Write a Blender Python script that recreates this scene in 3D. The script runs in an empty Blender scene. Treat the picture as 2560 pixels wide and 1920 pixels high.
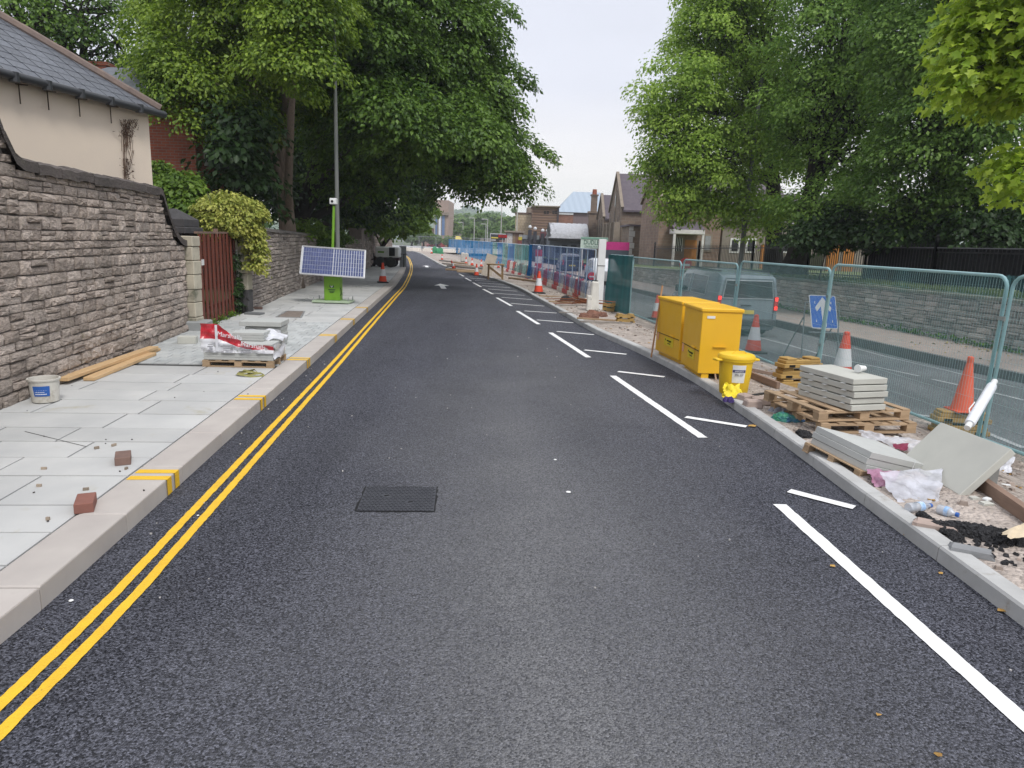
import bpy, bmesh, math, random
import numpy as np
from mathutils import Vector, Matrix
rnd = random.Random(11)
sc = bpy.context.scene
COL = sc.collection

# ------------------------------------------------------------------ camera
EYE = 1.85
PITCH = math.atan(309.5 / 1500); ROLL = 0.035; FPX = 1736.0
FW = np.array([0, math.cos(PITCH), -math.sin(PITCH)])
UP0 = np.array([0, math.sin(PITCH), math.cos(PITCH)])
RT = math.cos(ROLL) * np.array([1., 0, 0]) + math.sin(ROLL) * UP0
UP = -math.sin(ROLL) * np.array([1., 0, 0]) + math.cos(ROLL) * UP0
cam = bpy.data.cameras.new('camera'); cam.sensor_width = 36; cam.lens = 36 * FPX / 2560
cam.clip_start = 0.05; cam.clip_end = 6000
camo = bpy.data.objects.new('camera', cam); COL.objects.link(camo)
m = Matrix.Identity(4)
for i in range(3):
    m[i][0] = RT[i]; m[i][1] = UP[i]; m[i][2] = -FW[i]
m[2][3] = EYE
camo.matrix_world = m
sc.camera = camo

# ------------------------------------------------------------------ sky and sun
SUN_EL, SUN_AZ = math.radians(52), math.radians(150)      # azimuth clockwise from +Y
w = bpy.data.worlds.new('World'); sc.world = w; w.use_nodes = True
nt = w.node_tree; nt.nodes.clear()
def wn(t, **k):
    n = nt.nodes.new(t)
    for a, b in k.items(): setattr(n, a, b)
    return n
sky = wn('ShaderNodeTexSky', sky_type='NISHITA', sun_disc=False, sun_elevation=SUN_EL, sun_rotation=SUN_AZ)
b1 = wn('ShaderNodeBackground'); b1.inputs[1].default_value = 0.1
nt.links.new(sky.outputs[0], b1.inputs[0])
tc = wn('ShaderNodeTexCoord'); sep = wn('ShaderNodeSeparateXYZ'); nt.links.new(tc.outputs['Generated'], sep.inputs[0])
ramp = wn('ShaderNodeValToRGB'); nt.links.new(sep.outputs[2], ramp.inputs[0])
el = ramp.color_ramp.elements
el[0].position = 0.0; el[0].color = (.88, .84, .80, 1)
el[1].position = 1.0; el[1].color = (1.1, 1.12, 1.2, 1)
for p, c in ((.10, (.82, .79, .78, 1)), (.2, (.67, .68, .75, 1)), (.32, (.665, .685, .765, 1)), (.6, (.86, .88, .96, 1))):
    e = el.new(p); e.color = c
mp = wn('ShaderNodeMapping'); mp.inputs['Scale'].default_value = (1, 1, 3.5); nt.links.new(tc.outputs['Generated'], mp.inputs[0])
nz = wn('ShaderNodeTexNoise'); nz.inputs['Scale'].default_value = 2.2; nz.inputs['Detail'].default_value = 5
nt.links.new(mp.outputs[0], nz.inputs[0])
cr = wn('ShaderNodeMapRange'); cr.inputs[1].default_value = .3; cr.inputs[2].default_value = .7; cr.inputs[3].default_value = .90; cr.inputs[4].default_value = 1.05
nt.links.new(nz.outputs[0], cr.inputs[0])
mu = wn('ShaderNodeVectorMath', operation='SCALE'); nt.links.new(ramp.outputs[0], mu.inputs[0]); nt.links.new(cr.outputs[0], mu.inputs['Scale'])
b2 = wn('ShaderNodeBackground'); b2.inputs[1].default_value = .92; nt.links.new(mu.outputs[0], b2.inputs[0])
mx = wn('ShaderNodeMixShader'); mx.inputs[0].default_value = .93
nt.links.new(b1.outputs[0], mx.inputs[1]); nt.links.new(b2.outputs[0], mx.inputs[2])
wo = wn('ShaderNodeOutputWorld'); nt.links.new(mx.outputs[0], wo.inputs[0])
sl = bpy.data.lights.new('sun', 'SUN'); sl.energy = 1.5; sl.angle = math.radians(14); sl.color = (1, .97, .92)
so = bpy.data.objects.new('sun', sl); COL.objects.link(so)
sd = Vector((math.sin(SUN_AZ) * math.cos(SUN_EL), math.cos(SUN_AZ) * math.cos(SUN_EL), math.sin(SUN_EL)))
so.rotation_euler = sd.to_track_quat('Z', 'Y').to_euler(); so.location = (0, 0, 40)
sc.view_settings.view_transform = 'Standard'; sc.view_settings.look = 'None'
sc.view_settings.exposure = 0.52; sc.view_settings.gamma = 1.0; sc.view_settings.use_curve_mapping = False
sc.render.engine = 'CYCLES'
sc.cycles.use_denoising = True
sc.cycles.max_bounces = 8; sc.cycles.diffuse_bounces = 3; sc.cycles.glossy_bounces = 2
sc.cycles.transmission_bounces = 4; sc.cycles.transparent_max_bounces = 10; sc.cycles.volume_bounces = 2
sc.cycles.caustics_reflective = False; sc.cycles.caustics_refractive = False

# ------------------------------------------------------------------ measuring helpers (photo survey -> metres)
CP = np.array([0, 0, EYE])
def ray(x, y): return FW * FPX + RT * (x - 1280) + UP * (960 - y)
def G(x, y, z=0.0):
    d = ray(x, y); return CP + d * ((z - EYE) / d[2])
def AT(x, y, Y):
    d = ray(x, y); return CP + d * (Y / d[1])
def s2l(r, g, b):
    f = lambda c: (c / 255 / 12.92) if c <= 10 else ((c / 255 + .055) / 1.055) ** 2.4
    return (f(r), f(g), f(b))
def dens(P, step=.5):
    """smooth resample of an XY polyline"""
    P = np.array(P, float); n = len(P); out = []
    T = np.zeros_like(P)
    for i in range(n):
        a = P[max(i - 1, 0)]; b = P[min(i + 1, n - 1)]
        T[i] = (b - a) / max(np.linalg.norm(b - a), 1e-6)
    for i in range(n - 1):
        L = np.linalg.norm(P[i + 1] - P[i]); k = max(1, int(L / step))
        for j in range(k):
            t = j / k; h1 = 2*t**3 - 3*t*t + 1; h2 = t**3 - 2*t*t + t; h3 = -2*t**3 + 3*t*t; h4 = t**3 - t*t
            out.append(h1*P[i] + h2*L*T[i] + h3*P[i+1] + h4*L*T[i+1])
    out.append(P[-1]); return np.array(out)
class Curve:
    def __init__(s, P, step=.4):
        s.p = dens(P, step); d = np.linalg.norm(np.diff(s.p, axis=0), axis=1)
        s.s = np.concatenate([[0], np.cumsum(d)]); s.L = s.s[-1]
    def at(s, t): return np.array([np.interp(t, s.s, s.p[:, 0]), np.interp(t, s.s, s.p[:, 1])])
    def tan(s, t):
        a = s.at(max(t - .25, 0)); b = s.at(min(t + .25, s.L)); d = b - a; return d / max(np.linalg.norm(d), 1e-9)
    def off(s, t, d):
        """point at arclength t, d metres to the right of travel"""
        u = s.tan(t); return s.at(t) + d * np.array([u[1], -u[0]])
    def sY(s, Y): return float(np.interp(Y, s.p[:, 1], s.s))
    def X(s, Y): return float(np.interp(Y, s.p[:, 1], s.p[:, 0]))

# ------------------------------------------------------------------ materials
MATS = {}
class NG:
    def __init__(s, name):
        s.m = bpy.data.materials.new(name); s.m.use_nodes = True; s.t = s.m.node_tree; s.t.nodes.clear()
        s.out = s.n('ShaderNodeOutputMaterial')
    def n(s, t, **k):
        x = s.t.nodes.new(t)
        for a, b in k.items(): setattr(x, a, b)
        return x
    def l(s, a, b): s.t.links.new(a, b)
    def coord(s, world=False, scale=None):
        if world: o = s.n('ShaderNodeNewGeometry').outputs['Position']
        else: o = s.n('ShaderNodeTexCoord').outputs['Object']
        if scale:
            mp = s.n('ShaderNodeMapping'); mp.inputs['Scale'].default_value = scale; s.l(o, mp.inputs[0]); o = mp.outputs[0]
        return o
    def noise(s, co, sc, det=4, rough=.55):
        x = s.n('ShaderNodeTexNoise'); x.inputs['Scale'].default_value = sc; x.inputs['Detail'].default_value = det; x.inputs['Roughness'].default_value = rough
        s.l(co, x.inputs['Vector']); return x.outputs[0]
    def vor(s, co, sc, feature='F1', out=0):
        x = s.n('ShaderNodeTexVoronoi', feature=feature); x.inputs['Scale'].default_value = sc; s.l(co, x.inputs['Vector']); return x.outputs[out]
    def mr(s, v, a, b, c, d):
        x = s.n('ShaderNodeMapRange'); s.l(v, x.inputs[0])
        for i, q in enumerate((a, b, c, d)): x.inputs[i + 1].default_value = q
        return x.outputs[0]
    def mix(s, f, a, b, blend='MIX'):
        x = s.n('ShaderNodeMix', data_type='RGBA', blend_type=blend)
        for q, i in ((f, 0), (a, 6), (b, 7)):
            if isinstance(q, (int, float)): x.inputs[i].default_value = q
            elif isinstance(q, tuple): x.inputs[i].default_value = (*q[:3], 1)
            else: s.l(q, x.inputs[i])
        return x.outputs[2]
    def math(s, op, a, b=None):
        x = s.n('ShaderNodeMath', operation=op)
        for q, i in ((a, 0), (b, 1)):
            if q is None: continue
            if isinstance(q, (int, float)): x.inputs[i].default_value = q
            else: s.l(q, x.inputs[i])
        return x.outputs[0]
    def rand(s):
        a = s.n('ShaderNodeObjectInfo').outputs['Random']; b = s.n('ShaderNodeNewGeometry').outputs['Random Per Island']
        return s.math('FRACT', s.math('ADD', a, b))
    def scale(s, col, v):
        x = s.n('ShaderNodeVectorMath', operation='SCALE'); s.l(col, x.inputs[0]); s.l(v, x.inputs['Scale']); return x.outputs[0]
    def bsdf(s, col, rough=.7, metal=0., spec=.4, bump=None, bstr=.3, bdist=.01, **kw):
        b = s.n('ShaderNodeBsdfPrincipled')
        if isinstance(col, tuple): b.inputs['Base Color'].default_value = (*col[:3], 1)
        else: s.l(col, b.inputs['Base Color'])
        if isinstance(rough, (int, float)): b.inputs['Roughness'].default_value = rough
        else: s.l(rough, b.inputs['Roughness'])
        b.inputs['Metallic'].default_value = metal; b.inputs['Specular IOR Level'].default_value = spec
        for k, v in kw.items(): b.inputs[k.replace('_', ' ')].default_value = v
        if bump is not None:
            x = s.n('ShaderNodeBump'); x.inputs['Strength'].default_value = bstr; x.inputs['Distance'].default_value = bdist
            s.l(bump, x.inputs['Height']); s.l(x.outputs[0], b.inputs['Normal'])
        return b.outputs[0]
    def done(s, sh): s.l(sh, s.out.inputs[0]); return s.m
def mat(name, c1, c2=None, s=5., rough=.7, bump=0., bs=60., rv=0., metal=0., spec=.35, world=False, bdist=.01, scale=None, dirt=None):
    if name in MATS: return MATS[name]
    g = NG(name); co = g.coord(world, scale)
    c2 = c2 or tuple(c * .8 for c in c1)
    f = g.mr(g.noise(co, s, 6, .6), .32, .68, 0, 1)
    col = g.mix(f, c1, c2)
    if dirt:
        d = g.mr(g.noise(co, dirt[1], 5, .65), dirt[2], dirt[2] + .13, 0, 1); col = g.mix(d, col, dirt[0])
    if rv: col = g.scale(col, g.mr(g.rand(), 0, 1, 1 - rv, 1 + rv))
    rr = g.mr(g.noise(co, s * 2.3, 3), .3, .7, max(rough - .1, .03), min(rough + .1, 1))
    bm = g.noise(co, bs, 5, .65) if bump else None
    MATS[name] = g.done(g.bsdf(col, rr, metal, spec, bm, bump, bdist)); return MATS[name]

def m_asphalt(name, base, light, worn_sheen=0., fine=120, spec=.25):
    g = NG(name); co = g.coord(True)
    v = g.vor(co, fine); v2 = g.vor(co, fine, out=1)
    cell = g.n('ShaderNodeSeparateColor'); g.l(v2, cell.inputs[0])
    col = g.mix(g.mr(cell.outputs[0], .15, 1, 0, 1), base, light)
    big = g.noise(co, .3, 4, .5)
    mid = g.noise(g.coord(True, (1, .12, 1)), 1.6, 5, .6); col = g.scale(col, g.mr(mid, .3, .7, .82, 1.18))
    fn = g.noise(co, 75, 4, .7); col = g.scale(col, g.mr(fn, .37, .63, .45, 1.6))
    if worn_sheen:      # lane band: road sheen painted into the colour with rubbed dust; also dust patches
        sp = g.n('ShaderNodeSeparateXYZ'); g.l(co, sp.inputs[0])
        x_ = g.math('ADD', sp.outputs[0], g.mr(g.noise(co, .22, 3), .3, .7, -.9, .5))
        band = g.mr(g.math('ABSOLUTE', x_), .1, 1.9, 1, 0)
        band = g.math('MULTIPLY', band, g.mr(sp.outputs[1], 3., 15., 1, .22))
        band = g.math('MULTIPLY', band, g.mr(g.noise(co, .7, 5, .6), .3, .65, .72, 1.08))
        dust_sheen = g.mix(g.mr(cell.outputs[1], 0, 1, 0, 1), (.085, .086, .09), (.25, .25, .255))
        col = g.mix(g.math('MULTIPLY', band, worn_sheen), col, dust_sheen)
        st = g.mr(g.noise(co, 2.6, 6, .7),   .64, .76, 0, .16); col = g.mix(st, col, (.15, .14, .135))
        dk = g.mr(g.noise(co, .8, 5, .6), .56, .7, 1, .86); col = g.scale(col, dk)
    else: col = g.scale(col, g.mr(big, .3, .7, .8, 1.2))
    h = g.math('ADD', g.math('MULTIPLY', v, -1.0), g.math('MULTIPLY', g.noise(co, 45, 3), .8))
    return g.done(g.bsdf(col, .78, 0, spec, h, .8, .012))
def m_leaf(name, dark, light, trans=.35, clump=.5):
    g = NG(name); co = g.coord(True)
    r = g.n('ShaderNodeNewGeometry').outputs['Random Per Island']
    f = g.math('ADD', g.math('MULTIPLY', g.math('POWER', r, 1.4), .62), g.mr(g.noise(co, clump, 3), .35, .7, 0, .42))
    col = g.mix(f, dark, light)
    d = g.bsdf(col, .45, 0, .3)
    t = g.n('ShaderNodeBsdfTranslucent'); g.l(g.scale(col, g.math('ADD', 1.25, 0.)), t.inputs[0])
    x = g.n('ShaderNodeMixShader'); x.inputs[0].default_value = trans; g.l(d, x.inputs[1]); g.l(t.outputs[0], x.inputs[2])
    return g.done(x.outputs[0])
def m_net(name, col, opac, var=.12):
    g = NG(name); co = g.coord(True, (1, 1, .25))
    c = g.scale(g.mix(0., col, col), g.mr(g.noise(co, 3., 3), .3, .7, .8, 1.2))
    d = g.n('ShaderNodeBsdfDiffuse'); g.l(c, d.inputs[0])
    t2 = g.n('ShaderNodeBsdfTranslucent'); g.l(c, t2.inputs[0])
    a = g.n('ShaderNodeMixShader'); a.inputs[0].default_value = .4; g.l(d.outputs[0], a.inputs[1]); g.l(t2.outputs[0], a.inputs[2])
    t = g.n('ShaderNodeBsdfTransparent'); x = g.n('ShaderNodeMixShader')
    g.l(g.mr(g.noise(co, 1.7, 4), .3, .7, max(opac - var, 0), min(opac + var, 1)), x.inputs[0]); g.l(t.outputs[0], x.inputs[1]); g.l(a.outputs[0], x.inputs[2])
    return g.done(x.outputs[0])
def m_brick(name, c1, c2, mort, sx, sy, axis='xz'):
    g = NG(name); co = g.coord(True)
    sp = g.n('ShaderNodeSeparateXYZ'); g.l(co, sp.inputs[0]); cb = g.n('ShaderNodeCombineXYZ')
    g.l(g.math('ADD', sp.outputs[0], sp.outputs[1]), cb.inputs[0]); g.l(sp.outputs[2], cb.inputs[1])
    b = g.n('ShaderNodeTexBrick'); g.l(cb.outputs[0], b.inputs[0])
    b.inputs['Color1'].default_value = (*c1, 1); b.inputs['Color2'].default_value = (*c2, 1); b.inputs['Mortar'].default_value = (*mort, 1)
    b.inputs['Scale'].default_value = 1; b.inputs['Brick Width'].default_value = sx; b.inputs['Row Height'].default_value = sy; b.inputs['Mortar Size'].default_value = sy * .09
    col = g.scale(b.outputs[0], g.mr(g.noise(co, .9, 6, .65), .3, .7, .72, 1.2))
    return g.done(g.bsdf(col, .85, 0, .25, g.math('ADD', g.math('MULTIPLY', b.outputs[1], -1.), g.noise(co, 20, 4)), .5, .02))
def m_stone(name, a, b, c, lichen=(.2, .2, .13)):
    """rubble stone: per-piece colour, sooty patches, grain"""
    g = NG(name); co = g.coord(True); r = g.rand()
    col = g.mix(g.mr(r, 0, 1, 0, 1), a, b)
    col = g.mix(g.mr(g.noise(co, 1.3, 5, .6), .42, .68, 0, .75), col, c)
    col = g.mix(g.mr(g.noise(co, 5, 6, .7), .58, .72, 0, .45), col, lichen)
    col = g.scale(col, g.mr(g.noise(g.coord(True, (1, 1, 3)), 22, 6, .7), .3, .7, .62, 1.4))
    col = g.scale(col, g.mr(g.math('FRACT', g.math('MULTIPLY', r, 7.3)), 0, 1, .78, 1.25))
    h = g.math('ADD', g.noise(g.coord(True, (1, 1, 2.4)), 17, 6, .7), g.math('MULTIPLY', g.noise(co, 70, 4), .4))
    return g.done(g.bsdf(col, .9, 0, .2, h, .9, .035))

# ------------------------------------------------------------------ mesh helpers
WL = {}
class MB:
    def __init__(s): s.v = []; s.f = []; s.mi = []
    def add(s, V, F, mi=0):
        b = len(s.v); s.v += [tuple(map(float, p)) for p in V]; s.f += [tuple(i + b for i in f) for f in F]; s.mi += [mi] * len(F); return s
    def box(s, c, d, rz=0., M=None, mi=0, taper=1.):
        x, y, z = d[0] / 2, d[1] / 2, d[2] / 2; V = []
        for k, (a, b, e) in enumerate([(-1,-1,-1),(1,-1,-1),(1,1,-1),(-1,1,-1),(-1,-1,1),(1,-1,1),(1,1,1),(-1,1,1)]):
            t = taper if e > 0 else 1.
            p = Vector((a * x * t, b * y * t, e * z))
            if M is not None: p = M @ p
            if rz: p = Matrix.Rotation(rz, 3, 'Z') @ p
            V.append((p[0] + c[0], p[1] + c[1], p[2] + c[2]))
        return s.add(V, [(0,3,2,1),(4,5,6,7),(0,1,5,4),(1,2,6,5),(2,3,7,6),(3,0,4,7)], mi)
    def bar(s, p0, p1, w, h, mi=0, upv=(0, 0, 1)):
        p0 = Vector(p0); p1 = Vector(p1); d = p1 - p0; L = d.length; d.normalize(); u = Vector(upv)
        if abs(d.dot(u)) > .97: u = Vector((1, 0, 0))
        sx = d.cross(u).normalized(); u = sx.cross(d).normalized()
        V = [p + sx * a * w / 2 + u * b * h / 2 for p in (p0, p1) for a, b in ((-1,-1),(1,-1),(1,1),(-1,1))]
        return s.add(V, [(0,1,2,3),(7,6,5,4),(0,4,5,1),(1,5,6,2),(2,6,7,3),(3,7,4,0)], mi)
    def tube(s, pts, r, n=8, cap=True, mi=0):
        pts = [Vector(p) for p in pts]; k = len(pts); rr = r if isinstance(r, (list, tuple)) else [r] * k
        V = []; F = []; u = None
        for i, p in enumerate(pts):
            d = (pts[min(i + 1, k - 1)] - pts[max(i - 1, 0)]).normalized()
            if u is None: u = d.orthogonal().normalized()
            else:
                u = (u - d * u.dot(d));
                u = u.normalized() if u.length > 1e-6 else d.orthogonal().normalized()
            q = d.cross(u)
            for j in range(n):
                a = 2 * math.pi * j / n; V.append(p + (u * math.cos(a) + q * math.sin(a)) * rr[i])
        for i in range(k - 1):
            for j in range(n): F.append((i*n+j, i*n+(j+1) % n, (i+1)*n+(j+1) % n, (i+1)*n+j))
        if cap: F += [tuple(range(n))[::-1], tuple((k-1)*n + j for j in range(n))]
        return s.add(V, F, mi)
    def lathe(s, prof, n=20, c=(0, 0, 0), M=None, cap=True, mi=0):
        V = []; F = []; k = len(prof)
        for r, z in prof:
            for j in range(n):
                a = 2 * math.pi * j / n; p = Vector((r * math.cos(a), r * math.sin(a), z))
                if M is not None: p = M @ p
                V.append((p[0] + c[0], p[1] + c[1], p[2] + c[2]))
        for i in range(k - 1):
            for j in range(n): F.append((i*n+j, i*n+(j+1) % n, (i+1)*n+(j+1) % n, (i+1)*n+j))
        if cap: F += [tuple(range(n))[::-1], tuple((k-1)*n + j for j in range(n))]
        return s.add(V, F, mi)
    def extr(s, pts, vec, mi=0):
        """polygon of 3-D points extruded along vec"""
        n = len(pts); V = [Vector(p) for p in pts]; V += [p + Vector(vec) for p in V]
        return s.add(V, [tuple(range(n))[::-1], tuple(range(n, 2*n))] + [(i, (i+1) % n, n + (i+1) % n, n + i) for i in range(n)], mi)
    def quad(s, *p, mi=0): return s.add(p, [tuple(range(len(p)))], mi)
    def grid(s, rows, mi=0, closed=False):
        m_, n = len(rows), len(rows[0]); V = [p for r in rows for p in r]; F = []
        for i in range(m_ - 1):
            for j in range(n if closed else n - 1):
                F.append((i*n+j, i*n+(j+1) % n, (i+1)*n+(j+1) % n, (i+1)*n+j))
        return s.add(V, F, mi)
    def build(s, name, mats, parent=None, local=False, smooth=False, bevel=0., kind=None, recalc=True, label=None, auto=True):
        off = (0, 0, 0)
        if parent is not None and not local: off = WL.get(parent.name, (0, 0, 0))
        me = bpy.data.meshes.new(name)
        V = np.array(s.v, float)
        if not local and parent is not None: V = V - np.array(off)
        me.from_pydata(V.tolist(), [], s.f)
        mats = mats if isinstance(mats, (list, tuple)) else [mats]
        for q in mats: me.materials.append(q)
        if len(mats) > 1: me.polygons.foreach_set('material_index', s.mi)
        if recalc or bevel:
            bm = bmesh.new(); bm.from_mesh(me); bmesh.ops.recalc_face_normals(bm, faces=bm.faces)
            if bevel: bmesh.ops.bevel(bm, geom=list(bm.edges), offset=bevel, segments=1, affect='EDGES', clamp_overlap=True)
            bm.to_mesh(me); bm.free()
        if smooth:
            me.polygons.foreach_set('use_smooth', [True] * len(me.polygons))
            if auto:
                try: me.set_sharp_from_angle(angle=math.radians(40))
                except Exception: pass
        return link(name, me, parent, kind, label)
def link(name, me, parent=None, kind=None, label=None):
    o = bpy.data.objects.new(name, me); COL.objects.link(o)
    if parent is not None:
        o.parent = parent; WL[o.name] = WL.get(parent.name, (0, 0, 0))
    else: WL[o.name] = (0, 0, 0)
    if kind: o['kind'] = kind
    if label: o['label'] = label
    return o
def tag(o, label=None, cat=None, group=None, kind=None):
    if label: o['label'] = label
    if cat: o['category'] = cat
    if group: o['group'] = group
    if kind: o['kind'] = kind
    return o
def thing(name, label, cat, loc=(0, 0, 0), rz=0., group=None, kind=None):
    o = bpy.data.objects.new(name, None); COL.objects.link(o); o.empty_display_size = .2
    o.location = tuple(map(float, loc)); o.rotation_euler = (0, 0, rz); WL[o.name] = tuple(map(float, loc))
    return tag(o, label, cat, group, kind)
def copy_tree(o, parent=None):
    c = o.copy(); COL.objects.link(c); c.parent = parent
    WL[c.name] = WL.get(o.name, (0, 0, 0))
    for ch in list(o.children): copy_tree(ch, c)
    return c
def place(o, loc, rz=0., label=None, group=None, tilt=(0, 0), scale=None):
    o.location = tuple(map(float, loc)); o.rotation_euler = (tilt[0], tilt[1], rz); WL[o.name] = tuple(map(float, loc))
    if label: o['label'] = label
    if group: o['group'] = group
    if scale: o.scale = (scale,) * 3 if isinstance(scale, (int, float)) else scale
    return o
_p = {}
def proto(key, fn):
    """first call builds the thing, later calls copy it with its parts"""
    if key not in _p: _p[key] = fn(); return _p[key]
    return copy_tree(_p[key])
def text_mesh(body, size, mat_, parent, M, name='lettering', ext=.002, align='CENTER', sx=1.):
    cu = bpy.data.curves.new('txt', 'FONT'); cu.body = body; cu.size = size; cu.extrude = ext; cu.align_x = align; cu.align_y = 'CENTER'
    cu.resolution_u = 2
    o = bpy.data.objects.new('txt', cu); COL.objects.link(o)
    me = bpy.data.meshes.new_from_object(o.evaluated_get(bpy.context.evaluated_depsgraph_get()))
    bpy.data.objects.remove(o); bpy.data.curves.remove(cu)
    me.transform(Matrix.Diagonal((sx, 1, 1, 1))); me.transform(M)
    me.materials.clear(); me.materials.append(mat_)
    return link(name, me, parent)
def frame_M(o, xd, yd):
    """matrix with x along xd, y along yd at o"""
    x = Vector(xd).normalized(); y = Vector(yd).normalized(); z = x.cross(y).normalized(); y = z.cross(x)
    M_ = Matrix.Identity(4)
    for i in range(3): M_[i][0] = x[i]; M_[i][1] = y[i]; M_[i][2] = z[i]; M_[i][3] = o[i]
    return M_
# ================================================================== the setting
A_NEW = m_asphalt('new_asphalt', (.013, .0138, .019), (.128, .132, .160), worn_sheen=.8)
A_OLD = m_asphalt('old_asphalt', (.10, .105, .11), (.19, .195, .20), fine=70)
PAVE = mat('yorkstone_slab', (.51, .51, .495), (.42, .425, .42), s=1.6, rough=.8, bump=.12, bs=90, rv=.075, world=True, dirt=((.40, .38, .31), 2.2, .62))
SETT = mat('sett_stone', (.47, .48, .47), (.38, .40, .40), s=3, rough=.8, bump=.15, bs=90, rv=.12, world=True)
KERB = mat('pink_granite', (.48, .445, .41), (.41, .375, .35), s=2.5, rough=.75, bump=.1, bs=140, rv=.05, world=True, dirt=((.36, .33, .30), 7, .66))
KERBG = mat('grey_concrete_kerb', (.45, .45, .44), (.36, .36, .35), s=4, rough=.85, bump=.15, bs=120, rv=.06, world=True, dirt=((.28, .26, .23), 6, .6))
JOINT = mat('joint_mortar', (.06, .06, .058), rough=.95, world=True)
YEL = mat('yellow_paint', (.80, .50, .03), (.70, .42, .03), s=9, rough=.6, bump=.5, bs=70, world=True, dirt=((.30, .2, .03), 60, .62))
WHT = mat('white_paint', (.82, .82, .81), (.74, .74, .73), s=9, rough=.6, bump=.5, bs=70, world=True, dirt=((.5, .5, .5), 55, .68))
OLDW = mat('worn_white_paint', (.42, .43, .43), (.25, .26, .27), s=14, rough=.8, world=True)
def m_gravel(name):
    g = NG(name); co = g.coord(True)
    v = g.vor(co, 34, out=1); cell = g.n('ShaderNodeSeparateColor'); g.l(v, cell.inputs[0])
    col = g.mix(cell.outputs[0], (.27, .225, .19), (.50, .44, .39))
    fine = g.mix(g.noise(co, 60, 5, .7), (.36, .30, .26), (.56, .50, .45))
    col = g.mix(g.mr(g.noise(co, .8, 5), .4, .6, 0, 1), fine, col)
    col = g.mix(g.mr(g.noise(co, .55, 6, .6), .54, .70, 0, .7), col, (.19, .145, .115))
    col = g.scale(col, g.mr(g.noise(co, 7, 5), .3, .7, .72, 1.2))
    h = g.math('ADD', g.math('MULTIPLY', g.vor(co, 34), -1.), g.noise(co, 6, 6, .7))
    return g.done(g.bsdf(col, .95, 0, .15, h, .9, .03))
GRAVEL = m_gravel('site_gravel')
def m_ground(name):
    g = NG(name); co = g.coord(True)
    col = g.mix(g.mr(g.noise(co, .01, 5), .4, .6, 0, 1), (.09, .12, .05), (.15, .15, .13))
    return g.done(g.bsdf(col, .95, 0, .1))
GROUND = m_ground('far_ground')
GRASS = mat('bank_grass', (.09, .13, .035), (.15, .17, .06), s=6, rough=.95, bump=.8, bs=60, world=True)
EARTH = mat('garden_earth', (.05, .05, .025), (.07, .08, .03), s=4, rough=.95, world=True)
FOOT = mat('red_brown_footway', (.36, .29, .25), (.29, .245, .22), s=3, rough=.9, bump=.3, bs=40, world=True)

KL = Curve([(-2.12, -4), (-2.18, 0), (-2.24, 2.8), (-2.36, 4.2), (-2.55, 6.2), (-2.87, 9.6), (-3.42, 15.1), (-4.05, 21.5), (-4.6, 27), (-6.15, 39), (-8.05, 51.5), (-10.9, 68), (-14.5, 84), (-19, 100)])
KR = Curve([(2.66, -4), (2.66, 0), (2.66, 5), (2.63, 7.5), (2.5, 9.9), (2.12, 12.4), (1.69, 14.6), (1.12, 19.3), (.66, 22.8), (.12, 27), (-.85, 32), (-2.2, 37), (-4.5, 45), (-7, 58.4), (-11.5, 83), (-15.6, 100)])
FL = Curve([(6.6, -4), (6.4, 1), (5.98, 4.6), (5.55, 8), (5.07, 11.4), (4.72, 14.9), (4.3, 18.4), (3.75, 21.8), (2.95, 28.3), (.9, 43), (-.95, 57), (-5, 80), (-10.9, 115)])
RK = Curve([(12.9, -4), (11.6, 5), (10, 14.4), (9.2, 18.9), (8.5, 23.4), (7.4, 30), (5, 45), (2, 65), (-3, 90), (-8, 115)])
def zf(Y): return float(np.interp(Y, [0, 12, 17, 24, 60, 115], [-.38, -.40, -.50, -.48, -.40, -.3]))
def hash2(x, y):
    return (math.sin(x * 3.1 + y * 1.7) + math.sin(x * 7.3 - y * 5.1 + 1.3) * .6 + math.sin(x * 13.7 + y * 11.9) * .35) / 2
def site_z(x, y):
    xk = KR.X(y) + .14; xf = FL.X(y); t = (x - xk) / max(xf - xk, .5)
    a = min(max((t - .25) / .75, 0), 1); a = a * a * (3 - 2 * a)
    base = .085 + (zf(y) - .085) * a
    return base + (.018 * hash2(x, y) if t > .05 else 0)
def S(x, y):
    z = 0.
    for _ in range(14):
        p = G(x, y, z); z = .5 * z + .5 * site_z(p[0], p[1])
    p = G(x, y, z); return np.array([p[0], p[1], site_z(p[0], p[1])])

# far ground sheet, to the horizon
b = MB(); b.quad((-4000, -60, -.68), (4000, -60, -.68), (4000, 4500, -.68), (-4000, 4500, -.68)); b.build('ground', GROUND, kind='structure', recalc=False)
# new road
b = MB(); N = 120
rows = []
for i in range(N + 1):
    Y = -4 + 104 * i / N; l = KL.X(Y) - .02; r = KR.X(Y) + .02; rows.append([(l + (r - l) * j / 4, Y, 0) for j in range(5)])
b.grid(rows); road = b.build('road', A_NEW, kind='structure', recalc=False)
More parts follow.
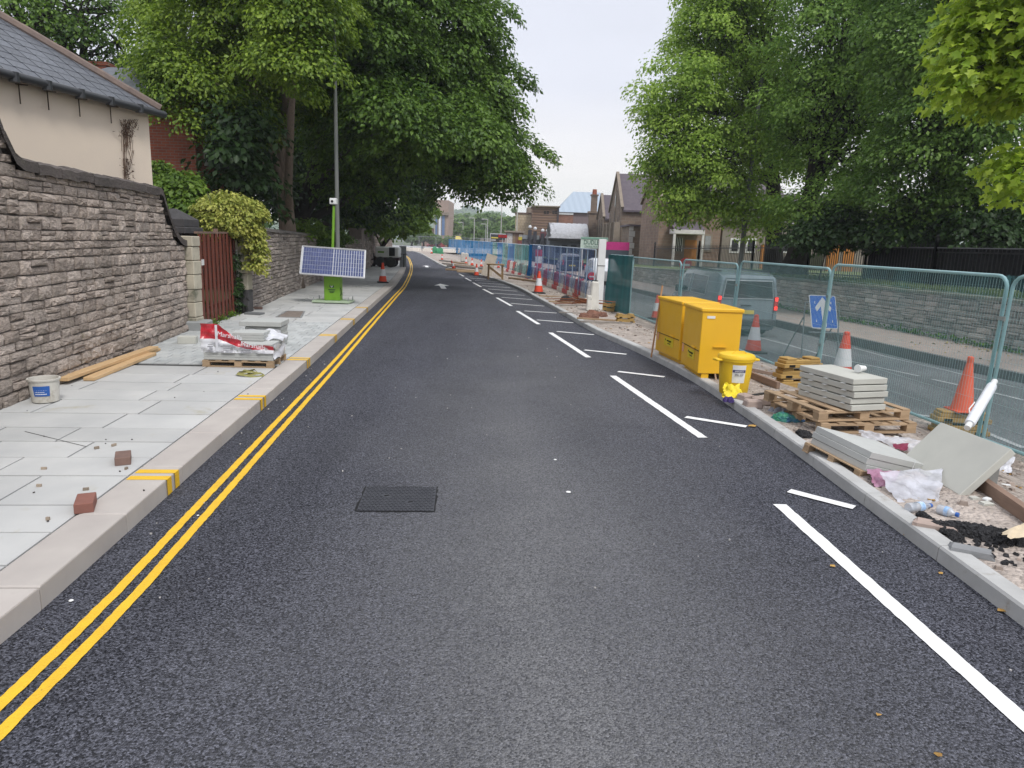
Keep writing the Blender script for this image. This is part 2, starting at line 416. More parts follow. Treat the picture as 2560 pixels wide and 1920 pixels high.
# junction tarmac past the end of the new road
b = MB(); b.quad((-60, 99, -.02), (40, 99, -.02), (60, 190, -.3), (-80, 190, -.3)); b.build('junction_road', A_OLD, kind='structure', recalc=False)
def ribbon(name, pts, w, m_, z, parent, jag=0., kind=None):
    """painted strip along ground points"""
    P = [np.array(p[:2], float) for p in pts]; L = []; Rr = []
    for i, p in enumerate(P):
        d = P[min(i + 1, len(P) - 1)] - P[max(i - 1, 0)]; d = d / np.linalg.norm(d); n = np.array([d[1], -d[0]])
        a = w / 2 + rnd.uniform(-jag, jag); c = w / 2 + rnd.uniform(-jag, jag)
        L.append((*(p - n * a), z)); Rr.append((*(p + n * c), z))
    q = MB(); q.grid([[l, r] for l, r in zip(L, Rr)]); return q.build(name, m_, parent, recalc=False, kind=kind)
# yellow lines
for off_ in (.265, .375):
    ss = np.concatenate([np.arange(.5, 16, .035), np.arange(16, KL.sY(92), .5)])
    ribbon('yellow_line', [KL.off(t, off_) for t in ss], .056, YEL, .005, road, jag=.0028)
# white edge dashes (px survey) and hatch strokes
D = [((1949,1262),(2600,1843)), ((1532,940),(1757,1095)), ((1376,832),(1471,894)), ((1293.5,778),(1347,811)), ((1242,744.6),(1278.5,765)), ((1208,723),(1232,735.5)), ((1182.6,706.6),(1202.5,717.4)), ((1163.6,695),(1178,703)), ((1147.7,684.5),(1159.5,691))]
for a, c in D:
    p0 = G(*a)[:2]; p1 = G(*c)[:2]; k = max(3, int(np.linalg.norm(p1 - p0) / .05))
    ribbon('edge_dash', [p0 + (p1 - p0) * i / k for i in range(k + 1)], .098, WHT, .005, road, jag=.003)
T = [((1972,1229),(2135.6,1271)), ((1714,1044),(1866,1068)), ((1545,930),(1661,943.5)), ((1461,876),(1566,886.8)), ((1392,829.6),(1484.6,837.7)), ((1342.6,800.6),(1433,807.8)), ((1311,778),(1391.5,783.4)), ((1277.5,759),(1360,766)), ((1254,744),(1330,749.6)), ((1232,733.4),(1312,739)), ((1219.7,723),(1293,728.6)), ((1205,714.7),(1275.7,720)), ((1195,707.7),(1261,711.5)), ((1187,701.5),(1243,704.8)), ((1175,695.4),(1215,698.4))]
for a, c in T:
    p0 = G(*a)[:2]; p1 = G(*c)[:2]; k = max(3, int(np.linalg.norm(p1 - p0) / .05))
    ribbon('hatch_stroke', [p0 + (p1 - p0) * i / k for i in range(k + 1)], .095, WHT, .009, road, jag=.003)
# straight-ahead arrows
for (tip, tail) in (((1100.7, 709.5), (1110, 722)), ((1065, 664), (1068, 668.2))):
    a = G(*tip)[:2]; c = G(*tail)[:2]; d = (a - c); Ln = np.linalg.norm(d); d /= Ln; n = np.array([d[1], -d[0]])
    P = [a, a - d * Ln * .42 + n * .3, a - d * Ln * .42 + n * .1, c + n * .1, c - n * .1, a - d * Ln * .42 - n * .1, a - d * Ln * .42 - n * .3]
    q = MB(); q.quad(*[(*p, .005) for p in P]); q.build('arrow_marking', WHT, road, recalc=False)
# access cover in the carriageway
CI = mat('cast_iron', (.055, .057, .067), (.075, .077, .088), s=12, rough=.5, bump=.2, bs=200, metal=.3, world=True)
BLK = mat('black_bitumen', (.008, .008, .009), rough=.7, world=True)
cc = [G(911, 1217)[:2], G(1091, 1220)[:2], G(1085, 1279)[:2], G(897, 1279)[:2]]
ctr = sum(cc) / 4; ax = (cc[1] - cc[0] + cc[2] - cc[3]); ang = math.atan2(ax[1], ax[0])
W_, H_ = .525, .475
def ring_pts(w_, h_, jag, n=12):
    P = []
    for a_, b_ in (((-1, -1), (1, -1)), ((1, -1), (1, 1)), ((1, 1), (-1, 1)), ((-1, 1), (-1, -1))):
        for i in range(n):
            t = i / n; x = (a_[0] + (b_[0] - a_[0]) * t) * w_ / 2 + rnd.uniform(-jag, jag); y = (a_[1] + (b_[1] - a_[1]) * t) * h_ / 2 + rnd.uniform(-jag, jag); P.append((x, y))
    return P
def R2(p): c_, s_ = math.cos(ang), math.sin(ang); return (ctr[0] + p[0] * c_ - p[1] * s_, ctr[1] + p[0] * s_ + p[1] * c_)
q = MB(); q.quad(*[(*R2(p), .0035) for p in ring_pts(W_ + .024, H_ + .024, .007)]); seam = q.build('cover_seam', BLK, road, recalc=False)
q = MB(); q.quad(*[(*R2(p), .006) for p in ring_pts(W_, H_, .001, 2)])
n1, n2 = 17, 15
for i in range(n1):
    for j in range(n2):
        x = -W_ / 2 + (i + .5 + .5 * (j % 2)) * W_ / (n1 + .5); y = -H_ / 2 + (j + .5) * H_ / n2
        if math.hypot(x + .09, y - .05) < .03 or math.hypot(x - .09, y + .07) < .03: continue
        X, Y_ = R2((x, y)); q.box((X, Y_, .0085), (.015, .015, .0035), rz=ang + math.pi / 4)
q.build('manhole_cover', CI, road, recalc=False)
for x, y in ((-.09, .05), (.09, -.07)):
    X, Y_ = R2((x, y)); q = MB(); q.box((X, Y_, .0075), (.035, .012, .004), rz=ang + .5); q.build('key_hole', BLK, road)
# leaves, chips and paint flecks on the new road
LEAFD = mat('fallen_leaf', (.45, .28, .08), (.30, .16, .04), s=30, rough=.8, rv=.3)
CHIP = mat('pale_chip', (.5, .48, .46), rough=.9, rv=.2)
def chip(name, x, y, s, m_, z=0., parent=None):
    p = G(x, y, z); q = MB(); k = 6
    P = [(p[0] + s * rnd.uniform(.6, 1.1) * math.cos(a), p[1] + s * rnd.uniform(.35, .8) * math.sin(a), z + .006 + rnd.uniform(0, s * .35)) for a in np.linspace(0, 2 * math.pi, k, endpoint=False)]
    q.add(P + [(p[0], p[1], z + .008 + s * .3)], [(i, (i + 1) % k, k) for i in range(k)]); return q.build(name, m_, parent)
for x, y, s in ((2082, 1418, .022), (2262, 1340, .018), (2350, 1435, .02), (2505, 1530, .03), (1880, 1068, .05), (2345, 1890, .02), (2195, 1790, .015)):
    tag(chip('fallen_leaf', x, y, s, LEAFD), 'small curled brown leaf lying on the new black road', 'leaf', 'fallen leaves on the road')
q = MB()
for i in range(110):
    x = rnd.uniform(-2, 2.6); y = rnd.uniform(1.9, 14); s = rnd.choice([.003, .004, .006, .009])
    if i % 3 == 0: x = KL.X(y) + rnd.uniform(.03, .3)
    q.box((x, y, .004), (s * rnd.uniform(1, 2), s, s), rz=rnd.uniform(0, 3))
q.build('loose_chippings', CHIP, road, kind='stuff')
for x, y, s in ((178, 1503, .012), (1388, 1150, .014), (1421, 1231, .02), (495, 1290, .008)):
    p = G(x, y); q = MB(); q.lathe([(s, .004), (s * .8, .007), (.001, .008)], 9, (p[0], p[1], 0)); q.build('paint_spot', WHT, road)

# ------------------------------------------------ left pavement
# wall face lines
W1 = Curve([(-4.42, 2.5), (-4.56, 4), (-4.82, 6.2), (-5.22, 8.8), (-5.60, 11.3), (-5.72, 12.1)])
W2 = Curve([(-5.88, 15.3), (-6.55, 20), (-7.45, 27.5), (-8.1, 39), (-9.2, 50)])
WX = Curve([(-4.0, -4), (-4.42, 2.5), (-4.82, 6.2), (-5.22, 8.8), (-5.60, 11.3), (-5.72, 12.1), (-5.88, 15.3), (-6.55, 20), (-7.45, 27.5), (-8.1, 39), (-9.6, 50), (-12.5, 68), (-16.5, 84), (-21, 100)])
KW, KT = .29, .122
b = MB(); rows = []
for i in range(140):
    Y = -4 + 104 * i / 139; r = KL.X(Y) - .05; l = WX.X(Y) - .5; rows.append([(l, Y, .105), (r, Y, .105)])
b.grid(rows); pav = b.build('pavement', JOINT, kind='structure', recalc=False)
def slab_piece(name, m_, s0, s1, u0, u1, top, th, gap, bev=.003, curve=KL, parent=pav):
    g2 = gap / 2; C4 = [curve.off(s0 + g2, -(u0 + g2)), curve.off(s1 - g2, -(u0 + g2)), curve.off(s1 - g2, -(u1 - g2)), curve.off(s0 + g2, -(u1 - g2))]
    q = MB(); ctr_ = sum(C4) / 4; V = []
    for zz, k in ((top - th, 1.), (top - bev, 1.), (top, .0)):
        for c in C4:
            d = c - ctr_; L = np.linalg.norm(d); p = c if k else ctr_ + d * (L - bev * 1.4) / L; V.append((p[0], p[1], zz))
    q.add(V, [(8, 9, 10, 11)] + [(i, (i + 1) % 4, 4 + (i + 1) % 4, 4 + i) for i in range(4)] + [(4 + i, 4 + (i + 1) % 4, 8 + (i + 1) % 4, 8 + i) for i in range(4)])
    return q.build(name, m_, parent)
# kerb stones
s = KL.sY(.35); i = 0
while s < KL.sY(60):
    L = .915; slab_piece('kerb_stone', KERB, s, s + L, 0, KW, KT + rnd.uniform(-.001, .001), .15, .009, .007); s += L
b = MB(); rows = []
for i in range(30):
    t = KL.sY(60) + (KL.L - KL.sY(60)) * i / 29; a = KL.off(t, 0); c = KL.off(t, -KW); rows.append([(*a, -.02), (*a, KT), (*c, KT)])
b.grid(rows); b.build('kerb_run', KERB, pav, recalc=False)
# loading bars on the kerb
for Yb in (4.62, 7.08, 9.5, 11.95, 14.4, 16.9):
    s0 = KL.sY(Yb)
    for ds in (0, .14):
        a0 = KL.off(s0 + ds, .002); a1 = KL.off(s0 + ds + .08, .002); c0 = KL.off(s0 + ds, -KW + .015); c1 = KL.off(s0 + ds + .08, -KW + .015)
        q = MB(); q.quad((*a0, .006), (*a1, .006), (*a1, KT + .0025), (*a0, KT + .0025)); q.quad((*a0, KT + .0025), (*a1, KT + .0025), (*c1, KT + .0025), (*c0, KT + .0025))
        q.build('loading_bar', YEL, pav, recalc=False)
# flagstones in courses, a field of setts outside the gate
S_SET0, S_SET1 = KL.sY(9.1), KL.sY(13.9)
s = KL.sY(.5); nslab = 0
while s < KL.sY(37):
    L = rnd.choice([.42, .47, .5, .55])
    if S_SET0 - .3 < s < S_SET1: s = S_SET1
    if s < S_SET0 and s + L > S_SET0: L = S_SET0 - s
    P = KL.at(s); umax = abs(P[0] - WX.X(P[1])) * .985 + .02
    if P[1] > 11 and P[1] < 16: umax += .0
    u = KW; first = True
    while u < umax - .05:
        wd = rnd.uniform(.42, .95) if first else rnd.uniform(.6, 1.0); first = False
        if umax - u - wd < .22: wd = umax - u
        slab_piece('paving_slab', PAVE, s, s + L, u + (.006 if u == KW else 0), u + wd, .12 + rnd.uniform(-.0015, .0015),  .03, .018); u += wd; nslab += 1
    s += L
b = MB(); rows = []
for i in range(50):
    t = s + (KL.L - s) * i / 49; P = KL.at(t); a = KL.off(t, -KW); l = WX.X(P[1]); rows.append([(l, P[1], .119), (*a, .119)])
b.grid(rows); b.build('paving_run', PAVE, pav, recalc=False)
s = S_SET0; rest = MB(); k = 0
while s < S_SET1 - .01:
    P = KL.at(s); umax = abs(P[0] - WX.X(P[1])) * .985; u = KW + (.0 if k % 2 else -.0); L = (S_SET1 - S_SET0) / 20
    u += .006; wds = .16; j = 0
    if k % 2: slab_piece('sett', SETT, s, s + L, u, u + .08, .12, .03, .009); u += .08
    while u < umax - .03:
        wd = min(wds, umax - u); slab_piece('sett', SETT, s, s + L, u, u + wd, .12 + rnd.uniform(-.002, .002), .03, .009, .003); u += wd
    s += L; k += 1
# pavement access cover (rusty recessed tray)
TRAY = mat('rusty_tray', (.24, .20, .17), (.17, .14, .12), s=8, rough=.85, bump=.2, world=True)
P4 = [G(718, 778, .12)[:2], G(761, 779, .12)[:2], G(752, 795, .12)[:2], G(691, 793, .12)[:2]]
q = MB(); q.quad(*[(*p, .1265) for p in P4]); tr = q.build('inspection_cover', TRAY, pav, recalc=False)
q = MB()
for i in range(4): q.bar((*P4[i], .126), (*P4[(i + 1) % 4], .126), .035, .012)
q.build('cover_frame', mat('galvanised', (.36, .37, .37), (.3, .3, .3), rough=.55, metal=.5), pav)
# small debris on the flags
DARK = mat('dark_pebble', (.06, .055, .05), rough=.9, rv=.4)
q = MB()
for x, y in ((110, 1092), (265, 1100), (437, 995), (510, 980), (68, 1028), (360, 1228), (330, 1100), (85, 1233), (180, 965), (120, 1305), (264, 1110), (300, 1180), (620, 986), (545, 930), (700, 860), (660, 880)):
    p = G(x, y, .12); a = rnd.uniform(.004, .009); q.box((p[0], p[1], .123 + a / 2), (a * 1.8, a, a), rz=rnd.uniform(0, 3))
q.build('grit_scatter', DARK, pav, kind='stuff')
# garden ground behind the walls
b = MB(); rows = []
for i in range(40):
    Y = -4 + 104 * i / 39; x = WX.X(Y) - .2; rows.append([(x - 45, Y, .3), (x - 3, Y, .2), (x, Y, .098)])
b.grid(rows); b.build('garden_ground', EARTH, kind='structure', recalc=False)

# ------------------------------------------------ right: kerb, site strip, old road, footway, bank
b = MB(); rows = []
for Y in np.concatenate([np.arange(-4, 16, .12), np.arange(16, 40, .3), np.arange(40, 116, 1.5)]):
    xk = KR.X(Y) + .12; xf = FL.X(Y) + .45; n = 22
    rows.append([(xk + (xf - xk) * j / n, Y, site_z(xk + (xf - xk) * j / n, Y)) for j in range(n + 1)] + [(xf + .03, Y, site_z(xf, Y) - .3)])
b.grid(rows); site = b.build('site_ground', GRAVEL, kind='structure', recalc=False, smooth=True, auto=False)
kerbR = thing('kerb', None, None, kind='structure')
s = KR.sY(.35)
while s < KR.sY(60):
    L = .915; g2 = .003; q = MB(); rows = []
    for t in np.linspace(s + g2, s + L - g2, 3):
        rows.append([(*KR.off(t, d), z) for d, z in ((0, -.02), (.005, .085), (.016, .10), (.125, .103), (.127, -.02))])
    q.grid(rows); q.add([r for r in rows[0]], [tuple(range(5))]); q.add([r for r in rows[-1]], [tuple(range(5))[::-1]])
    q.build('kerb_stone', KERBG, kerbR); s += L
q = MB(); rows = []
for t in np.linspace(KR.sY(60), KR.L, 30): rows.append([(*KR.off(t, d), z) for d, z in ((0, -.02), (.005, .1), (.125, .103), (.127, -.02))])
q.grid(rows); q.build('kerb_run', KERBG, kerbR)
b = MB(); rows = []
for Y in np.linspace(-4, 114, 110):
    l = FL.X(Y) - .2; r = RK.X(Y) + .05; z = min(zf(Y) - .14, -.45) if Y < 60 else -.45; rows.append([(l, Y, z), (r, Y, z)])
b.grid(rows); oldr = b.build('old_road', A_OLD, kind='structure', recalc=False)
def zo(Y): return min(zf(Y) - .14, -.45) if Y < 60 else -.45
def mark(pts, w_, m_, name):
    P = []
    for (x, y) in pts: P.append(G(x, y, -.53)[:2])
    Cv = Curve(P, 1.); q = MB(); rows = []
    for t in np.linspace(0, Cv.L, 24):
        a, c = Cv.off(t, -w_ / 2), Cv.off(t, w_ / 2); rows.append([(*a, zo(a[1]) + .006), (*c, zo(c[1]) + .006)])
    q.grid(rows); q.build(name, m_, oldr, recalc=False)
mark([(1800, 812), (1920, 840), (2151, 900), (2300, 935)], .1, OLDW, 'centre_line')
mark([(2330, 943), (2455, 973), (2560, 1000)], .1, OLDW, 'centre_line')
mark([(2134, 860), (2383, 923.5), (2540, 965)], .07, OLDW, 'edge_line')
mark([(2209, 1025), (2300, 1037), (2400, 1052)], .1, OLDW, 'edge_line')
mark([(1800, 880), (1900, 900), (1965, 912)], .09, OLDW, 'edge_line')
mark([(2450, 1075), (2560, 1120)], .1, OLDW, 'edge_line')
# far kerb + footway
b = MB(); rows = []; rows2 = []
FWZ = -.40
for Y in np.linspace(-4, 114, 90):
    x = RK.X(Y); rows.append([(x, Y, -.75), (x, Y, FWZ), (x + .15, Y, FWZ)]); rows2.append([(x + .15, Y, FWZ - .002), (x + 2.75, Y, FWZ + .03)])
b.grid(rows); foot = b.build('footway', mat('weathered_kerb', (.16, .16, .155), (.11, .11, .11), s=3, rough=.9, world=True), kind='structure', recalc=False)
b = MB(); b.grid(rows2); b.build('footway_surface', FOOT, foot, recalc=False)
RW = Curve([(15.5, -4), (14.15, 5), (12.6, 14.4), (11.85, 18.9), (11.1, 23.4), (10.0, 30), (7.9, 43), (6.6, 52)])
b = MB(); rows = []
def ztop(Y): return float(np.interp(Y, [0, 18, 26, 45, 60, 90], [.88, .84, .80, .45, .2, 0]))
for Y in np.linspace(-4, 100, 70):
    x = (RW.X(Y) if Y < 52 else 6.6 - (Y - 52) * .15) + .15; rows.append([(x, Y, ztop(Y)), (x + 1.2, Y, ztop(Y) + .1), (x + 3, Y, ztop(Y) + .12), (x + 70, Y, ztop(Y) + .3)])
b.grid(rows); b.build('grass_bank', GRASS, kind='structure', recalc=False)
a_, c_ = G(62, 1079, .12), G(216, 1117, .12); q = MB(); q.bar((a_[0], a_[1], .1225), (c_[0], c_[1], .1225), .004, .002); q.build('slab_crack', JOINT, pav)
# ================================================================== stone walls
ST1 = m_stone('rubble_dark', (.39, .325, .28), (.50, .43, .38), (.29, .245, .21))
ST2 = m_stone('rubble_warm', (.36, .31, .275), (.47, .41, .37), (.25, .22, .2), (.16, .17, .10))
ST3 = m_stone('rubble_grey', (.36, .32, .29), (.48, .43, .39), (.26, .24, .22), (.13, .15, .09))
COPE = m_stone('coping_dark', (.10, .085, .08), (.15, .13, .12), (.06, .055, .05))
MORT = mat('wall_mortar', (.17, .15, .135), (.11, .10, .09), s=6, rough=.95, bump=.6, bs=40, world=True)
def unit_stone(seed):
    r = random.Random(seed); P = []
    cor = [(-.5, -.5), (.5, -.5), (.5, .5), (-.5, .5)]
    for i in range(4):
        a, c = cor[i], cor[(i + 1) % 4]
        for t in (0, .33, .67):
            j = .05 if t else .09
            x = a[0] + (c[0] - a[0]) * t; y = a[1] + (c[1] - a[1]) * t
            P.append((x * (1 - r.uniform(0, j)) + (r.uniform(-.03, .03) if t else 0), y * (1 - r.uniform(0, j * 1.6))))
    n = len(P); V = [(x, 0, y) for x, y in P]
    V += [(x * .97, .55 + r.uniform(-.15, .15), y * .95) for x, y in P]
    V += [(x * .7 + r.uniform(-.06, .06), .85 + r.uniform(-.2, .2), y * .62 + r.uniform(-.07, .07)) for x, y in P]
    V.append((r.uniform(-.15, .15), 1.0 + r.uniform(-.2, .15), r.uniform(-.12, .12)))
    F = [(k * n + i, k * n + (i + 1) % n, (k + 1) * n + (i + 1) % n, (k + 1) * n + i) for k in (0, 1) for i in range(n)]
    F += [(2 * n + i, 2 * n + (i + 1) % n, 3 * n) for i in range(n)]
    return np.array(V, float), F
UST = [unit_stone(i) for i in range(14)]
def stone_meshes(m_):
    out = []
    for V, F in UST:
        me = bpy.data.meshes.new('stone'); me.from_pydata(V.tolist(), [], F); me.materials.append(m_); out.append(me)
    return out
def stone_wall(root, C, h, z0, side, m_, ch=(.07, .13), ln=(.12, .36), dep=(.03, .06), nobj=300, thick=.35, s0=0., s1=None, seed=1, coping=None):
    """C: Curve of the face line; side=+1: the face looks to the right of travel"""
    r = random.Random(seed); s1 = s1 if s1 is not None else C.L
    # core
    ss = np.linspace(s0, s1, max(8, int((s1 - s0) / .12))); q = MB(); rows = []
    for t in ss:
        a = C.off(t, -.0 * side); b_ = C.off(t, -thick * side); P = C.at(t); zz = z0(P[1]); H = h(t)
        rows.append([(*a, zz - .3), (*a, zz + H - .02), (*b_, zz + H - .02), (*b_, zz - .3)])
    q.grid(rows); q.add(rows[0], [(0, 1, 2, 3)]); q.add(rows[-1], [(3, 2, 1, 0)]); q.build('wall_core', MORT, root)
    # courses
    Hm = max(h(t) for t in ss); z = 0.; L = []
    while z < Hm:
        c = r.uniform(*ch); t = s0 - r.uniform(0, .3)
        while t < s1:
            l = r.uniform(*ln) * (1.15 if c > .1 else 1); a = max(t, s0); e = min(t + l, s1); t += l
            if e - a < .06: continue
            mid = (a + e) / 2; top = h(mid) - .01; hh = min(c, top - z)
            if hh < .035: continue
            if c > .105 and r.random() < .25 and e - a > .2:      # two thin stones in one course
                L.append((a, e, z, z + hh * .52)); L.append((a, e, z + hh * .52, z + hh))
            else: L.append((a, e, z, z + hh))
        z += c
    base = WL.get(root.name, (0, 0, 0)); items = []
    for a, e, za, zb in L:
        mid = (a + e) / 2; P = C.at(mid); T_ = C.tan(mid); n = np.array([T_[1], -T_[0]]) * side
        zz = z0(P[1]) + (za + zb) / 2 + r.uniform(-.006, .006)
        d = r.uniform(*dep); rot = math.atan2(n[0], -n[1])            # local +y -> outward n
        M_ = Matrix.Translation((P[0] - base[0], P[1] - base[1], zz - base[2])) @ Matrix.Rotation(math.atan2(n[1], n[0]) - math.pi / 2, 4, 'Z') @ Matrix.Rotation(r.uniform(-.03, .03), 4, 'Y') @ Matrix.Diagonal((e - a - .006, d, zb - za - .005, 1))
        v = np.array([P[0], P[1], zz]) - CP; dist = np.linalg.norm(v); fx = v @ FW
        px = abs(v @ RT / max(fx, .1) * FPX); inview = fx > .2 and px < 1400
        items.append(((e - a) * (zb - za) / dist ** 2 if inview else 0, M_, r.randrange(len(UST))))
    items.sort(key=lambda t: -t[0]); ms = stone_meshes(m_)
    for sc_, M_, k in items[:nobj]:
        o = link('stone', ms[k], root); o.matrix_local = M_
    if len(items) > nobj:
        q = MB()
        for sc_, M_, k in items[nobj:]:
            A = np.array(M_); V = UST[k][0] @ A[:3, :3].T + A[:3, 3]; q.add(V, UST[k][1])
        q.build('stone_mass', m_, root, local=True, kind='stuff')
    return root
def coping(root, C, h, z0, side, m_, s0, s1, ln=(.35, .6), over=.075, th=.13, thick=.35, seed=3):
    r = random.Random(seed); t = s0
    while t < s1 - .02:
        e = min(t + r.uniform(*ln), s1); rows = []; q = MB(); lift = r.uniform(-.008, .01)
        for u in np.linspace(t + .004, e - .004, 5):
            zz = z0(C.at(u)[1]) + h(u) + lift; a = C.off(u, over * side); m2 = C.off(u, -thick * .4 * side); c = C.off(u, -(thick + over) * side)
            j = r.uniform(-.008, .008)
            rows.append([(*a, zz - .03 + j), (*a, zz + th * .55 + j), (*m2, zz + th + j), (*c, zz + th * .6), (*c, zz - .03)])
        q.grid(rows); q.add(rows[0], [tuple(range(5))]); q.add(rows[-1], [tuple(range(5))[::-1]]); q.build('coping_stone', m_, root); t = e
# --- near wall: tall part swooping down, level run, swoop down to the gatepost
s_hi = W1.sY(7.05); s_end = W1.sY(11.05)
def h1(t):
    H = 2.27
    if t < s_hi: H += min(2.3 * max(0, (s_hi - t - .0)) ** 1.6 * 1.0, 1.1)
    if t > s_end: H -= .78 * (1 - (1 - min((t - s_end) / (W1.L - s_end), 1)) ** 2.2)
    return H
z012 = lambda Y: .11
wall1 = thing('stone_wall', 'tall sooty rubble stone wall with swooping coping beside the cream building', 'wall', (-5.1, 8, .11))
stone_wall(wall1, W1, h1, z012, 1, ST1, ch=(.085, .155), ln=(.12, .32), dep=(.02, .055), seed=5)
coping(wall1, W1, h1, z012, 1, COPE, 0.3, W1.L)
# --- second wall
def h2(t): return 1.80 - .012 * t
wall2 = thing('stone_wall', 'lower rubble stone wall with flat coping running on beyond the gate', 'wall', (-6.9, 22, .11))
stone_wall(wall2, W2, h2, z012, 1, ST2, ch=(.08, .14), ln=(.16, .42), seed=9, s1=W2.sY(39))
coping(wall2, W2, h2, z012, 1, mat('coping_grey', (.22, .2, .185), (.15, .14, .13), s=4, rough=.9, bump=.4, bs=30, world=True), 0., W2.sY(28), ln=(.7, 1.1), th=.07, seed=4)
# far boundary wall with pier by the compressor
W3 = Curve([(-8.25, 36.2), (-8.45, 39), (-9.3, 50), (-10.6, 60)])
w3 = thing('boundary_wall', 'pinkish brown stone boundary wall and pier behind the white compressor', 'wall', (-8.6, 42, .11))
stone_wall(w3, W3, lambda t: 1.95, z012, 1, m_stone('wall_pinkish', (.30, .25, .22), (.36, .30, .27), (.22, .19, .17)), ch=(.12, .2), ln=(.25, .55), nobj=120, seed=12)
q = MB(); q.box((-8.15, 36.1, 1.1), (.6, .6, 2.0)); q.box((-8.15, 36.1, 2.15), (.74, .74, .1)); q.build('pier', mat('pier_stone', (.27, .225, .2), (.2, .17, .15), s=5, rough=.9, bump=.4, bs=20, world=True), w3, bevel=.01)

# --- gateposts, gate
PALE = mat('pale_sandstone', (.47, .43, .34), (.33, .30, .24), s=4, rough=.9, bump=.35, bs=35, rv=.12, world=True, dirt=((.14, .14, .10), 3.2, .56))
DKST = mat('dark_pier_stone', (.075, .072, .075), (.05, .048, .05), s=4, rough=.9, bump=.3, bs=30, world=True)
gp = thing('gatepost', 'pale blocky sandstone gatepost at the foot of the swooping wall', 'gatepost', (-5.72, 12.25, .11))
z = .1
for i, hh in enumerate((.24, .26, .22, .26, .24, .24, .18)):
    q = MB(); q.box((-5.70 + rnd.uniform(-.008, .008), 12.25, z + hh / 2), (.27, .30, hh - .008)); q.build('stone_block', PALE, gp, bevel=.012); z += hh
q = MB(); q.box((-5.60, 12.2, .19), (.42, .42, .18), rz=.15); q.build('rendered_plinth', mat('cement_render', (.33, .34, .34), (.26, .27, .27), s=4, rough=.9, bump=.3), gp, bevel=.02)
pier = thing('stone_pier', 'dark stone pier with pyramid cap behind the pale gatepost', 'pier', (-6.35, 12.95, .11))
p = AT(437, 560, 13.0); cx, cy = p[0], 13.0
q = MB(); q.box((cx, cy, .9), (.56, .56, 1.75)); q.build('shaft', DKST, pier, bevel=.01)
q = MB(); q.box((cx, cy, 1.83), (.72, .72, .12)); q.build('cap_slab', DKST, pier, bevel=.015)
q = MB(); q.box((cx, cy, 1.96), (.62, .62, .14)); q.build('cap_block', DKST, pier, bevel=.01)
q = MB(); q.box((cx, cy, 2.12), (.6, .6, .18), taper=.12); q.build('pyramid', DKST, pier)
gpr = thing('gatepost', 'slim weathered stone gatepost under the variegated ivy', 'gatepost', (-5.98, 15.25, .11))
z = .1
for i, hh in enumerate((.5, .35, .4, .5)):
    q = MB(); q.box((-5.93, 15.28, z + hh / 2), (.26, .28, hh - .006)); q.build('stone_block', DKST if i == 0 else PALE, gpr, bevel=.012); z += hh
# gate of vertical boards
GW = mat('red_brown_timber', (.17, .045, .028), (.11, .03, .02), s=3, rough=.6, bump=.25, bs=30, rv=.16, scale=(8, 8, .7))
GT = mat('grey_brown_rail', (.22, .14, .11), (.15, .10, .08), s=4, rough=.85, bump=.2, rv=.1)
g0 = np.array([-5.63, 12.42]); g1 = np.array([-6.06, 15.1]); gd = g1 - g0; gL = np.linalg.norm(gd); gd /= gL; gn = np.array([gd[1], -gd[0]]); ga = math.atan2(gd[1], gd[0])
gate = thing('gate', 'red brown gate of close vertical boards between two stone gateposts', 'gate', (*((g0 + g1) / 2), .12))
nb = 19
for i in range(nb):
    a = g0 + gd * gL * (i + .5) / nb; ht = 1.62 + .02 * i / nb + rnd.uniform(-.006, .006)
    q = MB(); q.box((*(a + gn * (0 if i % 2 else .03)), .15 + ht / 2), (gL / nb - .03, .022, ht), rz=ga); q.build('board', GW, gate, bevel=.004)
for z in (.4, 1.1):
    q = MB(); q.bar((*(g0 - gn * .05), z), (*(g1 - gn * .05), z), .04, .09); q.build('rail', GT, gate)
q = MB(); q.bar((*(g0 + gn * .0), 1.80), (*(g1 + gn * .0), 1.81), .07, .035); q.build('top_rail', GT, gate)
a = g0 + gd * gL * .47; q = MB(); q.box((*(a + gn * .01), 1.8), (.09, .06, .16), rz=ga); q.build('finial', GT, gate)
WHP = mat('white_plastic', (.75, .76, .75), (.66, .67, .66), rough=.5)
a = g0 + gd * gL * .055; q = MB(); q.box((*(a + gn * .045), 1.28), (.15, .012, .1), rz=ga); q.build('number_plate', WHP, gate)
a = g1 + gd * .04; q = MB(); q.box((*(a + gn * .06), 1.15), (.09, .03, .62), rz=ga); q.build('white_board', WHP, gate)
q = MB(); q.bar((*(g1 - gd * .05 + gn * .03), 1.42), (*(g1 - gd * .3 + gn * .03), 1.46), .02, .035); q.build('hinge', BLK, gate)

# ================================================================== left buildings
CREAM = mat('cream_render', (.70, .60, .49), (.63, .54, .45), s=.8, rough=.9, bump=.06, bs=50, world=True, dirt=((.45, .38, .31), 1.4, .68))
SLATE = mat('blue_slate', (.105, .115, .135), (.075, .082, .095), s=5, rough=.5, bump=.15, bs=40, rv=.16, spec=.5)
HIP = mat('hip_tile', (.20, .15, .125), (.14, .11, .10), s=7, rough=.9, bump=.3, rv=.15)
GUT = mat('black_gutter', (.022, .024, .028), (.03, .032, .036), rough=.4, spec=.5)
E0 = AT(378, 400, 12.4); EX, EY = E0[0], 12.4
db = np.array([-.243, -.970]); di = np.array([-.970, .243]); EZ = 3.78
def BP(a, i): return np.array([EX, EY]) + db * a + di * i
cb = thing('rendered_building', 'cream rendered building with slate hip roof behind the tall stone wall', 'building', (EX, EY, .2))
q = MB(); c = [BP(0, 0), BP(9, 0), BP(9, 8), BP(0, 8)]; q.extr([(*p, .1) for p in c], (0, 0, EZ - .1)); q.build('wall', CREAM, cb)
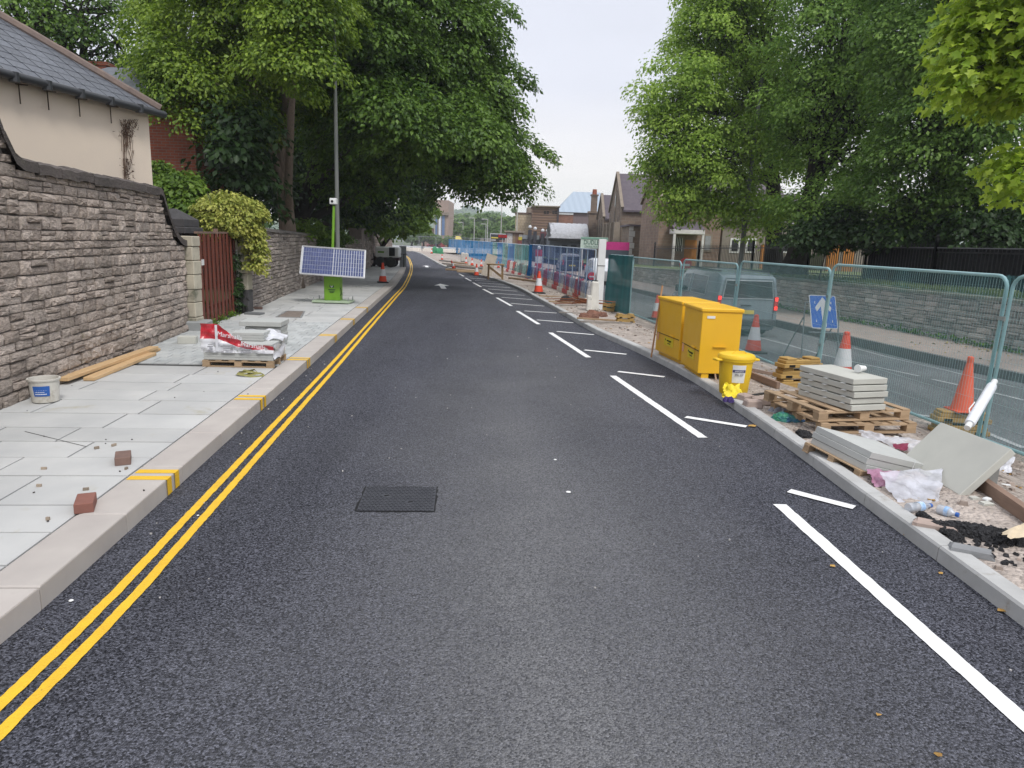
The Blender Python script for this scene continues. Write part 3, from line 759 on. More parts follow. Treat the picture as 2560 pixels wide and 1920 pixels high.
tanp = math.tan(math.radians(36)); ov = .13
def RP(a, i, dz=0.): return (*BP(a, i), EZ + .02 + (i + ov) * tanp + dz)
q = MB(); q.add([RP(-ov, -ov), RP(9, -ov), RP(9, 4), RP(4, 4), RP(-ov, -ov, -.05), RP(9, -ov, -.05), RP(9, 4, -.05), RP(4, 4, -.05)], [(0, 1, 2, 3), (7, 6, 5, 4), (0, 4, 5, 1), (1, 5, 6, 2), (2, 6, 7, 3), (3, 7, 4, 0)])
q.add([RP(-ov, -ov), RP(4, 4), (*BP(-ov, 8.2), EZ + .02)], [(0, 1, 2)]); roof = q.build('roof', SLATE, cb)
sme = bpy.data.meshes.new('slate'); q = MB(); q.box((.5, .5, .5), (1, 1, 1)); sme.from_pydata(q.v, [], q.f); sme.materials.append(SLATE)
ex, fz = .2, 1 / math.cos(math.radians(36)); nsl = 0
xdir = np.array([*db, 0]); ydir = np.array([*(di * math.cos(math.radians(36))), math.sin(math.radians(36))]); zdir = np.cross(xdir, ydir); zdir *= np.sign(zdir[2])
for row in range(14):
    b0 = row * ex; ih = b0 * math.cos(math.radians(36)) - ov
    a = ih + (.14 if row % 2 else 0) - .0
    while a < 5.2:
        wd = .28; o = link('slate', sme, roof); P = np.array(RP(a, ih)) - np.array(WL[cb.name])
        lift = .012; yd = ydir * 1.0 - zdir * .05; M_ = Matrix.Identity(4)
        for k in range(3): M_[k][0] = xdir[k] * (wd - .005); M_[k][1] = yd[k] * ex * 1.25; M_[k][2] = zdir[k] * .007; M_[k][3] = P[k] + zdir[k] * (.016 + rnd.uniform(0, .003))
        o.matrix_local = M_; a += wd; nsl += 1
hp = [np.array(RP(t, t)) for t in np.arange(-ov, 4.0, .33)]
for i in range(len(hp) - 1):
    q = MB(); q.tube([hp[i] + np.array([0, 0, .03]), hp[i + 1] + np.array([0, 0, .035])], .085, 8); q.build('hip_tile', HIP, roof, smooth=True)
gz = EZ - .03
q = MB(); g_a = BP(-ov - .03, -ov - .06); g_b = BP(8, -ov - .06); q.tube([(*g_a, gz), (*g_b, gz + .06)], .06, 10); gut = q.build('gutter', GUT, cb, smooth=True)
for a in (.4, 1.0, 1.55, 2.1, 2.6):
    q = MB(); p_ = BP(a, -ov - .06); q.tube([(*p_, gz - .062), (*p_, gz + .065)], .066, 10); q.build('gutter_joint', GUT, gut)
for a in (.86, 1.45, 1.98, 2.42):
    p_ = BP(a, -.05); q = MB(); q.bar((*p_, gz - .02), (*p_, gz - .30), .012, .012); q.bar((*BP(a, -.2), gz - .06), (*BP(a, 0), gz - .04), .02, .015); q.build('gutter_rod', mat('rusty_iron', (.08, .055, .04), rough=.9), cb)
# dry climber on the cream wall
DRY = mat('dry_vine', (.16, .10, .07), (.11, .07, .05), s=20, rough=.95)
vp = AT(318, 440, 12.3); vine = thing('dead_climber', 'dry brown climber clinging to the cream wall corner', 'climber', (vp[0], vp[1], 2.4))
q = MB(); r_ = random.Random(2)
def WF(x, y):
    """point on the cream wall face at pixel"""
    d = ray(x, y); n_ = np.array([-di[0], -di[1]]); P0 = np.array([EX, EY]) + n_ * .02; t = ((P0 - CP[:2]) @ n_) / (d[:2] @ n_); return CP + d * t
for k in range(46):
    x0 = r_.gauss(318, 6); y0 = r_.uniform(300, 455); x1 = x0 + r_.gauss(0, 11 if y0 < 350 else 6); y1 = y0 - r_.uniform(15, 60); y1 = max(y1, 298)
    a, c = WF(x0, y0), WF(x1, y1); q.tube([a, (a + c) / 2 + np.array([.015 * r_.random(), -.02, 0]), c], .004, 3)
for k in range(5): a, c = WF(r_.gauss(316, 3), 452), WF(r_.gauss(318, 6), 310); q.tube([a, (a + c) / 2 + np.array([r_.gauss(0, .03), -.02, 0]), c], .005, 3)
q.build('vine_stem', DRY, vine)
q = MB()
for k in range(210):
    y0 = r_.choice([r_.uniform(300, 345), r_.uniform(395, 455)]); x0 = r_.gauss(318, 13 if y0 < 350 else 8)
    a = WF(x0, y0) + np.array([.03 * r_.random(), -.04 * r_.random(), 0]); s_ = r_.uniform(.012, .03); u = np.array([r_.gauss(0, 1) for _ in range(3)]); u /= np.linalg.norm(u); v = np.cross(u, [.3, .5, .8]); q.quad(a - u * s_, a - v * s_ * .5, a + u * s_, a + v * s_ * .5)
q.build('dry_leaf_mass', DRY, vine, kind='stuff', recalc=False)
# red brick house behind
RBR = m_brick('red_brick', (.36, .10, .055), (.28, .08, .05), (.25, .2, .17), .225, .075)
rb = thing('brick_house', 'red brick house half hidden by trees behind the cream building', 'house', (-11, 21, .2))
x0, x1 = AT(330, 350, 20)[0], AT(489, 380, 20)[0]; zt = AT(400, 305, 20)[2] + .35
q = MB(); q.extr([(x0 - 3, 20, .2), (x1, 20, .2), (x1, 21.8, .2), (x0 - 3, 21.8, .2)], (0, 0, zt)); q.build('wall', RBR, rb)
q = MB(); q.add([(x0 - 3, 19.7, zt + .2), (x1 + .3, 19.7, zt + .2), (x1 + .3, 22.1, zt + .2), (x0 - 3, 22.1, zt + .2), (x0 - 1, 20.9, zt + 1.2), (x1 - 1, 20.9, zt + 1.2)], [(0, 1, 5, 4), (1, 2, 5), (2, 3, 4, 5), (3, 0, 4)]); rr_ = q.build('roof', SLATE, rb)
cp = AT(250, 205, 26); q = MB(); q.box((cp[0], 26, cp[2] - .6), (.85, .6, 2.2)); q.box((cp[0], 26, cp[2] + .55), (.95, .7, .12)); q.build('chimney', RBR, rr_)
wp = AT(505, 378, 22); q = MB(); q.box((x1 + .02, 20.9, wp[2]), (.12, .8, 1.1)); win = q.build('window', mat('white_frame', (.72, .72, .70), rough=.5), rb)
q = MB(); q.box((x1 + .06, 20.9, wp[2]), (.1, .66, .92)); q.build('pane', mat('window_glass', (.10, .13, .14), (.15, .18, .18), s=1, rough=.08, spec=.8), win)
nb_ = thing('slate_roofed_house', 'grey slate roof and white gable glimpsed left of the big tree', 'house', (AT(300, 230, 34)[0], 34, .2))
p = AT(293, 240, 34); q = MB(); q.box((p[0], 36, p[2] / 2), (3.2, 4, p[2])); q.build('wall', mat('white_render', (.7, .7, .68), rough=.9), nb_)
q = MB(); q.add([(p[0] - 1.8, 33.8, p[2] - .05), (p[0] + 1.8, 33.8, p[2] - .05), (p[0] + 1.8, 38, p[2] - .05), (p[0] - 1.8, 38, p[2] - .05), (p[0] - 1.8, 36, p[2] + 1.1), (p[0] + 1.8, 36, p[2] + 1.1)], [(0, 1, 5, 4), (2, 3, 4, 5), (0, 4, 3), (1, 2, 5)]); q.build('roof', SLATE, nb_)
# ================================================================== trees
def leaf_mesh(name, P, Nn, Dd, size, m_, parent, rs, kind=None, shape='kite'):
    """one mesh of many small folded leaves"""
    n = len(P); L = size * rs.uniform(.65, 1.25, n)[:, None]
    Nn = Nn / np.linalg.norm(Nn, axis=1, keepdims=True); Dd = Dd - Nn * np.sum(Nn * Dd, axis=1, keepdims=True); Dd /= np.maximum(np.linalg.norm(Dd, axis=1, keepdims=True), 1e-6)
    Sd = np.cross(Dd, Nn); fold = rs.uniform(.05, .22, n)[:, None]
    if shape == 'kite':
        T_ = [(0, 0, 0), (.48, .33, 1), (1, 0, -.35), (.48, -.33, 1)]; faces = [(0, 1, 2), (0, 2, 3)]
    else:   # lobed maple leaf
        T_ = [(0, 0, 0), (.12, .34, .6), (.38, .24, .3), (.55, .52, 1), (.66, .18, .2), (1, 0, -.4), (.66, -.18, .2), (.55, -.52, 1), (.38, -.24, .3), (.12, -.34, .6)]; faces = [(0, 1, 2), (0, 2, 4), (2, 3, 4), (0, 4, 5), (0, 5, 6), (0, 6, 8), (6, 7, 8), (0, 8, 9)]
    k = len(T_); V = np.empty((n, k, 3))
    for i, (a, b_, f) in enumerate(T_): V[:, i] = P + Dd * L * a + Sd * L * b_ + Nn * L * fold * f
    V -= np.array(WL.get(parent.name, (0, 0, 0)) if parent is not None else (0, 0, 0))
    F = np.array(faces)[None] + (np.arange(n) * k)[:, None, None]; F = F.reshape(-1, 3)
    me = bpy.data.meshes.new(name); me.vertices.add(n * k); me.vertices.foreach_set('co', V.ravel())
    me.loops.add(F.size); me.loops.foreach_set('vertex_index', F.ravel().astype(np.int32))
    me.polygons.add(len(F)); me.polygons.foreach_set('loop_start', np.arange(0, F.size, 3, dtype=np.int32))
    me.update(calc_edges=True); me.materials.append(m_)
    return link(name, me, parent, kind)
def blob_px(x, y, Y, rx, ry, rd=None):
    c = AT(x, y, Y); k = Y / FPX / FW[1] * .97; return (c, np.array([rx * k, (rd if rd else (rx + ry) / 2 * k), ry * k]))
def make_tree(name, label, base, blobs, nleaf, size, m_, bark, trunk_r, seed, top=None, clump_r=.7, per=70, group=None, twig=.5, flat=.5, shape='kite', droop=.35, lean=(0, 0), limbs=True, sub=.22, inner=.35):
    rs = np.random.RandomState(seed); t = thing(name, label, 'tree', base, group=group); base = np.array(base, float)
    vol = np.array([np.prod(b[1]) ** (2 / 3) for b in blobs]); vol /= vol.sum(); Cs = []; Os = []
    ncl = max(6, nleaf // per)
    for (c, r), f in zip(blobs, vol):
        k = max(3, int(ncl * f)); d = rs.normal(size=(k, 3)); d /= np.linalg.norm(d, axis=1, keepdims=True)
        ph = rs.uniform(0, 6.28, 4)
        lump = 1 + .16 * np.sin(d[:, 0] * 5 + ph[0]) * np.sin(d[:, 2] * 6 + ph[1]) + .12 * np.sin(d[:, 1] * 9 + ph[2]) + .08 * np.sin(d[:, 2] * 14 + ph[3])
        rad = (inner + (1 - inner) * rs.uniform(0, 1, k) ** .55) * lump
        Cs.append(c + d * r * rad[:, None]); Os.append(d)
    Cs = np.vstack(Cs); Os = np.vstack(Os); K = len(Cs)
    cr = clump_r * rs.uniform(.6, 1.3, K)
    n = nleaf; ci = rs.randint(0, K, n)
    o = rs.normal(size=(n, 3)); o[:, 2] = np.abs(o[:, 2]) * .95 - .30; o /= np.linalg.norm(o, axis=1, keepdims=True); o *= (rs.uniform(.05, 1, n) ** .34)[:, None]
    # leaves sit on domed clumps that droop outwards
    oh = Os[ci].copy(); oh[:, 2] = 0; oh /= np.maximum(np.linalg.norm(oh, axis=1, keepdims=True), .2)
    off = o * cr[ci][:, None]; off[:, 2] *= flat; off[:, 2] -= droop * np.sum(off[:, :2] * oh[:, :2], axis=1)
    P = Cs[ci] + off + rs.normal(size=(n, 3)) * .06 * clump_r
    Nn = np.array([0, 0, .55]) + o * .75 + oh * .25 + rs.normal(size=(n, 3)) * .35
    Dd = oh * .5 + o * .8 + rs.normal(size=(n, 3)) * .4; Dd[:, 2] -= .45
    leaf_mesh('crown', P, Nn, Dd, size, m_, t, rs, shape=shape)
    # trunk and limbs
    q = MB(); tp = np.array(top if top is not None else np.mean([b[0] for b in blobs], axis=0)); pts = []; rr = []
    for i in range(9):
        u = i / 8; pts.append(base + (tp - base) * u + np.array([math.sin(u * 5 + seed), math.cos(u * 4 + seed), 0]) * .12 * u * (1 - u) * 4 * trunk_r * 2); rr.append(trunk_r * (1.25 if i == 0 else 1) * (1 - .72 * u))
    q.tube(pts, rr, 12)
    if limbs:
        for (c, r) in blobs:
            u = rs.uniform(.35, .75); i = int(u * 8); a = np.array(pts[i]); mid = (a + c) / 2 + np.array([0, 0, .08 * np.linalg.norm(c - a)])
            q.tube([a, mid, c], [rr[i] * .55, rr[i] * .38, rr[i] * .16], 7)
            near = [j for j in range(K) if np.all(np.abs(Cs[j] - c) < r * 1.1)]
            rs.shuffle(near)
            for j in near[:int(len(near) * sub)]:
                e = Cs[j]; st = c if rs.rand() < .5 else mid; mm = (st + e) / 2 + rs.normal(size=3) * .15
                q.tube([st, mm, e], [.03 * twig * 2, .018 * twig * 2, .006], 4, cap=False)
    q.build('trunk', bark, t, smooth=True, recalc=False, auto=False)
    return t
BARK = mat('grey_brown_bark', (.30, .235, .185), (.20, .155, .125), s=5, rough=.95, bump=.9, bs=14, world=True, bdist=.05, scale=(3, 3, .6))
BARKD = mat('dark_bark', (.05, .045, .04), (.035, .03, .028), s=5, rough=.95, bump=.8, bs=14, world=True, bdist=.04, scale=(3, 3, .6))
LF_LIME = m_leaf('leaf_lime', (.04, .10, .010), (.35, .48, .06), .4)
LF_CHEST = m_leaf('leaf_chestnut', (.028, .075, .012), (.20, .33, .05), .36)
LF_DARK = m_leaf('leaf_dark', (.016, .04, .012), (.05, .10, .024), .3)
LF_PLANE = m_leaf('leaf_plane', (.14, .25, .03), (.46, .62, .12), .48)
LF_ASH = m_leaf('leaf_ash', (.09, .19, .035), (.36, .53, .11), .46)
LF_MAPLE = m_leaf('leaf_maple', (.19, .31, .02), (.52, .64, .08), .48, 2.)
LF_VAR = m_leaf('leaf_variegated', (.20, .26, .04), (.62, .60, .16), .3, 3.)
LF_SHRUB = m_leaf('leaf_shrub', (.07, .14, .02), (.22, .33, .05), .38, 1.5)
LF_FAR = m_leaf('leaf_far', (.09, .17, .05), (.24, .34, .11), .4, .1)
B = blob_px
tb = G(708, 578, .2); tb = AT(708, 560, 22.5)
make_tree('lime_tree', 'big lime tree with bright hanging foliage and bare trunk behind the wall', (tb[0] + .25, 22.5, .1),
    [B(745, 40, 18, 120, 105), B(735, 165, 17.5, 90, 65), B(560, 60, 20, 150, 110), B(470, 225, 19.5, 110, 100), B(395, 110, 21, 70, 120), B(560, 290, 21, 130, 80), B(640, 200, 23, 150, 110), B(700, -90, 20, 260, 110)],
    115000, .115, LF_LIME, BARK, .31, 3, top=AT(690, 30, 22.3), clump_r=.62, per=300, flat=.8, droop=.5)
make_tree('chestnut_tree', 'huge dark green chestnut tree overhanging the road from the left', (-9.2, 27.5, .1),
    [B(900, 60, 23, 170, 140), B(1000, 300, 22.5, 150, 80), B(1150, 330, 24, 110, 75), B(1085, 110, 26, 170, 150), B(1210, 230, 27, 115, 120), B(1200, 400, 28, 130, 85), B(1240, 450, 29, 80, 42), B(870, 270, 25, 140, 140), B(1030, 190, 26, 160, 110), B(1000, -90, 26, 220, 120), B(960, 420, 27, 150, 80)],
    150000, .155, LF_CHEST, BARKD, .4, 8, top=AT(900, 120, 26), clump_r=.85, per=290, flat=.7, droop=.6)
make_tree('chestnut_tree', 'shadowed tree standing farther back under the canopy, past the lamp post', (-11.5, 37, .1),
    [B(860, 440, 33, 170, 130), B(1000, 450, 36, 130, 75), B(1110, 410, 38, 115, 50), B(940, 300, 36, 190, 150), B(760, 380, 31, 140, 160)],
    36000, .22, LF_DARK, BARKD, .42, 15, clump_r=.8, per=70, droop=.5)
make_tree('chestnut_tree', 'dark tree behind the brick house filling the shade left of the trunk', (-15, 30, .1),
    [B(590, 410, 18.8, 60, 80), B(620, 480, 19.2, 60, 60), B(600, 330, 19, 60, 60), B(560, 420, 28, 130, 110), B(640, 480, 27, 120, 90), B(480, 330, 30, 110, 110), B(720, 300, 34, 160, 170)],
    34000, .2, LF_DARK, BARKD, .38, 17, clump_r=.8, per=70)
make_tree('young_sycamore', 'lighter green small tree hanging low over the far pavement', (-8.9, 43.5, .1),
    [B(1040, 535, 43, 42, 50), B(985, 560, 42, 60, 28), B(905, 545, 39, 80, 35), B(1060, 515, 44, 28, 28)],
    14000, .22, LF_SHRUB, BARKD, .15, 21, clump_r=.5, per=80, droop=.6)
make_tree('ash_tree', 'tall thin-leaved tree showing sky through it above the slate roof', (AT(100, 200, 27)[0], 27, .2),
    [B(60, 60, 25, 130, 110), B(200, 30, 26, 130, 90), B(160, 170, 27, 130, 60), B(290, 100, 28, 60, 130), B(20, -70, 26, 260, 90)],
    13000, .15, LF_CHEST, BARKD, .34, 25, top=AT(95, -60, 27), clump_r=.8, per=90, sub=.6, twig=.9)
# undergrowth behind walls
def shrub(name, label, base, blobs, n, size, m_, seed, cat='shrub', group=None, **k):
    t = make_tree(name, label, base, blobs, n, size, m_, BARKD, k.pop('tr', .03), seed, clump_r=k.pop('cr', .25), per=45, limbs=True, twig=.15, sub=.4, group=group, **k); t['category'] = cat; return t
shrub('elder_bush', 'light green leafy bush rising behind the gate beside the pier', (-7.2, 14.6, .2), [B(445, 480, 15.6, 60, 42), B(465, 520, 15.4, 45, 45), B(400, 445, 15.9, 25, 30)], 6000, .12, LF_SHRUB, 31)
iv = shrub('ivy_bush', 'yellow green variegated ivy mounded over the slim gatepost and trailing down', (-5.95, 15.6, .12), [B(555, 535, 14.9, 62, 38), B(590, 560, 15.0, 45, 30), B(515, 560, 14.7, 30, 26), B(630, 590, 15.2, 22, 35), B(642, 645, 15.25, 17, 36), B(560, 510, 15.0, 48, 20), B(610, 530, 15.1, 40, 28)], 15000, .075, LF_VAR, 33, cr=.2, inner=.55)
shrub('ivy_trail', 'dark ivy growing on the slim gatepost below the mound', (-5.9, 15.1, .12), [B(588, 650, 15.0, 7, 25), B(592, 720, 15.0, 9, 55)], 1500, .06, LF_DARK, 35, cr=.08)
for i, (x, y, Y, rx, ry) in enumerate(((760, 575, 24, 50, 22), (800, 590, 26, 45, 20), (840, 600, 28, 40, 18))):
    shrub('laurel_bush', ('low leafy bush peeping over the wall coping near the bare trunk', 'low bush over the wall coping left of the lamp post', 'low bush over the wall top right of the lamp post')[i], (AT(x, y, Y)[0] - .3, Y, .15), [B(x, y, Y, rx, ry)], 1800, .12, LF_SHRUB if i == 0 else LF_CHEST, 41 + i)

# ---- right side trees
make_tree('plane_tree', 'large yellow green plane tree with open crown in front of the stone chapel', (AT(1938, 650, 33)[0], 33, .7),
    [B(1800, 55, 32, 110, 115), B(1720, 230, 31, 110, 90), B(1690, 350, 31, 90, 80), B(1850, 160, 33, 150, 140), B(1800, 400, 31, 140, 90), B(1740, 490, 31, 90, 60), B(1880, 530, 31, 110, 60), B(1930, 330, 34, 120, 140), B(1890, -70, 32, 180, 90), B(1640, 290, 31, 45, 40), B(1625, 410, 31, 40, 35), B(1665, 455, 31, 60, 50), B(1700, 535, 31, 60, 30)],
    92000, .155, LF_PLANE, BARKD, .42, 51, top=AT(1920, 60, 34), clump_r=.8, per=140, flat=.75, sub=.4, twig=.6, droop=.2)
make_tree('ash_tree', 'tall darker ash tree with leaning trunk behind the black railings', (AT(1985, 640, 29)[0], 29, .8),
    [B(2110, 90, 28, 160, 120), B(2050, 270, 28, 130, 110), B(2200, 220, 28, 150, 120), B(2120, 400, 28, 150, 80), B(2050, 520, 27, 120, 70), B(2200, -70, 28, 250, 100)],
    62000, .145, LF_ASH, BARKD, .45, 53, top=AT(2110, 180, 29), clump_r=.85, per=150, flat=.7, sub=.5, twig=.7)
make_tree('ash_tree', 'dense shady tree with thick dark trunk right of the leaning one', (AT(2345, 600, 24)[0], 24, .85),
    [B(2330, 130, 23, 150, 130), B(2300, 330, 23, 130, 110), B(2450, 300, 22, 140, 150), B(2280, 490, 24, 150, 80), B(2460, 500, 23, 140, 90), B(2400, -60, 23, 220, 90)],
    48000, .14, m_leaf('leaf_shade', (.06, .135, .025), (.25, .39, .08), .42), BARKD, .5, 57, top=AT(2370, 150, 24), clump_r=.8, per=150, flat=.7, sub=.5)
for i, (x, y, Y, rx, ry) in enumerate(((2060, 590, 25, 100, 40), (2250, 585, 24, 110, 50), (2450, 590, 22, 130, 55))):
    shrub('shade_bush', ('dark bush behind the railings nearest the stone house', 'dark bush behind the railings in the middle', 'dark bush behind the railings at the right edge')[i], (AT(x, y, Y)[0], Y, .85), [B(x, y, Y, rx, ry), B(x + 40, y - 40, Y + .5, rx * .7, ry * .7)], 4200, .18, LF_DARK, 61 + i, cr=.5)
make_tree('maple_tree', 'near maple with large bright lime green leaves at the top right corner', (14.6, 11.6, .85),
    [B(2500, 60, 12.2, 110, 90), B(2440, 170, 12, 80, 55), B(2560, 200, 12, 80, 70), B(2400, 90, 12.4, 45, 40), B(2550, 420, 11.8, 45, 70), B(2620, 60, 12, 150, 200), B(2560, -60, 12, 150, 60)],
    11000, .155, LF_MAPLE, BARKD, .25, 71, top=(13.4, 11.9, 7.0), clump_r=.42, per=45, shape='maple', droop=.6, sub=.5, twig=.3)
# ================================================================== shared small things
ORG = mat('cone_orange', (.72, .075, .03), (.60, .06, .025), s=6, rough=.6, spec=.4)
ORGF = mat('cone_orange_plain', (.75, .13, .06), (.66, .11, .05), s=5, rough=.65)
SLV = mat('cone_sleeve', (.70, .71, .72), (.60, .61, .62), s=8, rough=.5)
RUB = mat('black_rubber', (.03, .03, .032), (.045, .045, .045), s=8, rough=.85)
STEEL = mat('galvanised_steel', (.38, .40, .40), (.30, .32, .32), s=6, rough=.5, metal=.35)
def make_cone():
    t = thing('traffic_cone', 'cone', 'traffic cone', group='traffic cones')
    q = MB(); q.box((0, 0, .02), (.40, .40, .04)); q.lathe([(.175, .04), (.16, .06)], 20); q.build('base', RUB, t, local=True, bevel=.008)
    q = MB(); q.lathe([(.155, .05), (.117, .27), (.075, .52), (.045, .69), (.042, .70), (.045, .705), (.04, .74), (.02, .75)], 22); q.build('body', ORG, t, local=True, smooth=True)
    q = MB(); q.lathe([(.121, .26), (.079, .51)], 22, cap=False); q.build('sleeve', SLV, t, local=True, smooth=True)
    return t
def cone(label, p, rz=0., scale=1., tilt=(0, 0)):
    return place(proto('cone', make_cone), p, rz, label, tilt=tilt, scale=scale)
TIM = mat('new_timber', (.58, .40, .22), (.50, .33, .17), s=4, rough=.75, bump=.15, bs=40, rv=.12, scale=(1, 7, 7))
PAL = mat('pallet_timber', (.42, .30, .19), (.33, .23, .14), s=4, rough=.85, bump=.2, bs=40, rv=.18, scale=(1.5, 6, 6))
FLAG = mat('grey_flag', (.46, .47, .45), (.40, .41, .395), s=2, rough=.8, bump=.1, bs=90, rv=.04)
FLAGW = mat('buff_flag', (.50, .50, .45), (.43, .43, .39), s=2, rough=.8, bump=.1, bs=90, rv=.04)
REDP = mat('red_wrap', (.55, .03, .045), (.42, .02, .035), s=5, rough=.3, spec=.6)
WHW = mat('white_wrap', (.72, .73, .76), (.62, .63, .67), s=5, rough=.3, spec=.6)
GREY = mat('print_grey', (.22, .22, .25), rough=.5)
def m_film(name, col, op):
    g = NG(name); co = g.coord()
    d = g.bsdf(g.mix(g.noise(co, 9, 4), col, tuple(c * .8 for c in col)), .18, 0, .7, g.noise(co, 14, 5), .5, .02); t = g.n('ShaderNodeBsdfTransparent'); x = g.n('ShaderNodeMixShader')
    g.l(g.mr(g.noise(co, 6, 4), .35, .65, op - .2, op + .2), x.inputs[0]); g.l(t.outputs[0], x.inputs[1]); g.l(d, x.inputs[2]); return g.done(x.outputs[0])
FILM = m_film('clear_film', (.72, .73, .77), .55)
FILMW = m_film('milky_film', (.78, .79, .84), .85)
def make_pallet(L=1.1, W=.95):
    t = thing('pallet', 'p', 'pallet')
    for i in range(6):
        q = MB(); q.box((-L / 2 + .05 + i * (L - .1) / 5, 0, .131), (.09, W, .018)); q.build('deck_board', PAL, t, local=True, bevel=.002)
    for y in (-W / 2 + .045, 0, W / 2 - .045):
        q = MB(); q.box((0, y, .113), (L, .09, .018)); q.build('stringer', PAL, t, local=True)
        for x in (-L / 2 + .06, 0, L / 2 - .06):
            q = MB(); q.box((x, y, .064), (.11, .09, .08)); q.build('block', PAL, t, local=True)
        q = MB(); q.box((0, y, .012), (L, .09, .02)); q.build('bottom_board', PAL, t, local=True)
    return t

# ================================================================== left pavement objects
# paver pallet with printed wrapping
a = G(505, 917, .12); c = G(684, 921, .12); v = c - a; rz = math.atan2(v[1], v[0]); Lp = np.linalg.norm(v[:2]); ctr = (a + c) / 2 + np.array([-v[1], v[0], 0]) / Lp * .33
pt = place(proto('pallet', make_pallet), (ctr[0], ctr[1], .121), rz, 'wooden pallet under the red and white wrapped pavers on the pavement'); pt.scale = (Lp / 1.1, .68, .62)
pk = thing('paver_pack', 'pack of grey paving slabs in torn red and white plastic wrap on a pallet', 'paving pack', (ctr[0], ctr[1], .122 + .14 * .62), rz)
w2 = Lp / 2 - .015
for i in range(6):
    q = MB(); q.box((rnd.uniform(-.006, .006), rnd.uniform(-.006, .006), .02 + i * .036), (2 * w2, .60, .034)); q.build('slab', FLAG, pk, local=True, bevel=.003)
for i in range(3):
    q = MB(); q.box((.06 + rnd.uniform(-.006, .006), .12, .24 + i * .036), (w2 * .9, .34, .034)); q.build('slab', FLAG, pk, local=True, bevel=.003)
def wrap_top(x):      # ragged upper edge of the film
    t = (x + w2) / (2 * w2); return .47 - .02 * t if t < .22 else .45 - .26 * min((t - .22) / .5, 1) + .02 * math.sin(t * 9)
def wrap_strip(name, m_, f0, f1, nseg=36, yo=-.305):
    q = MB(); rows = []
    for i in range(nseg + 1):
        x = -w2 - .02 + (2 * w2 + .04) * i / nseg; T_ = wrap_top(x); B_ = .10; row = []
        for j in range(9):
            f = f0 + (f1 - f0) * j / 8; z = B_ + (T_ - B_) * f; wob = .012 * math.sin(x * 31 + z * 23) + .010 * math.sin(x * 57 - z * 41) + .012 * math.sin(z * 60 + x * 12)
            lean = .10 * max(0, z - .22) ** 1.0
            row.append((x, yo - .012 + wob * .8 + lean * (1 if z > .25 else .3), z))
        rows.append(row)
    q.grid(rows); return q.build(name, m_, pk, local=True, smooth=True, auto=False)
wrap_strip('white_wrap', WHW, 0, .48); wrap_strip('red_wrap', REDP, .48, 1.0)
q = MB(); rows = []
for i in range(10):
    t = i / 9; rows.append([(w2 + .015 + .02 * math.sin(j * 1.7 + t * 4), -.30 + t * .55, .20 - j * .045 + .02 * math.sin(t * 8)) for j in range(5)])
q.grid(rows); q.build('film_side', FILMW, pk, local=True, smooth=True, auto=False)
q = MB(); rows = []
for i in range(10):
    t = i / 9; rows.append([(w2 * (-.2 + 1.3 * t), .05 + .28 * j / 5, .235 + .10 * math.sin(t * 3.1) * (j / 5) + .02 * math.sin(t * 17 + j * 2)) for j in range(6)])
q.grid(rows); q.build('film_back', FILMW, pk, local=True, smooth=True, auto=False)
q = MB(); q.box((-w2 * .57, -.338, .29), (.03, .004, .34)); q.build('strap', WHW, pk, local=True)
for tx, tz, sz in ((-w2 * .18, .325, .085), (w2 * .48, .205, .085)):
    text_mesh('Marshalls', sz, WHW, pk, frame_M((tx, -.352, tz), (1, 0, -.16), (0, .1, 1)))
q = MB()
for i in range(5):
    for xx, ww in ((-w2 * .76, .09), (-w2 * .25, .2), (w2 * .25, .16)): q.box((xx, -.336, .115 + i * .022), (ww * rnd.uniform(.6, 1), .003, .007))
q.build('small_print', GREY, pk, local=True)
# slab stack behind
a = G(612, 800, .12); st = thing('slab_stack', 'grey slab lying on a stack of pavers behind the red wrapped pack', 'slab stack', (*G(650, 868, .12)[:2] + np.array([0, .25]), .121), rz)
for i in range(6):
    q = MB(); q.box((.02 + rnd.uniform(-.01, .01), 0, .03 + i * .05), (.54, .42, .048)); q.build('paver', FLAG, st, local=True, bevel=.004)
q = MB(); q.box((0, -.01, .355), (.62, .50, .075)); q.build('top_slab', FLAG, st, local=True, bevel=.005)
q = MB(); rows = []
for i in range(12):
    t = i / 11; rows.append([(-.2 + .52 * t + .02 * math.sin(j), -.24 - .015 * math.sin(t * 15 + j), .06 + .2 * j / 5 + .02 * math.sin(t * 9)) for j in range(6)])
q.grid(rows); q.build('torn_film', FILMW, st, local=True, smooth=True, auto=False)
# coiled webbing
OL = mat('olive_webbing', (.30, .28, .10), (.21, .20, .07), s=12, rough=.85)
p = G(625, 940, .12); wb = thing('lifting_strap', 'olive green webbing strap dropped in a loose coil by the pallet', 'strap', (p[0], p[1], .12))
q = MB()
for k in range(4):
    rows = []; rx = .17 - .025 * k; ry = .075 - .012 * k; zc = .012 + k * .016
    for i in range(29):
        t = i / 28 * 2 * math.pi; x = rx * math.cos(t) + .012 * math.sin(3 * t + k); y = ry * math.sin(t) + .008 * math.cos(2 * t + k); zz = zc + .012 * math.sin(2 * t + k * 2)
        rows.append([(x * .86, y * .8, zz + .012), (x, y, zz - .006)])
    q.grid(rows)
q.build('webbing', OL, wb, local=True)
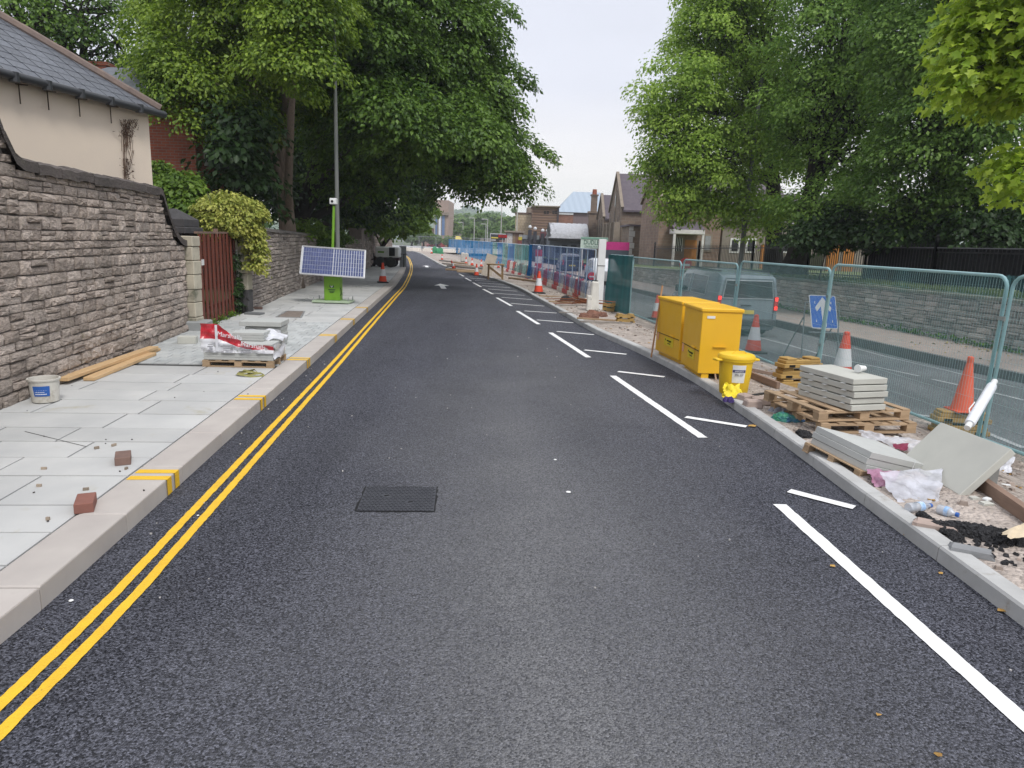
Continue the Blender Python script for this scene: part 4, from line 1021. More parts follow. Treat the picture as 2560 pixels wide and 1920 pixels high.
# loose stone block by the gatepost and timber lengths
p = G(470, 858, .12); bl = MB(); bl.box((p[0], p[1], .12 + .055), (.26, .16, .11), rz=.2); tag(bl.build('stone_block', FLAGW, bevel=.004), 'pale cut stone block on the pavement at the wall foot', 'block')
def plank(label, p0, p1, w_, h_, zb):
    a = G(*p0, zb); c = G(*p1, zb); q = MB(); d_ = c - a; L = np.linalg.norm(d_); M2 = frame_M((a + c) / 2 + np.array([0, 0, h_ / 2]), d_, (-d_[1], d_[0], 0)); q.box((0, 0, 0), (L, w_, h_)); o = q.build('plank', TIM, bevel=.003); o.matrix_world = M2; return tag(o, label, 'timber', 'timber lengths by the wall')
plank('long upper timber batten leaning low along the wall foot', (155, 953), (385, 872), .13, .04, .165)
plank('middle timber batten of the three by the wall', (212, 940), (392, 876), .11, .035, .125)
plank('front timber batten nearest the kerb, with cut end showing', (222, 952), (380, 888), .12, .04, .125)
# bucket
BUK = mat('dirty_white_plastic', (.60, .58, .53), (.50, .48, .43), s=6, rough=.6, dirt=((.30, .26, .20), 9, .56))
p = G(115, 1004, .12); bk = thing('bucket', 'dirty white plastic bucket with blue label by the stone wall', 'bucket', (p[0], p[1], .121)); bk.scale = (1.12, 1.12, 1.2)
q = MB(); q.lathe([(.001, .006), (.10, .006), (.104, .01), (.118, .185), (.128, .187), (.13, .2), (.124, .202), (.115, .2), (.1, .02), (.001, .018)], 28, cap=False); q.build('tub', BUK, bk, local=True, smooth=True)
q = MB(); q.lathe([(.1, .05), (.109, .12)], 20, cap=True); q.build('dregs', mat('dried_mortar', (.33, .30, .26), rough=.95), bk, local=True)
BLU = mat('blue_print', (.03, .12, .42), (.025, .1, .36), rough=.45)
q = MB(); rows = []
for i in range(8):
    an = math.radians(-100 + 62 * i / 7); rows.append([((.1125 + .012 * zz) * math.cos(an), (.1125 + .012 * zz) * math.sin(an), .065 + zz * .085) for zz in (0, 1)])
q.grid(rows); lb = q.build('label', BLU, bk, local=True, recalc=False)
q = MB()
for k in range(4):
    rows = []
    for i in range(6):
        an = math.radians(-94 + (44 - 8 * (k % 2)) * i / 5); rr_ = .1155 + .010 * (k * .2); rows.append([(rr_ * math.cos(an), rr_ * math.sin(an), .08 + k * .017), (rr_ * math.cos(an), rr_ * math.sin(an), .087 + k * .017)])
    q.grid(rows)
q.build('label_text', WHW, bk, local=True, recalc=False)
# two clay pavers
BR1 = mat('brown_paver', (.20, .125, .10), (.15, .10, .085), s=9, rough=.9, bump=.2, bs=80, rv=.1); BR2 = mat('red_paver', (.26, .115, .09), (.2, .09, .07), s=9, rough=.9, bump=.2, bs=80)
p = G(303, 1158, .12); q = MB(); q.box((p[0], p[1] + .03, .121 + .03), (.105, .19, .062), rz=.48); tag(q.build('brick', BR1, bevel=.004), 'brown paving brick on the flags, the one farther from the camera', 'brick', 'loose bricks')
p = G(210, 1273, .12); q = MB(); q.box((p[0], p[1] + .02, .121 + .0325), (.105, .2, .065), rz=.45); tag(q.build('brick', BR2, bevel=.004), 'red paving brick at the edge of the kerb, nearest the camera', 'brick', 'loose bricks')
SPAC = mat('timber_spacer', (.33, .27, .21), rough=.9, rv=.3)
for x, y, r_, l_ in ((285, 1115, 1.3, .04), (242, 1122, .9, .035), (316, 1174, 1.5, .025), (98, 1217, .2, .03), (215, 1226, .4, .035), (110, 1174, .2, .035), (120, 1300, .1, .02)):
    p = G(x, y, .12); q = MB(); q.box((p[0], p[1], .121 + .009), (l_, .014, .018), rz=r_); tag(q.build('spacer_chip', SPAC), 'small wooden spacer chip standing in a paving joint', 'chip', 'spacer chips in the paving')
# dark slab pieces on the pavement near the far gatepost
p = G(636, 786, .12); q = MB(); q.box((p[0], p[1], .121 + .02), (.36, .22, .04), rz=-.1); tag(q.build('slab', mat('dark_flag', (.17, .175, .18), rough=.8), bevel=.004), 'dark grey slab offcut lying by the slim gatepost', 'slab')
p = G(645, 773, .12); q = MB(); q.box((p[0], p[1], .121 + .025), (.2, .12, .05), rz=.3); tag(q.build('brick', BR1, bevel=.006), 'brown brick lying against the wall beyond the gate', 'brick', 'loose bricks')
# weeds at the gate foot
rsw = np.random.RandomState(5)
for i, (x, y) in enumerate(((548, 800), (528, 812), (576, 790), (508, 760))):
    p = G(x, y, .12); n = 120; P = np.array([p[0], p[1], .13]) + rsw.normal(size=(n, 3)) * np.array([.08, .07, .02]); P[:, 2] = .125 + np.abs(P[:, 2] - .13) * 2
    w_ = leaf_mesh('weed', P, rsw.normal(size=(n, 3)) + np.array([0, 0, 1]), rsw.normal(size=(n, 3)) + np.array([0, 0, .6]), .05, LF_SHRUB, None, rsw); tag(w_, ('tuft of weeds at the far end of the gate', 'weeds under the middle of the gate', 'small weed beside the slim gatepost', 'weed at the foot of the pale gatepost')[i], 'weed', 'weeds at the gate')

# ---- solar camera tower
LIME = mat('lime_green', (.17, .36, .025), (.145, .31, .02), s=4, rough=.4, spec=.5)
SILV = mat('silver_frame', (.66, .67, .68), rough=.4, metal=.3)
p = G(834, 757, .12); tw = thing('camera_tower', 'lime green solar powered camera tower standing on the pavement', 'camera tower', (p[0], p[1], .121), 0)
tw.scale = (1, 1, 1); k = p[1] / FPX / FW[1]
def tp(x, y, dy=0.): return AT(x, y, p[1] + dy)
pw = 90 * k
q = MB(); q.box((0, 0, .045), (pw, .62, .05)); q.build('base_plate', mat('pale_green_steel', (.42, .52, .36), (.34, .42, .3), rough=.5), tw, local=True, bevel=.006)
for x in (-1, 1):
    for y in (-1, 1):
        q = MB(); q.tube([(x * pw * .46, y * .25, 0), (x * pw * .46, y * .25, .16)], .012, 8); q.lathe([(.04, .0), (.04, .012)], 12, (x * pw * .46, y * .25, 0)); q.build('jack', STEEL, tw, local=True)
ch = 58 * k; cw = 38 * k
q = MB(); q.box((0, 0, .07 + ch / 2), (cw, .3, ch)); cab = q.build('cabinet', LIME, tw, local=True, bevel=.01)
DGR = mat('dark_green_print', (.03, .08, .04), rough=.5)
q = MB()
zc = .07 + ch * .5
q.extr([(x * .1, -.153, zc - .02 + z) for x, z in ((-1, .0), (1, .0), (.75, -.025), (-.75, -.025))], (0, -.003, 0))
for i in range(3): q.box((0, -.154, zc - .07 - i * .016), (.14 - .02 * i, .004, .008))
for sx in (-1, 1): q.extr([(sx * .005, -.153, zc + .03), (sx * .05, -.153, zc + .1), (sx * .06, -.153, zc + .04), (sx * .03, -.153, zc + .015)], (0, -.003, 0))
q.build('logo', DGR, cab, local=True)
q = MB(); q.extr([(x * .012, -.153, zc + .03 + z) for x, z in ((-1, 0), (-3.2, .05), (0, .02), (3.2, .05), (1, 0))], (0, -.0045, 0)); q.build('logo_star', WHW, cab, local=True)
q = MB(); q.tube([(cw / 2, -.1, .2), (cw / 2 + .04, -.12, .25), (cw / 2 + .03, -.12, .35), (cw / 2, -.1, .4)], .006, 6); q.build('cable', RUB, tw, local=True)
mz = .07 + ch; xm = -12 * k * .4
tops = (490 - 757)
q = MB(); q.tube([(-.01, .04, mz - .05), (-.01, .04, mz + .75)], .042, 12); q.tube([(-.01, .04, mz + .7), (.04, .04, mz + 1.75)], .034, 12); q.build('mast', LIME, tw, local=True, smooth=True)
q = MB(); q.box((.035, .03, mz + 1.86), (.17, .16, .15)); hd = q.build('camera_head', WHP, tw, local=True, bevel=.015)
q = MB(); q.lathe([(.032, 0), (.026, .012), (.001, .014)], 14, (.02, -.052, mz + 1.855), Matrix.Rotation(math.pi / 2, 3, 'X')); q.build('lens', BLK, hd, local=True)
# panel: 1.42 x .72 leaning back
tl, tr_, br, bl_ = tp(757, 615, -.12), tp(914, 626, -.12), tp(911, 695, -.38), tp(750, 684, -.38)
base = np.array([p[0], p[1], .121]); Q = [x - base for x in (tl, tr_, br, bl_)]
ux = Q[1] - Q[0]; uy = Q[3] - Q[0]
nrm = np.cross(ux, uy); nrm /= np.linalg.norm(nrm); nrm *= -1 if nrm[1] > 0 else 1
def PP(a, b_, d=0.): return Q[0] * (1 - a) * (1 - b_) + Q[1] * a * (1 - b_) + Q[2] * a * b_ + Q[3] * (1 - a) * b_ + nrm * d
q = MB(); V = [PP(*t, d) for d in (0, -.035) for t in ((0, 0), (1, 0), (1, 1), (0, 1))]; q.add(V, [(0, 1, 2, 3), (7, 6, 5, 4), (0, 4, 5, 1), (1, 5, 6, 2), (2, 6, 7, 3), (3, 7, 4, 0)]); pn = q.build('solar_panel', mat('panel_backing', (.60, .63, .68), rough=.35), tw, local=True)
CELL = mat('solar_cell', (.055, .075, .20), (.045, .06, .16), s=8, rough=.3, spec=.6, rv=.12)
nc, nr = 24, 6
for i in range(nc):
    for j in range(nr):
        x0 = .022 + .956 * i / nc + (.0015 if i < 12 else .008); x1 = .022 + .956 * (i + 1) / nc - (.001 if i != 11 else .004); y0 = .035 + .93 * j / nr + .004; y1 = .035 + .93 * (j + 1) / nr - .004
        q = MB(); q.quad(PP(x0, y0, .003), PP(x1, y0, .003), PP(x1, y1, .003), PP(x0, y1, .003)); q.build('cell', CELL, pn, local=True, recalc=False)
q = MB()
for a_, b_ in (((0, 0), (1, 0)), ((1, 0), (1, 1)), ((1, 1), (0, 1)), ((0, 1), (0, 0))): q.bar(PP(*a_, .004), PP(*b_, .004), .03, .03)
q.bar(PP(.5, 0, .004), PP(.5, 1, .004), .012, .008)
q.build('panel_frame', SILV, pn, local=True)
q = MB(); q.bar((0, .02, mz - .02), (0, .0, mz + .25), .05, .05); q.bar((.04, -.05, mz), (-.02, -.25, mz + .08), .03, .03); q.build('panel_bracket', mat('olive_steel', (.10, .12, .06), rough=.6), tw, local=True)
# lamp post behind the tower
LP = mat('grey_lamp_steel', (.20, .21, .20), (.15, .16, .15), s=3, rough=.6, metal=.2, scale=(1, 1, .3))
b0 = tp(844, 700, .5); lp = thing('lamp_post', 'grey street lamp post rising through the trees behind the camera tower', 'lamp post', (b0[0] + .02, b0[1], .12))
q = MB(); q.tube([(0, 0, 0), (0, 0, 1.2)], .08, 12); q.tube([(0, 0, 1.2), (-.0, 0, 5.2)], [.055, .045], 12); q.tube([(0, 0, 5.2), (0, 0, 7.5), (.5, 0, 8)], .04, 10); q.build('pole', LP, lp, local=True, smooth=True)
q = MB(); q.box((.75, 0, 8.0), (.6, .2, .1)); q.build('lantern', LP, lp, local=True, bevel=.03)
# cone on the pavement
p = G(957, 707, .12); cone('traffic cone standing on the pavement left of the yellow lines', (p[0], p[1], .12), .3, 1.0)

# ---- towable compressor
p0 = G(985, 666, .12); cs = thing('compressor', 'white towable compressor with dark grille parked on the pavement', 'compressor', (G(968, 668, .12)[0], p0[1] - 1.0, .12), 0)
kk = p0[1] / FPX / FW[1]; cw = 54 * kk; chh = 24 * kk; z0 = .55
q = MB(); q.box((0, 0, z0 + chh / 2), (cw, 1.0, chh)); bod = q.build('canopy', mat('white_enamel', (.82, .83, .82), (.76, .77, .76), rough=.4), cs, local=True, bevel=.05)
q = MB(); q.box((cw * .22, -.506, z0 + chh * .55), (cw * .25, .02, chh * .8)); q.build('grille', mat('dark_grille', (.03, .03, .035), rough=.6), bod, local=True)
for i in range(6):
    q = MB(); q.box((cw * .22, -.52, z0 + chh * (.25 + .12 * i)), (cw * .24, .02, .015)); q.build('louvre', RUB, bod, local=True)
q = MB(); q.tube([(-cw * .38, -.505, z0 + chh * .5), (-cw * .12, -.505, z0 + chh * .5)], .05, 8); q.build('badge', LIME, bod, local=True)
q = MB(); q.box((0, 0, z0 - .08), (cw * 1.02, .9, .16)); q.bar((-cw * .5, 0, .45), (-cw * .75, 0, .4), .1, .08); q.build('chassis', mat('maroon_black', (.05, .02, .025), rough=.6), cs, local=True)
for x in (-cw * .28, cw * .16):
    for y in (-.5, .5):
        Mr = Matrix.Rotation(math.pi / 2, 3, 'X'); q = MB(); q.lathe([(.15, -.08), (.27, -.08), (.29, -.05), (.29, .05), (.27, .08), (.15, .08)], 20, (x, y, .29), Mr); wh = q.build('wheel', RUB, cs, local=True, smooth=True)
        q = MB(); q.lathe([(.001, -.06), (.15, -.05), (.16, .05), (.001, .06)], 14, (x, y, .29), Mr); q.build('rim', STEEL, wh, local=True)
q = MB(); q.tube([(-cw * .62, -.1, .1), (-cw * .62, -.1, .75)], .03, 8); q.lathe([(.1, -.03), (.1, .03)], 12, (-cw * .62, -.1, .1), Matrix.Rotation(math.pi / 2, 3, 'X')); q.build('jockey_wheel', RUB, cs, local=True)
# grey panel and barrier post beside it
p = G(1003, 668, .12); sg = thing('barrier_frame', 'dark grey panel on a post beside the compressor', 'barrier', (p[0], p[1], .12))
q = MB(); q.box((0, .6, .6), (.4, .04, 1.2)); q.build('panel', mat('slate_panel', (.30, .32, .34), rough=.6), sg, local=True); q = MB(); q.tube([(.15, 0, 0), (.15, 0, .75)], .03, 8); q.box((.1, 0, .75), (.5, .03, .03)); q.build('post', RUB, sg, local=True)
# ================================================================== right side: walls, railings
rw = thing('retaining_wall', 'long rubble retaining wall behind the far footway on the right', 'wall', (11.5, 22, -.4))
def hrw(t):
    Y = RW.at(t)[1]; return ztop(Y) + .40
stone_wall(rw, RW, hrw, lambda Y: -.41, -1, ST3, ch=(.09, .17), ln=(.2, .55), dep=(.03, .07), nobj=300, seed=22, s0=RW.sY(8), s1=RW.L)
coping(rw, RW, hrw, lambda Y: -.41, -1, mat('cope_moss', (.20, .20, .17), (.13, .14, .10), s=3, rough=.9, bump=.3, world=True), RW.sY(8), RW.L, ln=(.7, 1.2), th=.06, seed=8)
BLKP = mat('black_railing', (.012, .012, .014), (.02, .02, .022), rough=.45, spec=.5)
def railing(label, Ya, Yb, off_, H, pitch=.13, panel=None):
    a = np.array([RW.X(Ya) + off_, Ya]); c = np.array([RW.X(Yb) + off_, Yb]); d_ = c - a; L = np.linalg.norm(d_); d_ /= L
    t = thing('railing', label, 'railing', (*a, ztop(Ya) + .05), group='black railings above the retaining wall')
    def P(s_, z): p_ = a + d_ * s_; return (*p_, ztop(p_[1]) + .08 + z)
    for z in (.15, H - .2):
        q = MB(); q.bar(P(0, z), P(L, z), .04, .04); q.build('rail', BLKP, t)
    for s_ in (0, L):
        q = MB(); q.bar(P(s_, -.1), P(s_, H + .12), .08, .08); q.lathe([(.05, 0), (.055, .05), (.001, .12)], 8, P(s_, H + .12)); q.build('post', BLKP, t)
    n = int(L / pitch)
    for i in range(1, n):
        q = MB(); q.bar(P(i * L / n, .05), P(i * L / n, H - .05), .022, .022); q.add([P(i * L / n - .012, H - .05), P(i * L / n + .012, H - .05), P(i * L / n, H + .06)], [(0, 1, 2)]); q.build('bar', BLKP, t)
    if panel:
        q = MB(); p0, p1 = P(.05, .1), P(L - .05, .1); nn = np.array([-d_[1], d_[0]]) * -.06
        q.add([(p0[0] + nn[0], p0[1] + nn[1], p0[2]), (p1[0] + nn[0], p1[1] + nn[1], p1[2]), (p1[0] + nn[0], p1[1] + nn[1], p1[2] + panel), (p0[0] + nn[0], p0[1] + nn[1], p0[2] + panel)], [(0, 1, 2, 3)]); q.build('backing_sheet', mat('dark_sheet', (.012, .012, .013), rough=.7), t, recalc=False)
        q = MB(); q.bar((p0[0], p0[1], p0[2] + panel), (p1[0], p1[1], p1[2] + panel), .05, .03); q.build('sheet_cap', mat('grey_trim', (.16, .16, .17), rough=.6), t)
names = ['at the right edge of the picture', 'second from the right edge', 'third from the right edge', 'fourth from the right edge', 'behind the blue arrow sign', 'just right of the van', 'behind the van roof', 'left of the van, by the stone house', 'farthest, in front of the stone house door']
Ys = [9, 12.2, 15.4, 18.6, 21.8, 25, 28.5, 33, 39, 46]
for i in range(9):
    railing('black railing bay ' + names[i], Ys[i], Ys[i + 1], 1.5, 1.25 if i < 4 else 1.35, .13 if i < 6 else .16, 1.08 if i < 5 else None)

# ================================================================== mesh fence panels
FR = mat('fence_tube', (.33, .50, .52), (.27, .42, .44), s=5, rough=.45, metal=.2, spec=.5)
WIRE = mat('fence_wire', (.45, .55, .55), rough=.5, metal=.3)
NETT = m_net('teal_debris_net', (.14, .37, .39), .175, .06)
NETD = m_net('teal_net_dense', (.03, .17, .18), .86, .05)
NETB = m_net('blue_net', (.03, .27, .60), .62)
NETG = m_net('green_net', (.15, .44, .42), .52)
NETS = m_net('blue_grey_net', (.12, .22, .46), .40, .05)
J = [(6.42, 4.55), (5.98, 7.95), (5.30, 11.35), (4.92, 14.8), (4.52, 18.2), (4.02, 21.6), (3.62, 24.3)]
J = [np.array(G(x, y, z)[:2]) for x, y, z in ((2445, 1124, -.36), (2037, 966, -.38), (1822, 884, -.46), (1690, 838, -.5), (1572, 792, -.5))]
d01 = J[0] - J[1]; J = [J[0] + d01 / np.linalg.norm(d01) * 3.5] + J + [np.array(G(1512, 775, -.5)[:2])]
def fence_panel(a, c, label, net, zb, lean=0., H=2.0, wires=True):
    a = np.array(a); c = np.array(c); d_ = c - a; L = np.linalg.norm(d_); d_ /= L; nrm_ = np.array([d_[1], -d_[0]])
    t = thing('site_fence', label, 'fence panel', (*a, zb), group='mesh fence panels along the site')
    def P(s_, z, o=0.): p_ = a + d_ * s_ + nrm_ * (o + lean * z); return (*p_, zb + z)
    g_ = .04; r = .14; path = [P(g_, .0)] + [P(g_, H - r)] + [P(g_ + r * (1 - math.cos(u)), H - r + r * math.sin(u)) for u in np.linspace(.25, 1.4, 4)] + [P(g_ + r, H), P(L - g_ - r, H)] + [P(L - g_ - r * (1 - math.sin(u)), H - r + r * math.cos(u)) for u in np.linspace(.17, 1.32, 4)] + [P(L - g_, H - r), P(L - g_, .0)]
    q = MB(); q.tube(path, .021, 8); q.tube([P(g_, .14), P(L - g_, .14)], .021, 8); q.build('frame', FR, t, smooth=True)
    if wires:
        q = MB(); n = int(L / .045)
        for i in range(1, n):
            s_ = g_ + (L - 2 * g_) * i / n; q.tube([P(s_, .14, .01), P(s_, H - .01, .01)], .0017, 3, cap=False)
        for z in np.arange(.34, H, .24): q.tube([P(g_, z, .012), P(L - g_, z, .012)], .0017, 3, cap=False)
        q.build('wire_mesh', WIRE, t, kind='stuff', recalc=False)
    q = MB(); rows = []
    for i in range(15):
        s_ = -.03 + (L + .06) * i / 14; rows.append([P(s_, .06 + (H - .06 + .01 * math.sin(i * 2.3)) * j / 8, -.028 - .012 * math.sin(i * 1.3 + j) * (1 if 0 < j < 8 else 0)) for j in range(9)])
    q.grid(rows); q.build('debris_net', net, t, recalc=False, smooth=True, auto=False)
    for z in (.75, 1.55):
        q = MB(); q.bar(P(-.05, z, .0), P(.05, z, .0), .05, .045); q.build('coupler', STEEL, t)
labs = ['nearest mesh fence panel, cut off at the right edge', 'mesh fence panel beside the plain orange cone', 'mesh fence panel in front of the van rear', 'mesh fence panel behind the yellow chests', 'small mesh fence panel with cones seen through it', 'dense green netted fence panel next to the white post']
for i in range(6):
    fence_panel(J[i], J[i + 1], labs[i], NETD if i == 5 else NETT, [-.36, -.37, -.42, -.48, -.5, -.5][i], lean=[.02, .02, .03, .02, .0, .03][i], H=[2.02, 2.02, 2.0, 2.0, 1.96, 1.98][i])

# fence feet: moulded ochre blocks
OCH = mat('ochre_block', (.42, .27, .09), (.34, .22, .075), s=6, rough=.8, bump=.15, rv=.08, dirt=((.24, .17, .08), 5, .58))
def make_foot():
    t = thing('ballast_block', 'x', 'ballast block')
    q = MB(); q.box((0, 0, .03), (.66, .22, .06)); q.box((0, 0, .085), (.60, .19, .05)); q.box((-.2, 0, .125), (.16, .19, .03)); q.box((.2, 0, .125), (.16, .19, .03)); q.build('body', OCH, t, local=True, bevel=.008)
    for x in (-.08, .0, .08):
        q = MB(); q.box((x, 0, .112), (.045, .06, .004)); q.build('socket', BLK, t, local=True)
    for x in (-.2, .2):
        q = MB(); q.box((x, -.111, .03), (.1, .004, .035)); q.build('hand_slot', BLK, t, local=True)
    return t
def foot_at(label, p, rz=0., dz=0., tilt=(0, 0), s_=1.):
    return place(proto('foot', make_foot), (p[0], p[1], p[2] + dz), rz, label, 'moulded fence feet', tilt, s_)
# upright pair behind the slab stack
p = S(1990, 968)
foot_at('ochre fence foot, lower of the pair stacked behind the pale slab stack', p, .25)
foot_at('ochre fence foot, upper of the pair stacked behind the pale slab stack', p, .2, .155)
foot_at('third ochre block lying across the top of the stacked pair', p, .32, .31)
p = S(2395, 1082)
foot_at('ochre fence foot under the plain orange cone, lower one', p, -.15)
foot_at('ochre fence foot directly under the plain orange cone', p, -.1, .155)
p5 = p
p = S(1522, 778); foot_at('ochre fence foot at the white post', p, .3); foot_at('ochre fence foot on top of the one at the white post', p, .2, .155)
p = S(1562, 806); foot_at('ochre fence foot on the gravel left of the yellow chests', p, .2, 0, s_=.7); foot_at('ochre fence foot stacked on the one left of the chests', p, .25, .11, s_=.7)

# ================================================================== yellow chests
YC = mat('chest_yellow', (.80, .46, .02), (.74, .41, .018), s=1.5, rough=.42, spec=.5, dirt=((.45, .26, .05), 7, .72))
LBY = mat('sticker_yellow', (.80, .62, .03), rough=.5)
def build_chest(label, a, u, v, wv, dep, zb, zt, door):
    t = thing('storage_chest', label, 'storage chest', (a[0], a[1], zb), math.atan2(u[1], u[0]), group='yellow storage chests'); H = zt - zb
    for x in (.06, wv - .16):
        q = MB(); q.box((x + .05, dep / 2, .045), (.1, dep * .96, .09)); q.build('skid', YC, t, local=True)
    q = MB(); q.box((wv / 2, dep / 2, .09 + (H - .13) / 2), (wv, dep, H - .13)); body = q.build('body', YC, t, local=True, bevel=.008)
    q = MB(); q.box((wv / 2, dep / 2, H - .035), (wv + .035, dep + .035, .05)); q.build('lid', YC, t, local=True, bevel=.01)
    q = MB(); q.box((-.004, dep / 2, H * .40), (.006, dep * .96, .008)); q.build('panel_seam', BLK, body, local=True)
    q = MB(); q.box((-.012, dep * .3, H * .42), (.02, .16, .02)); q.build('handle', YC, body, local=True)
    q = MB(); q.box((-.006, dep * .42, H * .31), (.004, dep * .36, .13)); st_ = q.build('sticker', LBY, body, local=True)
    text_mesh('emergent', .05, BLK, body, frame_M((-.010, dep * .40, H * .33), (0, -1, 0), (0, 0, 1)), name='sticker_lettering')
    q = MB(); q.box((-.010, dep * .40, H * .285), (.003, .12, .012)); q.lathe([(.014, -.002), (.014, .002)], 10, (-.01, dep * .55, H * .335), Matrix.Rotation(math.pi / 2, 3, 'Y')); q.build('sticker_mark', BLK, body, local=True)
    q = MB(); q.box((-.006, dep * .9, H * .34), (.004, .07, .12)); q.build('warning_tag', mat('pale_red_tag', (.75, .45, .30), (.7, .3, .2), s=30, rough=.6), body, local=True)
    q = MB(); q.box((wv * .22, -.006, H * .87), (wv * .2, .004, .035)); q.build('maker_plate', WHP, body, local=True)
    q = MB(); q.box((wv * .5, -.018, H * .47), (wv * .33, .02, .012)); q.build('grip', YC, body, local=True)
    return t
def chest_px(label, fl, bl, topy, wv):
    a = S(*fl); c = S(*bl); v = (c - a)[:2]; dep = np.linalg.norm(v); v /= dep; u = np.array([v[1], -v[0]])
    d = ray(fl[0] + 2, topy); zt = (CP + d * (a[1] / d[1]))[2]
    return build_chest(label, a[:2], u, v, wv, dep, a[2] - .01, zt, True)
chest_px('yellow steel storage chest nearest the camera, behind the yellow bin', (1742, 948), (1700, 920), 768, .545)
chest_px('yellow steel storage chest farther away, with a stick leaning on it', (1694, 914), (1637, 886), 752, .56)
# sticks
WD = mat('stick_wood', (.36, .20, .10), (.27, .15, .07), s=9, rough=.8, rv=.2)
a = S(1628, 893); c = AT(1656, 714, a[1] + .35); q = MB(); q.tube([a, c], .014, 8); tag(q.build('broom_handle', WD, smooth=True), 'long brown broom handle leaning on the far yellow chest', 'broom handle')
a = AT(1780, 878, S(1740, 945)[1] + .06) ; c = AT(1760, 806, S(1740, 945)[1] + .05); a2 = AT(1782, 900, S(1740, 945)[1] + .02); q = MB(); q.tube([S(1790, 950), a2, c], .012, 8); tag(q.build('tool_handle', mat('pale_stick', (.48, .33, .22), rough=.8), smooth=True), 'pale tool handle leaning on the front of the near yellow chest', 'tool handle')

# ================================================================== spill bin and bag
YB = mat('bin_yellow', (.80, .52, .02), (.74, .47, .018), s=3, rough=.45, spec=.45)
p = S(1811, 985) + np.array([.13, .08, 0]); k = p[1] / FPX / FW[1]; bn = thing('spill_bin', 'yellow lidded spill kit bin at the kerb beside the chests', 'bin', tuple(p), .2)
rt, rb_, hb = 42 * k, 33 * k, 96 * k
q = MB(); q.lathe([(rb_, 0), (rb_ * 1.03, .01), (rb_ + (rt - rb_) * .55, hb * .5), (rb_ + (rt - rb_) * .58, hb * .53), (rt * .96, hb * .86), (rt * 1.04, hb * .87), (rt * 1.06, hb * .93)], 30); bb = q.build('tub', YB, bn, local=True, smooth=True)
q = MB(); q.lathe([(rt * 1.0, hb * .93), (rt * 1.08, hb * .935), (rt * 1.08, hb * .97), (rt * 1.0, hb * 1.03), (rt * .85, hb * 1.05), (.001, hb * 1.07)], 30); q.build('lid', YB, bn, local=True, smooth=True)
for s_ in (-1, 1):
    q = MB(); q.box((s_ * rt * 1.18, 0, hb * .89), (rt * .4, .12, hb * .06)); q.build('grip', YB, bn, local=True, bevel=.008)
q = MB(); q.tube([(-.1, -.05, hb * 1.05), (-.05, -.06, hb * 1.12), (.06, -.06, hb * 1.12), (.1, -.05, hb * 1.05)], .006, 6); q.build('lid_handle', YB, bn, local=True)
q = MB(); rows = []
for i in range(7):
    an = math.radians(-128 + 46 * i / 6); rows.append([((rb_ + (rt - rb_) * zz + .005) * math.cos(an), (rb_ + (rt - rb_) * zz + .005) * math.sin(an), hb * zz) for zz in (.34, .57, .8)])
q.grid(rows); q.build('label', WHP, bb, local=True, recalc=False)
an = math.radians(-105); rr_ = rb_ + (rt - rb_) * .62 + .009
for body, sz, zz, cm in (('SPILL KIT', .035, .55, GREY), ('EMERGENCY', .026, .64, WHW)):
    if cm is WHW:
        q = MB(); rows = []
        for i in range(7):
            a2 = math.radians(-127 + 44 * i / 6); rows.append([((rb_ + (rt - rb_) * z_ + .007) * math.cos(a2), (rb_ + (rt - rb_) * z_ + .007) * math.sin(a2), hb * z_) for z_ in (.61, .68)])
        q.grid(rows); q.build('label_band', mat('navy_print', (.06, .06, .16), rough=.5), bb, local=True, recalc=False)
    R_ = rb_ + (rt - rb_) * zz + .010
    text_mesh(body, sz, cm, bb, frame_M((R_ * math.cos(an), R_ * math.sin(an), hb * zz), (-math.sin(an), math.cos(an), 0), (0, 0, 1)), name='label_lettering', sx=.75)
# crumpled yellow sack
YS = mat('sack_yellow', (.85, .68, .03), (.72, .55, .02), s=8, rough=.3, spec=.6)
p = S(1800, 990); p = p + np.array([.12, -.12, .0]); sk = thing('cement_sack', 'crumpled bright yellow plastic sack with black print leaning on the bin', 'sack', tuple(p), .15)
q = MB(); rows = []; rs_ = np.random.RandomState(4)
for i in range(13):
    v_ = i / 12; z = .015 + .13 * v_; row = []
    for j in range(26):
        th = 2 * math.pi * j / 26; rad = .125 * (1 - .25 * v_) * (1 + .10 * math.sin(th * 5 + v_ * 7) + .07 * math.sin(th * 11 - v_ * 13)); zz = z + .03 * math.sin(th * 3 + 1) * v_
        row.append((rad * math.cos(th), rad * .62 * math.sin(th) + .06 * v_, max(zz + .012 * math.sin(v_ * 40 + th * 3), .004)))
    rows.append(row)
q.grid(rows, closed=True); n_ = len(q.v); q.add([(0, .05, .12)], []); q.f += [(12 * 26 + j, 12 * 26 + (j + 1) % 26, n_) for j in range(26)]; q.mi += [0] * 26
q.build('sack_body', YS, sk, local=True, smooth=True, auto=False)
q = MB()
for x, z, w_, h_, a_ in ((.09, .15, .05, .010, -.2), (.10, .13, .05, .008, -.25), (.085, .11, .03, .008, -.2)):
    q = MB(); q.box((x * .8, -.10 + .5 * abs(x) * .5, z * .5), (w_, .012, h_), M=Matrix.Rotation(a_, 3, 'Y'), rz=x * 2.2); q.build('black_print', BLK, sk, local=True)

